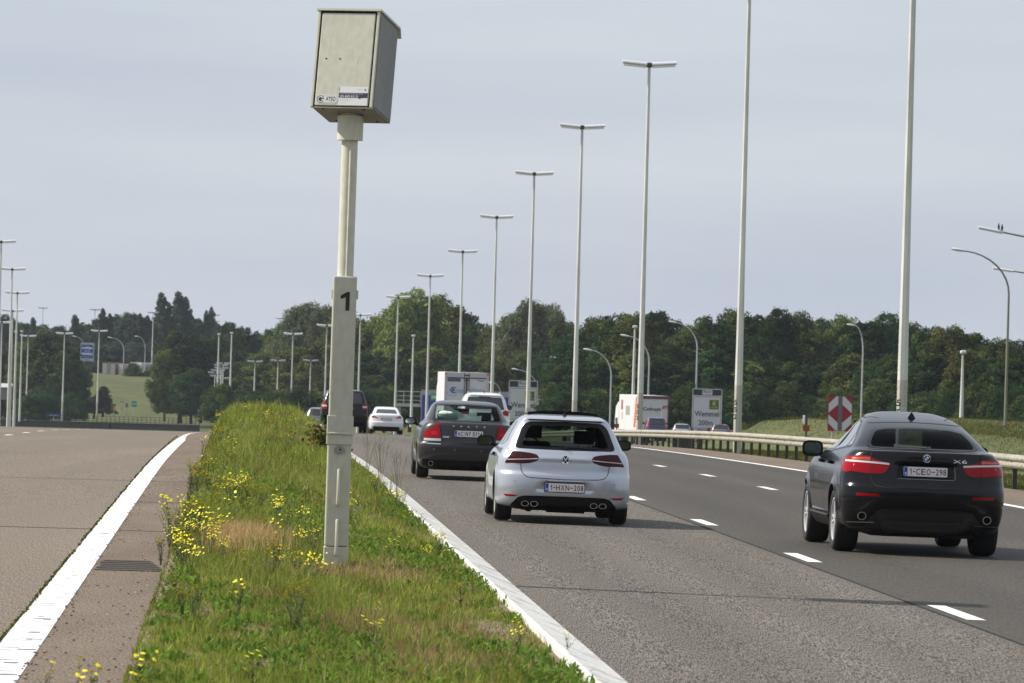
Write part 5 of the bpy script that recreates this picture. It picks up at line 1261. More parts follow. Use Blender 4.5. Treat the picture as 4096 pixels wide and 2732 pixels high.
def arm_lamp(label, base, tipx, H, arm, m=None, rise=.35, group='curved single-arm lamp posts', r0=.10, head=.75, kind='lamp', sgn=-1):
    t = thing('street_lamp', label, 'street lamp', base, 0, group); m = m or M_galv
    pts = [(0, 0, -.3), (0, 0, H * .4), (0, 0, H - 2.4)]; rad = [r0, r0 * .85, r0 * .7]
    for k in range(1, 9):
        a = k / 8 * math.pi / 2 * .93; pts.append((sgn * arm * (1 - math.cos(a)) * .98, 0, H - 2.4 + (2.4 - rise * .3) * math.sin(a))); rad.append(r0 * (.7 - .035 * k))
    MB().tube(pts, rad, 10).build('pole', m, t, True, 60)
    e = pts[-1]
    hb = MB(); Mx = Matrix.Translation(e) @ Matrix.Rotation(-sgn * R(8), 4, 'Y'); n = 12
    for i, (a, w_, h_) in enumerate(((0, .05, .05), (.12, .10, .07), (.4, .14, .09), (.65, .12, .08), (.78, .04, .03))):
        hb.v += [tuple(Mx @ Vector((sgn * a * head / .75, w_ * math.cos(2 * math.pi * k / n), h_ * math.sin(2 * math.pi * k / n)))) for k in range(n)]
    hb.f = [(i * n + k, i * n + (k + 1) % n, (i + 1) * n + (k + 1) % n, (i + 1) * n + k) for i in range(4) for k in range(n)] + [tuple(range(n)), tuple(range(5 * n - 1, 4 * n - 1, -1))]; hb.m = [0] * len(hb.f)
    hb.build('luminaire', mat('luminaire_pale', (.62, .63, .65), .35), t, True, 60)
    return t
# (x of the pole, y of the top, x of the tip, distance, height, label)
for (xp, yt, xt, Y, lb, m) in ((4040, 1000, 3780, 272, 'dark weathered curved lamp post at the right edge of the picture', M_oldpole), (3455, 1298, 3385, 428, 'curved lamp post rising left of the big pole behind the black off-roader', None),
        (2792, 1288, 2662, 449, 'curved lamp post rising behind the right road sign', None), (2600, 1342, 2470, 440, 'curved lamp post rising behind the orange striped lorry', None), (2448, 1398, 2322, 448, 'curved lamp post just left of the orange striped lorry', None),
        (2312, 1430, 2190, 560, 'curved lamp post half hidden behind the pole above the silver hatchback', None), (2152, 1477, 2035, 580, 'curved lamp post above the left road sign', None), (2008, 1530, 1950, 590, 'curved lamp post just right of the white lorry', None),
        (338, 1345, 285, 930, 'curved lamp post behind the blue billboard', None), (497, 1350, 425, 930, 'curved lamp post over the parked lorries on the hill', None), (582, 1345, 535, 915, 'pale curved lamp post beside the thin post on the hill', None), (800, 1353, 825, 940, 'curved lamp post behind the right of the two round trees', None)):
    p = ray_pt(xp, yt, Y); H = 10.0; a = abs(xp - xt) / FPX * Y - .75
    arm_lamp(lb, (p.x, Y, p.z - H), xt, H, max(a, .8), m, r0=.10 if m is None else .085, sgn=1 if xt > xp else -1)
# heads on long arms reaching in from the right
def tube_lamp(label, tip, end, xpole, Y, birds=False):
    a, b = ray_pt(*tip, Y), ray_pt(*end, Y); px = ray_pt(xpole, end[1] + 30, Y)
    t = thing('street_lamp', label, 'street lamp', (px.x, Y, float(terrain(px.x, Y))), 0, 'lamp posts beyond the right picture edge'); o = t.location
    d = (b - a).normalized(); L = 1.35
    MB().tube([(0, 0, 0), (0, 0, px.z - o.z - 1.5), tuple(px - o + Vector((-.5, 0, -.3))), tuple(b - o), tuple(a + d * L - o)], [.1, .08, .06, .05, .045], 8).build('pole', M_oldpole, t, True, 60)
    ang = math.atan2(d.z, d.x); M = Matrix.Translation(a - o) @ Matrix.Rotation(-ang, 4, 'Y'); mb = MB(); prof = [(-.13, -.06), (-.14, .02), (-.07, .07), (.07, .07), (.14, .02), (.13, -.06)]
    vs = [(q, y_, z_) for q in (0, L) for y_, z_ in prof]; n = 6
    mb.add(vs, [(i, i + 1, n + i + 1, n + i) for i in range(5)] + [tuple(range(6)), tuple(range(11, 5, -1))], 0, M); q = mb.build('luminaire', M_lum_shell, t, True, 35)
    MB().box((L / 2, 0, -.07), (L * .94, .22, .05), 0, M).build('lens', M_lum_lens, q)
    return a, d
a, d = tube_lamp('long lamp head with two birds on it, reaching in from the right edge', (3914, 909), (4100, 947), 4230, 265)
def bird(label, pos, rz):
    mb = MB(); n = 10; rows = [(-.17, .012, -.08), (-.10, .035, -.045), (-.03, .062, .01), (.04, .068, .06), (.09, .05, .12), (.105, .034, .165), (.115, .036, .20), (.135, .02, .205), (.16, .006, .195)]
    for a_, r_, z_ in rows: mb.v += [(a_ * .7, r_ * math.cos(2 * math.pi * k / n), .13 + z_ + r_ * math.sin(2 * math.pi * k / n)) for k in range(n)]
    mb.f = [(i * n + k, i * n + (k + 1) % n, (i + 1) * n + (k + 1) % n, (i + 1) * n + k) for i in range(len(rows) - 1) for k in range(n)] + [tuple(range(n)), tuple(range(9 * n - 1, 8 * n - 1, -1))]; mb.m = [0] * len(mb.f)
    for s in (-.02, .02): mb.tube([(.02, s, .11), (.02, s, 0)], .006, 5)
    o = mb.build('pigeon', mat('pigeon_grey', (.03, .03, .036), .8), None, True, 60); o.location = pos; o.rotation_euler = (0, R(-25), rz); tag(o, label, 'bird', 'birds on the lamp head')
bird('dark pigeon perched upright on the lamp head, the left of two', a + d * 1.06 + Vector((0, 0, .06)), R(115)); bird('dark pigeon perched on the lamp head, the right and lower of two', a + d * 1.30 + Vector((0, 0, .05)), R(60))
tube_lamp('lower long lamp head crossing behind the dark curved lamp post', (3972, 1072), (4100, 1092), 4250, 330)
LG5 = 'slim lamp posts seen end-on'
for (xs, ys, yb, Y, lb) in ((3852, 1414, 1665, 372, 'slim white lamp post before the trees at far right'), (2540, 1312, 1590, 450, 'slim lamp post rising above the orange striped lorry'), (1654, 1347, 1690, 560, 'slim lamp post between the white saloon and the gantry'), (927, 1335, 1625, 700, 'right one of two slim lamp posts at the left end of the grass crest'), (876, 1340, 1625, 690, 'left one of two slim lamp posts at the left end of the grass crest'), (65, 1330, 1672, 700, 'slim lamp post inside the bunch of poles at the left edge'), (88, 1328, 1672, 720, 'slim lamp post right of the bunch of poles at the left edge')):
    p = ray_pt(xs, ys, Y); b = ray_pt(xs - 8, yb, Y); H = p.z - b.z
    t = thing('street_lamp', lb, 'street lamp', (p.x, Y, b.z), 0, LG5)
    MB().tube([(0, 0, -.5), (0, 0, H)], [.16, .075], 10).build('pole', M_conc, t, True, 60)
    mb = MB().box((0, -.2, H + .10), (.42, .9, .26)); mb.build('luminaire', mat('luminaire_pale2', (.6, .6, .6), .4), t, bevel=.08)

# ------------------------------------------------------------------ crash barrier
def crash_barrier():
    t = thing('crash_barrier', 'weathered steel crash barrier along the right shoulder', 'crash barrier', (0, 0, 0))
    Ys = np.concatenate([np.arange(60, 300, 2.0), np.arange(300, 420, 6.0)])
    prof = [(.03, .75), (0, .755), (-.05, .725), (-.075, .68), (-.07, .64), (-.015, .605), (-.015, .575), (-.07, .54), (-.075, .50), (-.05, .455), (0, .43), (.03, .435)]
    mb = MB(); n = len(prof)
    for y in Ys: mb.v += [(float(oX(17.5 + a, y)), float(y), float(roadz(17.5, y)) - .10 + z) for a, z in prof]
    mb.f = [(i * n + k, (i + 1) * n + k, (i + 1) * n + (k + 1) % n, i * n + (k + 1) % n) for i in range(len(Ys) - 1) for k in range(n)]; mb.m = [0] * len(mb.f)
    mb.build('rail', noisy('weathered_rail', [(.25, (.27, .245, .195)), (.55, (.34, .315, .255)), (.75, (.22, .19, .145))], 1.3, 7, .55, stretch=(1, .25, 1), fine=(12, .12)), t, True, 30)
    M_post = mat('barrier_post', (.05, .045, .04), .7, .2)
    pys = list(np.arange(91.5, 262, 2.85)) + [193.5, 194.7, 197.2, 198.5, 199.7, 200.9, 202.0, 203.2, 204.6, 206.0]
    pb = MB(); pb.box((.06, 0, .18), (.10, .06, 1.06)); pb.box((.0, 0, .59), (.06, .05, .12)); first = None
    for y in pys:
        if first is None: first = pb.build('post', M_post, t); o = first
        else: o = first.copy(); link(o, t)
        o.location = (float(oX(17.5, y)), float(y), float(roadz(17.5, y)) - .10)
    sp = MB()
    for y in np.arange(92.5, 262, 4.0):
        sp.box((float(oX(17.5, y)) - .074, float(y), float(roadz(17.5, y)) - .10 + .66), (.012, .02, .03)); sp.box((float(oX(17.5, y)) - .074, float(y), float(roadz(17.5, y)) - .10 + .52), (.012, .02, .03))
    sp.build('rail_bolts', M_dark, t)
crash_barrier()
# marker posts just behind the barrier
M_orange = mat('orange_plate', (.34, .075, .02), .6)
for (xs, yt, Y, lb) in ((3226, 1660, 160, 'orange C1 marker post with white reflector left of the chevron sign'), (2468, 1668, 240, 'orange marker post left of the orange striped lorry')):
    p = ray_pt(xs, yt, Y); t = thing('marker_post', lb, 'marker post', (p.x, Y, p.z - 1.35), 0, 'orange kilometre markers')
    MB().tube([(0, 0, -.2), (0, 0, 1.32)], .035, 8).build('post', mat('marker_dark', (.05, .045, .035), .7), t, True)
    MB().box((-.075, -.02, 1.2), (.07, .06, .27)).build('reflector', M_white, t, bevel=.012)
    c = MB().prism(round_poly([(-.11, .83), (.11, .83), (.11, 1.03), (-.11, 1.03)], .03), -.065, -.045); c = c.build('plate', M_orange, t)
    x_ = MB(); put_text(x_, 'C1', 0, .93, .13, .12, -.067, 0, .01); x_.build('plate_lettering', mat('plate_text_dark', (.06, .02, .01), .6), c)
# red and white chevron board
p = ray_pt(3362, 1584, 205); w, h = 1.0, 1.44
t = thing('chevron_sign', 'red and white chevron warning board on the grass bank behind the barrier', 'road sign', (p.x, 205, p.z - h - .35), .03)
mb = MB().box((0, 0, .35 + h / 2), (w, .03, h)); mb.build('board', mat('sign_red', (.30, .008, .02), .4), t)
fc = MB(); y = -.017; B = .35
for s in (-1, 1):
    def q(pts, mi): fc.add([(s * a, y, B + b) for a, b in pts][::s], [tuple(range(len(pts)))], mi)
    q([(.09, h * .985), (.17, h * .985), (.475, h * .77), (.475, h * .52), (.09, h * .755)], 0)
    q([(.09, h * .015), (.17, h * .015), (.475, h * .22), (.475, h * .47), (.09, h * .235)], 0)
fc.build('white_stripes', mat('sign_white', (.60, .61, .64), .4), t)
MB().box((0, -.012, B + h / 2), (.165, .02, h)).build('centre_strip', mat('sign_grey', (.13, .13, .15), .5), t)
for s in (-.3, .3):
    MB().tube([(s, .03, -.6), (s, .03, B + h * .9)], .03, 8).build('post', M_galv, t, True)

# ------------------------------------------------------------------ direction signs
M_signwhite = noisy('sign_sheet_white', [(.3, (.60, .60, .62)), (.7, (.66, .66, .68))], .6, 4, .4)
M_signblack = mat('sign_black', (.012, .012, .015), .4); M_signgreen = mat('sign_green', (.01, .13, .07), .4); M_signyellow = mat('sign_yellow', (.62, .42, .015), .4)
def exit_sign(label, xs, yt, Y, wpx, rz):
    p = ray_pt(xs, yt, Y); w = wpx / FPX * Y; h = w * 1.37
    t = thing('direction_sign', label, 'road sign', (p.x, Y, p.z - h - 1.6), rz, 'exit signs for the ring'); b = 1.6; y = -.03
    mb = MB().prism(round_poly([(-w / 2, b), (w / 2, b), (w / 2, b + h), (-w / 2, b + h)], .12), y, .03); mb.build('board', M_signwhite, t)
    top = b + h; e = .025 * w
    fc = MB(); yy = y - .006
    def rect(x0, z0, x1, z1, mi, dy=0): fc.prism([(x0, z0), (x1, z0), (x1, z1), (x0, z1)], yy - dy, y + .001, mi)
    rect(-w / 2 + e, top - h * .165, w / 2 - e, top - e, 0)
    fc.prism(round_poly([(-w * .17, top - h * .150), (w * .17, top - h * .150), (w * .17, top - e * 1.6), (-w * .17, top - e * 1.6)], .05), yy - .006, y, 1)
    put_text(fc, 'Ring', 0, top - h * .085, w * .27, h * .085, yy - .012, 0, .015)
    zb, zt, xl, xr, th = b + e * 1.2, top - h * .195, -w / 2 + e * 1.4, w / 2 - e * 1.4, .012 * w
    for r_ in ((xl, zb, xr, zb + th), (xl, zt - th, xr, zt), (xl, zb, xl + th, zt), (xr - th, zb, xr, zt)): rect(*r_, 0)
    gx, gz, gs = w * .235, top - h * .385, w * .34
    rect(gx - gs / 2, gz - gs / 2, gx + gs / 2, gz + gs / 2, 3); rect(gx - gs * .44, gz - gs * .44, gx + gs * .44, gz + gs * .44, 2, .005)
    put_text(fc, '8', gx, gz + gs * .12, gs * .34, gs * .44, yy - .012, 3, .03)
    rect(gx - gs * .32, gz - gs * .29, gx + gs * .20, gz - gs * .23, 3, .008); fc.prism([(gx + gs * .16, gz - gs * .35), (gx + gs * .36, gz - gs * .26), (gx + gs * .16, gz - gs * .17)], yy - .008, y, 3)
    put_text(fc, 'Wemmel', 0, b + h * .385, w * .82, h * .135, yy - .01, 0, .012); put_text(fc, '200m', -w * .03, b + h * .165, w * .48, h * .12, yy - .01, 0, .012)
    fc.build('sign_face', [M_signblack, M_signwhite, M_signgreen, M_signyellow], t)
    for s in (-.32, .32): MB().tube([(s * w, .08, -1.5), (s * w, .08, b + h * .95)], .07, 10).build('post', M_galv, t, True)
exit_sign('white exit sign for Wemmel right of the orange striped lorry', 2830, 1555, 443, 119, .0)
exit_sign('white exit sign for Wemmel split by a lamp post, above the silver hatchback', 2094, 1522, 500, 116, .0)
# sign gantry with a blue panel
def gantry():
    Y = 570; k = Y / FPX
    p0 = ray_pt(1865, 1560, Y); t = thing('sign_gantry', 'grey sign gantry with walkway railings and a blue sign behind the lorry', 'sign gantry', (p0.x, Y, p0.z - 14), .0)
    def L(xs, ys): q = ray_pt(xs, ys, Y); return q.x - p0.x, q.z - (p0.z - 14)
    xa, za = L(1580, 1618); xb, zb = L(2256, 1632)
    m = MB(); zd = (za + zb) / 2 - .1
    m.box(((xa + xb) / 2, .6, zd), (xb - xa, .9, .34)); m.build('walkway', M_galv, t)
    rl = MB()
    for zz in (.55, 1.05, 1.55): rl.tube([(xa, .15, zd + zz), (xb, .15, zd + zz)], .035, 6); rl.tube([(xa, 1.05, zd + zz), (xb, 1.05, zd + zz)], .035, 6)
    for i in range(21):
        x = xa + (xb - xa) * i / 20; rl.tube([(x, .15, zd), (x, .15, zd + 1.55)], .035, 6); rl.tube([(x, 1.05, zd), (x, 1.05, zd + 1.55)], .035, 6)
    rl.build('railing', M_galv, t)
    for x in (xa + .4, xb - .6):
        MB().box((x, 1.0, zd / 2 - 2), (.5, .5, zd + 4)).build('support', M_galv, t)
    ld = MB(); x = xb - .2
    for s in (-.25, .25): ld.tube([(x + s, .0, zd - 2.2), (x + s, .0, zd + 1.6)], .05, 6)
    for i in range(9): ld.tube([(x - .25, .0, zd - 2.0 + i * .42), (x + .25, .0, zd - 2.0 + i * .42)], .03, 5)
    ld.build('ladder', M_galv, t)
    x0, z1 = L(1686, 1558); x1, _ = L(2050, 1570); _, z0 = L(1686, 1705)
    MB().prism([(x0, z0), (x1, z0), (x1, z1), (x0, z1)], -.05, .05).build('sign_panel', mat('gantry_grey', (.36, .37, .40), .5), t)
    f = MB(); zt = z1 - .62
    f.prism([(x0 + .1, z0 + .1), (x1 - .1, z0 + .1), (x1 - .1, zt), (x0 + .1, zt)], -.07, -.05, 0)
    ex, ez = L(1738, 1588); f.prism(round_poly([(ex - .46, ez - .40), (ex + .46, ez - .40), (ex + .46, ez + .40), (ex - .46, ez + .40)], .1), -.085, -.07, 1)
    put_text(f, 'E40', ex, ez, .66, .42, -.09, 2, .03)
    f.build('sign_face', [mat('motorway_blue', (.012, .045, .34), .4), mat('route_green', (.05, .36, .16), .4), M_white], t)
gantry()

# ------------------------------------------------------------------ far left: wall, fence, rail, signs, hoarding, parked lorries
M_wall = noisy('stained_concrete', [(.3, (.065, .062, .056)), (.6, (.10, .095, .085)), (.75, (.045, .043, .04))], .35, 7, .9, stretch=(1, 1, 2))
YW = 742
a, b = ray_pt(-250, 1671, YW), ray_pt(800, 1672, YW)
t = thing('retaining_wall', 'dark stained concrete wall across the end of the left carriageway', 'wall', ((a.x + b.x) / 2, YW, a.z - 3))
wl_ = b.x - a.x
MB().box((0, 0, 1.4), (wl_, .5, 2.8)).build('panel', M_wall, t); MB().box((0, -.06, 2.9), (wl_, .7, .22)).build('coping', noisy('coping_concrete', [(.3, (.05, .048, .044)), (.7, (.085, .08, .072))], .6, 5, .9), t)
MB().box((12.2 - 6, -.27, 1.4), (.35, .06, 2.7)).build('joint', M_seam, t)
fa, fb = ray_pt(-250, 1646, YW + 1), ray_pt(800, 1644, YW + 1)
t = thing('railing_fence', 'thin dark railing fence on top of the concrete wall', 'fence', ((fa.x + fb.x) / 2, YW + .9, a.z))
fl_ = fb.x - fa.x; fh = fa.z - a.z
M_fence = mat('fence_dark', (.02, .02, .022), .6)
rl = MB()
for z in (.15, fh * .55, fh): rl.box((0, 0, z), (fl_, .05, .05))
rl.build('rails', M_fence, t)
pb = MB().box((0, 0, fh / 2), (.07, .07, fh)); first = None; nP = 60
for i in range(nP):
    if first is None: first = pb.build('post', M_fence, t); o = first
    else: o = first.copy(); link(o, t)
    o.location = (-fl_ / 2 + fl_ * i / (nP - 1), 0, 0)
# white low crash barrier in front of the wall
Yb = 700; a, b = ray_pt(-250, 1699, Yb), ray_pt(690, 1699, Yb)
t = thing('crash_barrier', 'thin pale crash barrier in front of the dark concrete wall', 'crash barrier', ((a.x + b.x) / 2, Yb, a.z - .7))
MB().box((0, 0, .62), (b.x - a.x, .08, .14)).build('rail', M_galv, t)
pb = MB().box((0, .05, .0), (.10, .10, 1.3)); first = None
for i in range(16):
    if first is None: first = pb.build('post', M_galv, t); o = first
    else: o = first.copy(); link(o, t)
    o.location = (-(b.x - a.x) / 2 + (b.x - a.x) * i / 15, 0, 0)
# little signs standing at the foot of the green hill
def small_sign(label, xs, ys, yb, Y, shape, wpx, hpx, col, post=M_galv):
    p = ray_pt(xs, ys, Y); k = Y / FPX; w, h = wpx * k, hpx * k; pb_ = ray_pt(xs, yb, Y)
    t = thing('small_sign', label, 'road sign', (p.x, Y, pb_.z), 0, 'small signs at the foot of the hill'); z = p.z - pb_.z
    m = MB(); m.prism(circle(0, z, w / 2, h / 2, 14) if shape == 'o' else [(-w / 2, z - h / 2), (w / 2, z - h / 2), (w / 2, z + h / 2), (-w / 2, z + h / 2)], -.06, -.02)
    m.build('sign_plate', mat('small_sign_colour', col, .5), t)
    if shape == 'o': MB().prism([(-w * .2, z - h * .1), (w * .2, z - h * .1), (w * .2, z + h * .35), (-w * .2, z + h * .35)], -.08, -.06).build('sign_symbol', M_white, t)
    else: MB().prism([(-w * .3, z - h * .06), (w * .3, z - h * .06), (w * .3, z + h * .06), (-w * .3, z + h * .06)], -.08, -.06).build('sign_symbol', M_white if col[0] < .3 else M_dark, t)
    MB().tube([(0, 0, -.5), (0, 0, z)], .06, 6).build('post', post, t)
small_sign('round red and white sign above an orange box at the hill foot', 488, 1605, 1645, 780, 'o', 11, 12, (.5, .06, .04)); small_sign('orange box sign under the round red sign', 487, 1634, 1650, 782, 'r', 8, 18, (.65, .25, .02)); small_sign('orange box sign left of the round red sign', 457, 1634, 1650, 782, 'r', 9, 16, (.62, .26, .02))
small_sign('small dark blue sign between the round red and the turquoise signs', 507, 1621, 1650, 782, 'r', 10, 16, (.04, .08, .25)); small_sign('turquoise sign right of the blue one at the hill foot', 537, 1616, 1650, 780, 'r', 20, 24, (.05, .33, .26)); small_sign('blue and white sign on an orange post at the median left end', 795, 1642, 1672, 740, 'r', 9, 10, (.10, .16, .45), M_orange)
small_sign('wide blue sign lying low before the round dark tree at the left', 215, 1661, 1675, 760, 'r', 58, 12, (.015, .04, .26))
# blue hoarding
Y = 885; k = Y / FPX; p = ray_pt(350, 1371, Y); w, h = 54 * k, 74 * k
t = thing('billboard', 'blue roadside billboard with white lettering on the green hill', 'billboard', (p.x, Y, p.z - h - 4.5)); B = 4.5
MB().prism([(-w / 2, B), (w / 2, B), (w / 2, B + h), (-w / 2, B + h)], -.1, .1).build('board', mat('board_rim', (.42, .42, .46), .5), t)
f = MB(); f.prism([(-w / 2 + .15, B + .5), (w / 2 - .15, B + .5), (w / 2 - .15, B + h - .35), (-w / 2 + .15, B + h - .35)], -.12, -.1, 0)
put_text(f, 'solden', 0, B + h * .73, w * .76, h * .14, -.13, 1, .04); put_text(f, 'bij', 0, B + h * .545, w * .34, h * .09, -.13, 1, .0); put_text(f, 'MEUBELS', 0, B + h * .40, w * .80, h * .12, -.13, 1, .05); put_text(f, 'Vorsten', 0, B + h * .25, w * .62, h * .10, -.13, 2, .02)
put_text(f, '4', w * .40, B + h * .87, w * .08, h * .07, -.13, 1, 0); f.prism([(-.3, B + .12), (.3, B + .12), (.2, B + .6), (-.2, B + .6)], -.14, -.1, 3)
f.build('board_face', [mat('board_blue', (.02, .07, .36), .4), M_white, mat('board_pale_blue', (.18, .28, .55), .4), mat('board_olive', (.35, .36, .15), .5)], t)
for s in (-.3, .3): MB().tube([(s * w, .2, -2), (s * w, .2, B + h)], .14, 8).build('post', M_dark, t)
def plain(t, W, H, L):
    m = MB(); m.prism([(-W / 2 + .1, 1.2), (W / 2 - .1, 1.2), (W / 2 - .1, H - .2), (-W / 2 + .1, H - .2)], -.03, -.01, 0)
    for x in (-.25, .25, 0): m.tube([(x, -.05, 1.1), (x, -.05, H - .1)], .04, 5, 1)
    m.build('rear_doors', [mat('door_cream', (.52, .48, .44), .5), M_dark], t)
PL = 'lorries parked on the hill'
for (xs, ys, lb, L_, rz, bm) in ((436, 1450, 'parked lorry with cream rear doors on the hill', 9, -.06, mat('lorry_brown', (.20, .10, .09), .6)), (500, 1456, 'grey parked lorry behind the cream-doored one', 9, -.3, mat('lorry_grey', (.30, .32, .36), .6)), (545, 1450, 'white-roofed parked lorry behind the hilltop bush', 10, -.5, mat('lorry_pale', (.50, .50, .52), .5)), (620, 1455, 'parked lorry half hidden by the round tree on the hill', 9, -.1, mat('lorry_mauve', (.36, .32, .33), .6))):
    p = ray_pt(xs, ys, 918); lorry('parked_lorry', lb, p.x, 918, p.z - 3.6, rz, L_, 2.5, 3.6, plain, True, PL, bm)
# a grey shed at the very left edge
p = ray_pt(6, 1598, 725); t = thing('shed', 'grey shed with pale roof at the left picture edge behind the lamp posts', 'shed', (p.x - 1.0, 725, p.z))
MB().box((0, 0, .9), (4.6, 5, 1.8)).build('wall', mat('shed_grey', (.20, .20, .22), .7), t)
r = MB(); r.add([(-2.6, -2.8, 1.8), (2.6, -2.8, 1.8), (2.6, 2.8, 1.8), (-2.6, 2.8, 1.8), (-2.6, 0, 2.35), (2.6, 0, 2.35)], [(0, 1, 5, 4), (2, 3, 4, 5), (1, 2, 5), (3, 0, 4), (3, 2, 1, 0)]); r.build('roof', mat('shed_roof', (.42, .42, .42), .6), t)
MB().box((.4, -2.53, .9), (1.2, .06, 1.5)).build('door', mat('shed_door', (.10, .10, .11), .6), t)
# litter: a crumpled white bag by the roadside
p = ray_pt(1423, 1722, 190); rr_ = random.Random(3); mb = MB(); n, m_ = 12, 7; vs = []
for j in range(m_ + 1):
    for i in range(n):
        a_ = math.pi * j / m_ - math.pi / 2; b_ = 2 * math.pi * i / n; q = 1 + rr_.uniform(-.28, .28)
        vs.append((.20 * q * math.cos(a_) * math.cos(b_), .2 * q * math.cos(a_) * math.sin(b_), .13 + .15 * q * math.sin(a_)))
mb.add(vs, [(j * n + i, j * n + (i + 1) % n, (j + 1) * n + (i + 1) % n, (j + 1) * n + i) for j in range(m_) for i in range(n)])
o = mb.build('litter_bag', mat('bag_white', (.75, .75, .76), .6), None, True, 60); o.location = (float(oX(2.75, 190)), 190, float(roadz(2.7, 190)) + .02); tag(o, 'crumpled white bag on the road edge beside the speed camera column', 'bag')
# ================================================================== TREES AND PLANTS
M_bark = noisy('bark', [(.3, (.05, .042, .032)), (.7, (.09, .078, .06))], 4, 6, .95)
M_leaf = leaf_mat('tree_leaves', .18, vary=.25)
def tree_mesh(name, seed, H, rx, z0, shape, nclump, nleaf, leaf, cols, spread=1.0):
    """crown mesh: many leaf-sized faces gathered into clumps around an uneven crown"""
    g = np.random.default_rng(seed); cen = []; rad = []
    while len(cen) < nclump:
        u = g.uniform(0, 1); a = g.uniform(0, 2 * math.pi)
        z = z0 + (H - z0) * u
        if shape == 'round': prof_ = (1 - (2 * min(max(u, .0), 1) - .82)**2 / 1.42)**.5 if u > .02 else .7; prof_ = max(.15, prof_)
        elif shape == 'poplar': prof_ = max(.12, math.sin(math.pi * min(1, (u * .92 + .08)))**.55)
        elif shape == 'cone': prof_ = max(.06, (1 - u)**.8)
        else: prof_ = max(.2, (1 - u**2.2)**.5)
        lob = 1 + .22 * math.sin(3 * a + seed) + .14 * math.sin(5 * a + 9 * u + seed * 2)
        r = rx * prof_ * lob * (g.uniform(.45, 1.0)**.5)
        cen.append((r * math.cos(a), r * math.sin(a), z)); rad.append(g.uniform(.55, 1.2) * rx * (.225 if shape != 'poplar' else .30))
    # a few sprays standing out beyond the outline
    cen, rad = np.array(cen), np.array(rad)
    per = nleaf // nclump; P = []; C = []
    base = np.array(cols)
    for c, r in zip(cen, rad):
        d = g.normal(0, 1, (per, 3)); d /= np.linalg.norm(d, axis=1)[:, None]
        rr = r * g.uniform(.35, 1.0, per)**.45 * g.choice([1.0, 1.0, 1.0, 1.25], per)
        P.append(c + d * rr[:, None] * np.array([1, 1, .78])); tone = base[g.integers(0, len(base))] * g.uniform(.8, 1.22)
        C.append(np.repeat(tone[None], per, 0) * g.normal(1, .13, (per, 1)))
    # inner foliage that closes the crown, so only small gaps stay open
    k = nleaf // 5; u = g.uniform(.03, .93, k); a = g.uniform(0, 2 * math.pi, k)
    pr = np.sqrt(np.clip(1 - (2 * u - .82)**2 / 1.42, .1, 1)) if shape == 'round' else (np.sin(math.pi * np.clip(u * .92 + .08, 0, 1))**.55 if shape == 'poplar' else ((1 - u)**.8 if shape == 'cone' else np.sqrt(1 - u**2.2)))
    r = rx * pr * np.sqrt(g.uniform(0, 1, k)) * .86
    P.append(np.stack([r * np.cos(a), r * np.sin(a), z0 + (H - z0) * u], -1)); C.append(base[g.integers(0, len(base), k)] * g.normal(1, .15, (k, 1)))
    big = np.concatenate([np.ones(per * nclump), np.full(k, 1.9)])
    P, C = np.concatenate(P), np.clip(np.concatenate(C), .004, .5); n = len(P)
    P[:, 2] = np.maximum(P[:, 2], .05)
    nrm = g.normal(0, 1, (n, 3)) + np.array([0, 0, .7]) + .5 * (P - np.array([0, 0, H * .45])) / rx; nrm /= np.linalg.norm(nrm, axis=1)[:, None]
    t1 = np.cross(nrm, g.normal(0, 1, (n, 3))); t1 /= np.maximum(np.linalg.norm(t1, axis=1), 1e-6)[:, None]; t2 = np.cross(nrm, t1)
    s = (leaf * g.uniform(.55, 1.45, n) * big)[:, None]
    V = np.stack([P - t1 * s, P - t2 * s * .55, P + t1 * s, P + t2 * s * .55], 1).reshape(-1, 3)
    return np_mesh(name, V, np.arange(4 * n), np.full(n, 4), M_leaf, np.repeat(C[:, None], 4, 1).reshape(-1, 3))
def trunk_mesh(name, seed, H, r):
    g = random.Random(seed); mb = MB(); x = y = 0; pts = [(0, 0, -1.5)]; rad = [r * 1.25]
    for k in range(1, 7):
        x += g.uniform(-.15, .15); y += g.uniform(-.15, .15); pts.append((x, y, H * .78 * k / 6)); rad.append(r * (1 - k / 7))
    mb.tube(pts, rad, 8)
    for k in range(9):
        i = g.randint(1, 5); p = pts[i]; a = g.uniform(0, 6.28); L = H * g.uniform(.14, .26)
        mb.tube([p, (p[0] + math.cos(a) * L * .5, p[1] + math.sin(a) * L * .5, p[2] + L * .45), (p[0] + math.cos(a) * L, p[1] + math.sin(a) * L, p[2] + L * .75)], [rad[i] * .55, rad[i] * .35, .02], 6)
    return make_mesh(name, mb.v, mb.f, M_bark, mb.m, True)
DARK = [(0.033, 0.069, 0.024), (0.044, 0.083, 0.029), (0.027, 0.06, 0.025), (0.058, 0.085, 0.031)]
OLIVE = [(0.097, 0.131, 0.035), (0.119, 0.144, 0.042), (0.081, 0.119, 0.031), (0.139, 0.141, 0.042)]
LITE = [(0.172, 0.212, 0.048), (0.202, 0.231, 0.06), (0.137, 0.181, 0.044), (0.111, 0.161, 0.04)]
GREY = [(0.134, 0.157, 0.084), (0.163, 0.182, 0.106), (0.112, 0.134, 0.073), (0.096, 0.115, 0.058)]
BROWN = [(0.053, 0.069, 0.029), (0.061, 0.071, 0.032), (0.044, 0.065, 0.026), (0.071, 0.073, 0.034)]
FARG = [(0.068, 0.101, 0.062), (0.081, 0.112, 0.073), (0.059, 0.085, 0.059)]  # far greens, bluer and paler: distance haze mixed into the leaf colour
PROTO = {}
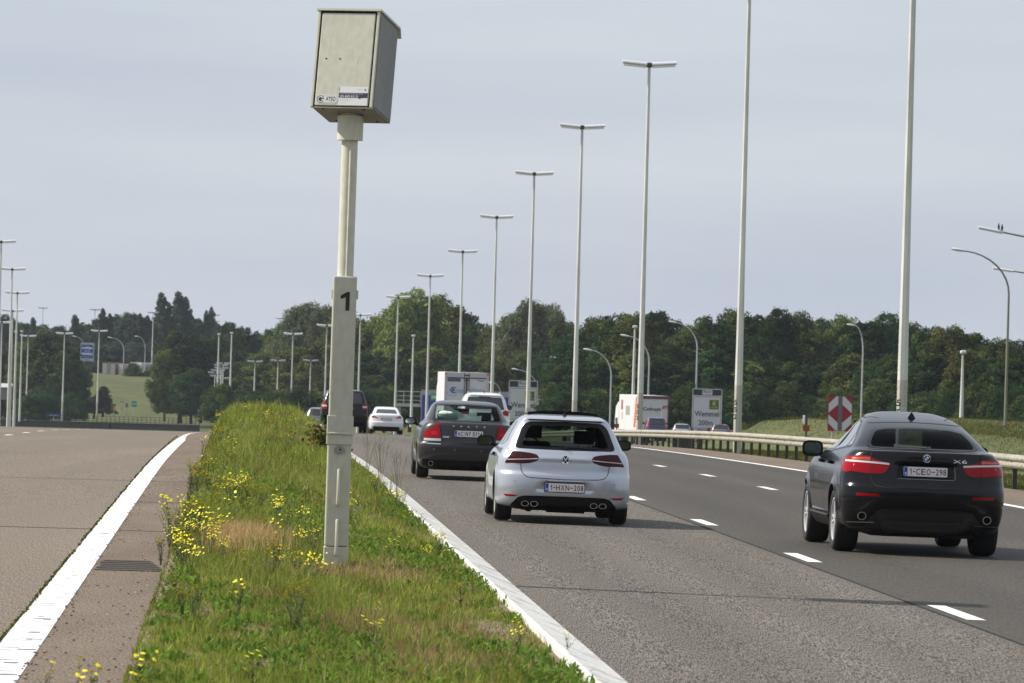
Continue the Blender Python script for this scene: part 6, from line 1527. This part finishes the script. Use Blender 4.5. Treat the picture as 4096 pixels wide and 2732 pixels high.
def proto(kind, seed, H, rx, z0, shape, ncl, nl, leaf, cols): PROTO[kind] = (tree_mesh('crown', seed, H, rx, z0, shape, ncl, nl, leaf, cols), trunk_mesh('trunk', seed, H, .28 if shape != 'poplar' else .2), H, rx)
proto('dark1', 1, 12, 4.4, .6, 'round', 157, 26010, 0.155, DARK); proto('dark2', 2, 12, 4.2, .6, 'round', 136, 26010, 0.155, DARK + OLIVE[:1]); proto('dark3', 8, 12, 3.6, .6, 'bush', 131, 23120, 0.155, DARK + BROWN[:1])
proto('olive1', 3, 12, 4.4, .6, 'round', 146, 26010, 0.155, OLIVE + DARK[:1]); proto('olive2', 4, 12, 4.0, .6, 'bush', 131, 26010, 0.155, OLIVE)
proto('lite', 5, 12, 4.4, .6, 'round', 157, 27455, 0.148, LITE + OLIVE[:2]); proto('grey', 6, 12, 4.3, .6, 'round', 167, 28900, 0.133, GREY); proto('brown', 7, 12, 4.2, .6, 'round', 141, 26010, 0.148, BROWN + OLIVE[:2])
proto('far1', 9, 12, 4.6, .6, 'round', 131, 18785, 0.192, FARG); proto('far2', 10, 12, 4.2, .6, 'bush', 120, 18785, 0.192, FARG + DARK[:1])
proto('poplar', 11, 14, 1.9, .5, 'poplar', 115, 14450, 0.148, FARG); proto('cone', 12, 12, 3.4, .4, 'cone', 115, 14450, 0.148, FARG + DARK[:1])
proto('bush', 13, 5, 3.6, .1, 'bush', 88, 15028, 0.118, DARK + OLIVE[:2]); proto('bushd', 14, 5, 3.6, .1, 'bush', 88, 15028, 0.118, DARK)
TREES = []
def T(xs, yt, yb, Y, wpx, kind): TREES.append((xs, yt, yb, Y, wpx, kind))
rt = random.Random(21)
# right-hand wood: the skyline trees, then a lower skirt in front
sky_ = [(2310, 1345), (2385, 1292), (2465, 1268), (2545, 1275), (2625, 1262), (2700, 1296), (2770, 1322), (2850, 1280), (2935, 1262), (3015, 1278), (3110, 1250), (3195, 1272), (3285, 1288), (3375, 1284), (3462, 1302), (3555, 1268), (3640, 1312), (3722, 1318), (3805, 1326), (3880, 1346), (3945, 1392), (4010, 1374), (4085, 1368), (4165, 1382), (4245, 1370)]
for i, (x, yt) in enumerate(sky_): T(x, yt, 1715, 525 + 18 * math.sin(i * 1.7) - max(0, x - 3400) * .10, rt.uniform(195, 245), ('dark1', 'brown', 'dark2', 'olive1', 'dark3')[i % 5])
for i, x in enumerate(range(2290, 4300, 112)): T(x + rt.uniform(-20, 20), rt.uniform(1395, 1470), 1722, 492 - max(0, x - 3300) * .10, rt.uniform(190, 240), ('dark2', 'dark3', 'olive2', 'dark1')[i % 4])
for i, x in enumerate(range(2280, 4300, 96)): T(x + rt.uniform(-20, 20), rt.uniform(1545, 1600), 1718, 468 - max(0, x - 3300) * .11, rt.uniform(140, 190), ('bushd', 'bush')[i % 2])
# middle: the bright tall trees, the grey willows and their dark skirts
for a in ((1450, 1312, 1690, 690, 200, 'olive1'), (1545, 1262, 1690, 690, 210, 'lite'), (1655, 1172, 1690, 680, 270, 'lite'), (1745, 1205, 1690, 700, 240, 'olive1'), (1600, 1238, 1690, 700, 220, 'lite'), (1835, 1240, 1690, 690, 230, 'olive2'), (1912, 1305, 1690, 680, 200, 'dark1'), (1975, 1322, 1690, 670, 180, 'olive1'),
          (2055, 1265, 1690, 660, 180, 'grey'), (2120, 1214, 1690, 660, 210, 'grey'), (2205, 1232, 1690, 665, 190, 'grey'), (2262, 1300, 1690, 640, 170, 'dark2'), (1500, 1415, 1695, 655, 230, 'dark1'), (1620, 1440, 1695, 650, 220, 'dark2'), (1740, 1400, 1695, 655, 210, 'olive2'), (1870, 1430, 1695, 645, 210, 'dark1'), (1990, 1440, 1695, 640, 200, 'olive1'), (2090, 1420, 1695, 640, 190, 'brown'), (2200, 1440, 1695, 630, 190, 'dark1'), (2300, 1440, 1695, 620, 190, 'dark2'),
          (1185, 1240, 1670, 770, 160, 'grey'), (1240, 1224, 1670, 770, 190, 'grey'), (1315, 1236, 1670, 765, 170, 'grey'), (1385, 1262, 1670, 760, 190, 'olive1'), (1130, 1318, 1670, 780, 160, 'olive1'), (1060, 1425, 1670, 740, 220, 'brown'), (1180, 1395, 1670, 735, 230, 'olive2'), (1290, 1385, 1670, 730, 230, 'olive1'), (1390, 1400, 1675, 720, 220, 'brown'),
          (900, 1305, 1660, 860, 150, 'far2'), (985, 1320, 1660, 850, 135, 'dark1'), (1052, 1328, 1660, 850, 135, 'dark2'), (960, 1410, 1660, 790, 190, 'dark1'), (880, 1420, 1660, 800, 170, 'dark2')): T(*a)
for i, x in enumerate(range(900, 2300, 105)): T(x + rt.uniform(-20, 20), rt.uniform(1545, 1590), 1690, 615 + rt.uniform(-15, 15), rt.uniform(140, 180), ('bush', 'bushd')[i % 2])
# far left: poplars, background woods, the two round trees in front of the hill
for x, yt, w, k in ((648, 1176, 56, 'poplar'), (676, 1214, 42, 'poplar'), (716, 1172, 60, 'poplar'), (742, 1192, 52, 'poplar'), (762, 1240, 34, 'poplar'), (826, 1246, 36, 'poplar'), (846, 1232, 36, 'poplar'), (412, 1238, 44, 'poplar'), (438, 1258, 40, 'poplar'), (300, 1262, 80, 'cone'), (132, 1272, 62, 'cone'), (560, 1258, 44, 'poplar'), (590, 1266, 44, 'poplar')): T(x, yt, 1490, 985, w, k)
for i, (x, yt) in enumerate(((-40, 1262), (30, 1268), (95, 1300), (165, 1306), (235, 1312), (330, 1300), (395, 1286), (465, 1268), (520, 1262), (580, 1280), (640, 1290), (705, 1285), (775, 1282), (845, 1292), (915, 1300))): T(x, yt, 1500, 1000 + 15 * (i % 2), 130, ('far1', 'far2')[i % 2])
for i, x in enumerate(range(-60, 960, 85)): T(x, rt.uniform(1362, 1385), 1500, 968, 130, ('far2', 'far1')[i % 2])
for a in ((200, 1338, 1672, 790, 250, 'brown'), (118, 1405, 1672, 795, 150, 'olive1'), (285, 1425, 1672, 785, 140, 'dark1'), (40, 1420, 1672, 800, 150, 'dark2'), (-40, 1400, 1672, 800, 150, 'dark1'), (730, 1336, 1655, 790, 210, 'dark2'), (665, 1410, 1655, 785, 110, 'olive1'), (812, 1356, 1655, 795, 160, 'dark1'), (855, 1350, 1655, 810, 130, 'dark2'), (770, 1480, 1672, 770, 150, 'dark1')): T(*a)
for a in ((415, 1546, 1655, 800, 100, 'cone'), (378, 1592, 1655, 800, 80, 'bushd'), (532, 1456, 1520, 908, 70, 'bush'), (592, 1484, 1520, 908, 56, 'bush'), (150, 1570, 1680, 765, 160, 'bushd'), (280, 1580, 1680, 765, 130, 'bushd')): T(*a)
LM = [(-60, 'the left picture edge'), (60, 'the lamp posts bunched at the left edge'), (215, 'the wide low blue sign'), (350, 'the blue billboard'), (397, 'the lamp post beside the billboard'), (487, 'the round red sign'), (545, 'the white-roofed parked lorry'), (613, 'the thin post beside the poplars'), (720, 'the tallest poplars'), (800, 'the left end of the grassy median'), (900, 'the pair of slim lamp posts'), (1020, 'the far lamp over the grass crest'), (1172, 'the smallest right-row lamp post'), (1243, 'the far lamp left of the camera column'), (1350, 'the speed camera column'), (1450, 'the black boxy off-roader'), (1555, 'the white saloon'), (1654, 'the slim post beside the gantry'), (1730, 'the left end of the blue gantry sign'), (1864, 'the white lorry with the euro emblem'), (1990, 'the white estate car'), (2094, 'the road sign split by a pole'), (2200, 'the right end of the gantry'), (2300, 'the sunroof of the silver hatchback'), (2450, 'the curved lamp left of the striped lorry'), (2560, 'the cab-side of the striped lorry'), (2640, 'the blue people carrier'), (2730, 'the pale hatchback on the slip road'), (2830, 'the uncovered road sign'), (2955, 'the numbered pole right of the road sign'), (3090, 'the gap between pole and marker post'), (3226, 'the orange marker post'), (3362, 'the chevron board'), (3452, 'the curved lamp above the black off-roader'), (3540, 'the roof of the black coupe off-roader'), (3625, 'the pole behind the black coupe off-roader'), (3740, 'the rear window of the black coupe off-roader'), (3852, 'the slim white post at far right'), (3950, 'the gap left of the weathered lamp'), (4040, 'the weathered lamp at the right edge'), (4150, 'the right picture edge')]
ADJ = {'dark1': 'dark green broadleaf tree', 'dark2': 'deep green leafy tree', 'dark3': 'dark shaggy tree', 'olive1': 'olive green tree', 'olive2': 'mid-green bushy tree', 'lite': 'bright yellow-green tree', 'grey': 'silvery grey-green tree', 'brown': 'brownish green tree', 'far1': 'hazy blue-green tree', 'far2': 'hazy dark far tree', 'poplar': 'slender upright poplar', 'cone': 'pointed conical tree', 'bush': 'leafy green bush', 'bushd': 'dark low bush'}
used = {}
for (xs, yt, yb, Y, wpx, kind) in TREES:
    cm, tm, H, rx = PROTO[kind]; p, b = ray_pt(xs, yt, Y), ray_pt(xs - (yb - yt) * .028, yb, Y)
    h = p.z - b.z; sz = h / H; sx = wpx / FPX * Y / (2 * rx) * 1.12
    lx, ln = min(LM, key=lambda q: abs(q[0] - xs)); rel = 'behind' if abs(xs - lx) < 25 else ('left of' if xs < lx else 'right of')
    tall = 'tall' if yt < 1300 else ('middle-height' if yt < 1480 else 'low')
    lb = f'{tall} {ADJ[kind]} {rel} {ln}'
    if lb in used: lb = f'{tall} {ADJ[kind]} {"farther" if Y > used[lb] else "nearer"} {rel} {ln}'
    used.setdefault(lb, Y)
    t = thing('tree' if 'bush' not in kind else 'bush', lb, 'tree' if 'bush' not in kind else 'bush', (b.x, Y, b.z), rt.uniform(0, 6.28), 'trees of the woods beyond the motorway' if 'bush' not in kind else 'bushes at the foot of the woods')
    t.scale = (sx, sx, sz)
    link(bpy.data.objects.new('crown', cm), t); link(bpy.data.objects.new('trunk', tm), t)

# ------------------------------------------------------------------ wild flowers on the median
M_stem = mat('flower_stem', (.075, .11, .03), .8); M_yel = mat('yellow_petal', (.74, .64, .012), .6); M_whi = mat('white_petal', (.75, .75, .70), .6); M_dry = mat('dry_stem', (.17, .13, .07), .9)
def flower_protos(seed, nst, H, nh, spread, head, hm, leafy=True):
    g = random.Random(seed); sb, hb = MB(), MB(); heads = []
    for i in range(nst):
        a = g.uniform(0, 6.28); l = g.uniform(.2, 1) * spread; h = H * g.uniform(.6, 1.05); bx, by = math.cos(a) * l, math.sin(a) * l
        pts = [(bx * .1, by * .1, 0), (bx * .4, by * .4, h * .5), (bx, by, h)]; sb.tube(pts, [.0032, .0026, .0018], 4, caps=False)
        tips = [(bx, by, h)]
        for k in range(g.randint(0, nh)):
            q = Vector(pts[1]).lerp(Vector(pts[2]), g.uniform(.2, .8)); e = q + Vector((g.uniform(-.09, .09), g.uniform(-.09, .09), g.uniform(.05, .14))); sb.tube([q, e], .0016, 3, caps=False); tips.append(tuple(e))
        if leafy:
            for k in range(7):
                f = g.uniform(.05, .8); q = Vector((bx * f, by * f, h * f)); an = g.uniform(0, 6.28); d = Vector((math.cos(an), math.sin(an), g.uniform(0, .7))) * g.uniform(.04, .10); s = Vector((-math.sin(an), math.cos(an), 0)) * .009
                sb.add([q, q + d * .5 + s, q + d, q + d * .5 - s], [(0, 1, 2, 3)])
        heads += tips
        for tp in tips:
            r = head * g.uniform(.7, 1.2); c = Vector(tp); n = 9; tx, ty = g.uniform(-.5, .5), g.uniform(-.9, .1)
            vs = [c + Vector((0, 0, -.25 * r))] + [c + Vector((r * math.cos(6.283 * k / n), r * math.sin(6.283 * k / n), .25 * r + tx * r * math.cos(6.283 * k / n) - ty * r * math.sin(6.283 * k / n))) * 1 for k in range(n)] + [c + Vector((0, 0, .45 * r))]
            hb.add(vs, [(0, 1 + (k + 1) % n, 1 + k) for k in range(n)] + [(n + 1, 1 + k, 1 + (k + 1) % n) for k in range(n)])
    return make_mesh('stems', sb.v, sb.f, M_stem if leafy else M_dry, sb.m), make_mesh('flower_heads', hb.v, hb.f, hm, hb.m), heads
FP = [flower_protos(31 + i, n, h, k, sp, .0165, M_yel) for i, (n, h, k, sp) in enumerate(((9, .46, 3, .20), (6, .40, 3, .16), (12, .55, 2, .26), (4, .36, 2, .12)))]
FW = [flower_protos(51 + i, n, .22, 1, .08, .014, M_whi) for i, n in enumerate((1, 2))]
HEADM = []
for k_ in range(3):
    g_ = random.Random(90 + k_); hb_ = MB(); r = .0165 * (.8, 1.0, 1.2)[k_]; n = 9; tx, ty = g_.uniform(-.5, .5), g_.uniform(-.9, .1)
    hb_.add([(0, 0, -.25 * r)] + [(r * math.cos(6.283 * k / n), r * math.sin(6.283 * k / n), .25 * r + tx * r * math.cos(6.283 * k / n) - ty * r * math.sin(6.283 * k / n)) for k in range(n)] + [(0, 0, .45 * r)], [(0, 1 + (k + 1) % n, 1 + k) for k in range(n)] + [(n + 1, 1 + k, 1 + (k + 1) % n) for k in range(n)])
    HEADM.append(make_mesh('flower_head', hb_.v, hb_.f, M_yel, hb_.m))
rf = random.Random(77)
def plant(protos, o, Y, s, label, group, cat='wildflower', name='wildflower', leanx=0.0):
    X = float(oX(o, Y)); z = float(med_z(min(max(o, -.9), 2.15), Y)) - .01
    t = thing(name, label, cat, (X, Y, z), rf.uniform(0, 6.28), group); t.scale = (s, s, s); t.rotation_euler = (0, leanx, t.rotation_euler.z)
    a, b, hd = protos[rf.randrange(len(protos))]; link(bpy.data.objects.new('stems', a), t)
    if protos[0] in FP and Y < 56:             # near enough for each head to show: a part of its own
        for tp in hd:
            q = link(bpy.data.objects.new('flower_head', HEADM[rf.randrange(3)]), t); q.location = tp
    else: link(bpy.data.objects.new('flower_heads', b), t)
for i in range(40):
    Y = rf.uniform(50, 76); plant(FP, -1.0 + abs(rf.gauss(0, .62)), Y, rf.uniform(.5, .95), 'yellow-flowered weed in the dense clump along the left edge of the median', 'yellow weeds in the left edge clump', leanx=-rf.uniform(0, .45))
for i in range(20): plant(FP, -1.0 + abs(rf.gauss(0, .48)), rf.uniform(47.0, 52.5), rf.uniform(.42, .75), 'yellow-flowered weed in the low patch left of the straw-coloured tuft', 'yellow weeds beside the straw tuft', leanx=-rf.uniform(0, .3))
for i in range(17): plant(FP, 2.12 - abs(rf.gauss(0, .22)), rf.uniform(48, 76), rf.uniform(.32, .62), 'yellow-flowered weed growing beside the white kerb on the right of the median', 'yellow weeds beside the kerb', leanx=rf.uniform(0, .35))
for i in range(34): plant(FP, rf.uniform(-.8, 2.1), rf.uniform(33, 60), rf.uniform(.45, .75), 'single yellow-flowered weed scattered in the open grass of the median', 'yellow weeds scattered in the grass')
for i in range(30): plant(FP, -.92 + abs(rf.gauss(0, .35)), rf.uniform(72, 150), rf.uniform(.45, .8), 'small yellow-flowered weed far along the left edge of the median', 'far yellow weeds', leanx=-rf.uniform(0, .3))
for i in range(16): plant(FP, rf.uniform(-.3, 2.0), rf.uniform(80, 140), rf.uniform(.6, .9), 'small yellow-flowered weed far out in the middle of the median', 'far yellow weeds in the middle')
for i in range(26): plant(FW, rf.uniform(-.5, 2.0), rf.uniform(55, 120), rf.uniform(.8, 1.2), 'white clover flower in the median grass', 'white clover flowers', 'clover flower', 'clover_flower')
for (xs, ys, Y, lb) in ((590, 2612, 28.6, 'blurred yellow-flowered weed with the tallest heads at the bottom left of the verge'), (262, 2640, 27.6, 'blurred yellow-flowered weed leaning over the asphalt at the bottom left'), (450, 2690, 27.2, 'blurred yellow-flowered weed at the bottom edge beside the asphalt'), (140, 2660, 27.0, 'blurred yellow-flowered weed nearest the bottom left corner'), (370, 2670, 27.4, 'blurred yellow-flowered weed standing on the asphalt between two others'), (1020, 2600, 29.5, 'blurred yellow-flowered weed in the middle of the bottom edge'), (2270, 2615, 34.5, 'yellow-flowered weed beside the kerb at the bottom right of the verge')):
    p = ray_pt(xs, ys, Y); o = p.x + HEAD * Y
    for _ in range(8): o -= float(oX(o, Y)) - p.x
    zg = float(med_z(min(max(o, -.9), 2.1), Y)); plant(FP[3:], o + (.06 if o < -.8 else 0), Y, max(.5, (p.z - zg) / .36), lb, 'blurred foreground weeds', leanx=-.25 if o < -.8 else 0)
# tall dry stems right of the kerb, and the little reddish sapling
DP = flower_protos(61, 7, .62, 4, .16, .006, M_dry, False)
for (o, Y, s, lb) in ((2.18, 72, 1.25, 'tall dry weed stalks beside the kerb, nearest of three'), (2.15, 80, 1.35, 'tall dry weed stalks beside the kerb, middle of three'), (2.17, 90, 1.3, 'tall dry weed stalks beside the kerb, farthest of three')): plant([DP], o, Y, s, lb, 'dry weed stalks by the kerb', 'weed', 'dry_weed', .1)
g = np.random.default_rng(5); n = 420; P = g.normal(0, 1, (n, 3)) * np.array([.17, .15, .13]) + np.array([0, 0, .24]); P[:, 2] = np.abs(P[:, 2])
nrm = g.normal(0, 1, (n, 3)) + np.array([0, -.3, .8]); nrm /= np.linalg.norm(nrm, axis=1)[:, None]; t1 = np.cross(nrm, g.normal(0, 1, (n, 3))); t1 /= np.linalg.norm(t1, axis=1)[:, None]; t2 = np.cross(nrm, t1); s = .045 * g.uniform(.6, 1.3, n)[:, None]
V = np.stack([P - t1 * s, P - t2 * s * .6, P + t1 * s, P + t2 * s * .6], 1).reshape(-1, 3)
k = (P[:, 0] < -.02) & (g.uniform(0, 1, n) < .6); C = np.where(k[:, None], np.array([.095, .045, .02]), np.array([.05, .10, .02])) * g.normal(1, .2, (n, 1)); C = np.clip(C, .005, .5)
t = thing('sapling', 'low sapling with reddish-brown and green leaves at the median edge', 'sapling', (float(oX(1.45, 95)), 95, float(med_z(1.45, 95))))
link(bpy.data.objects.new('leaves', np_mesh('leaves', V, np.arange(4 * n), np.full(n, 4), M_blade, np.repeat(C[:, None], 4, 1).reshape(-1, 3))), t)
sb = MB(); rs = random.Random(9)
for i in range(9): sb.tube([(0, 0, 0), (rs.uniform(-.12, .12), rs.uniform(-.1, .1), .2), (rs.uniform(-.3, .3), rs.uniform(-.2, .2), rs.uniform(.3, .5))], [.008, .005, .002], 5)
sb.build('stems', M_bark, t)

# the wood behind the photographer, which the cars' paint mirrors
g = np.random.default_rng(17); V, C = [], []
for i in range(46):
    x, y, h = -115 + 5.2 * i + g.uniform(-2, 2), -62 + g.uniform(-8, 8), g.uniform(10, 15); n = 420
    P = g.normal(0, 1, (n, 3)); P /= np.linalg.norm(P, axis=1)[:, None]; P = P * (g.uniform(.3, 1, n)**.4)[:, None] * np.array([4, 4, h / 2]) + np.array([x, y, h / 2 - .2])
    nr_ = g.normal(0, 1, (n, 3)); nr_ /= np.linalg.norm(nr_, axis=1)[:, None]; t1 = np.cross(nr_, g.normal(0, 1, (n, 3))); t1 /= np.linalg.norm(t1, axis=1)[:, None]; t2 = np.cross(nr_, t1); s = g.uniform(.5, 1.1, n)[:, None]
    V.append(np.stack([P - t1 * s, P - t2 * s * .6, P + t1 * s, P + t2 * s * .6], 1).reshape(-1, 3)); C.append(np.repeat(np.array(DARK)[g.integers(0, 4, n)], 4, 0))
V = np.concatenate(V); o = link(bpy.data.objects.new('far_wood', np_mesh('far_wood', V, np.arange(len(V)), np.full(len(V) // 4, 4), M_leaf, np.concatenate(C)))); tag(o, 'dark wood standing behind the viewpoint, mirrored in the car paint', 'wood', None, 'stuff')

# ================================================================== AIR
hz = MB().box((0, 3300, 9), (12400, 7900, 60)); hz = hz.build('haze', bpy.data.materials.new('haze_air')); hz['kind'] = 'stuff'
hm = hz.data.materials[0]; hm.use_nodes = True; N = hm.node_tree.nodes; N.clear()
ho = N.new('ShaderNodeOutputMaterial'); hv = N.new('ShaderNodeVolumePrincipled'); hv.inputs['Color'].default_value = (.80, .87, 1, 1); hv.inputs['Density'].default_value = .00007; hv.inputs['Anisotropy'].default_value = .2
hm.node_tree.links.new(hv.outputs[0], ho.inputs['Volume'])
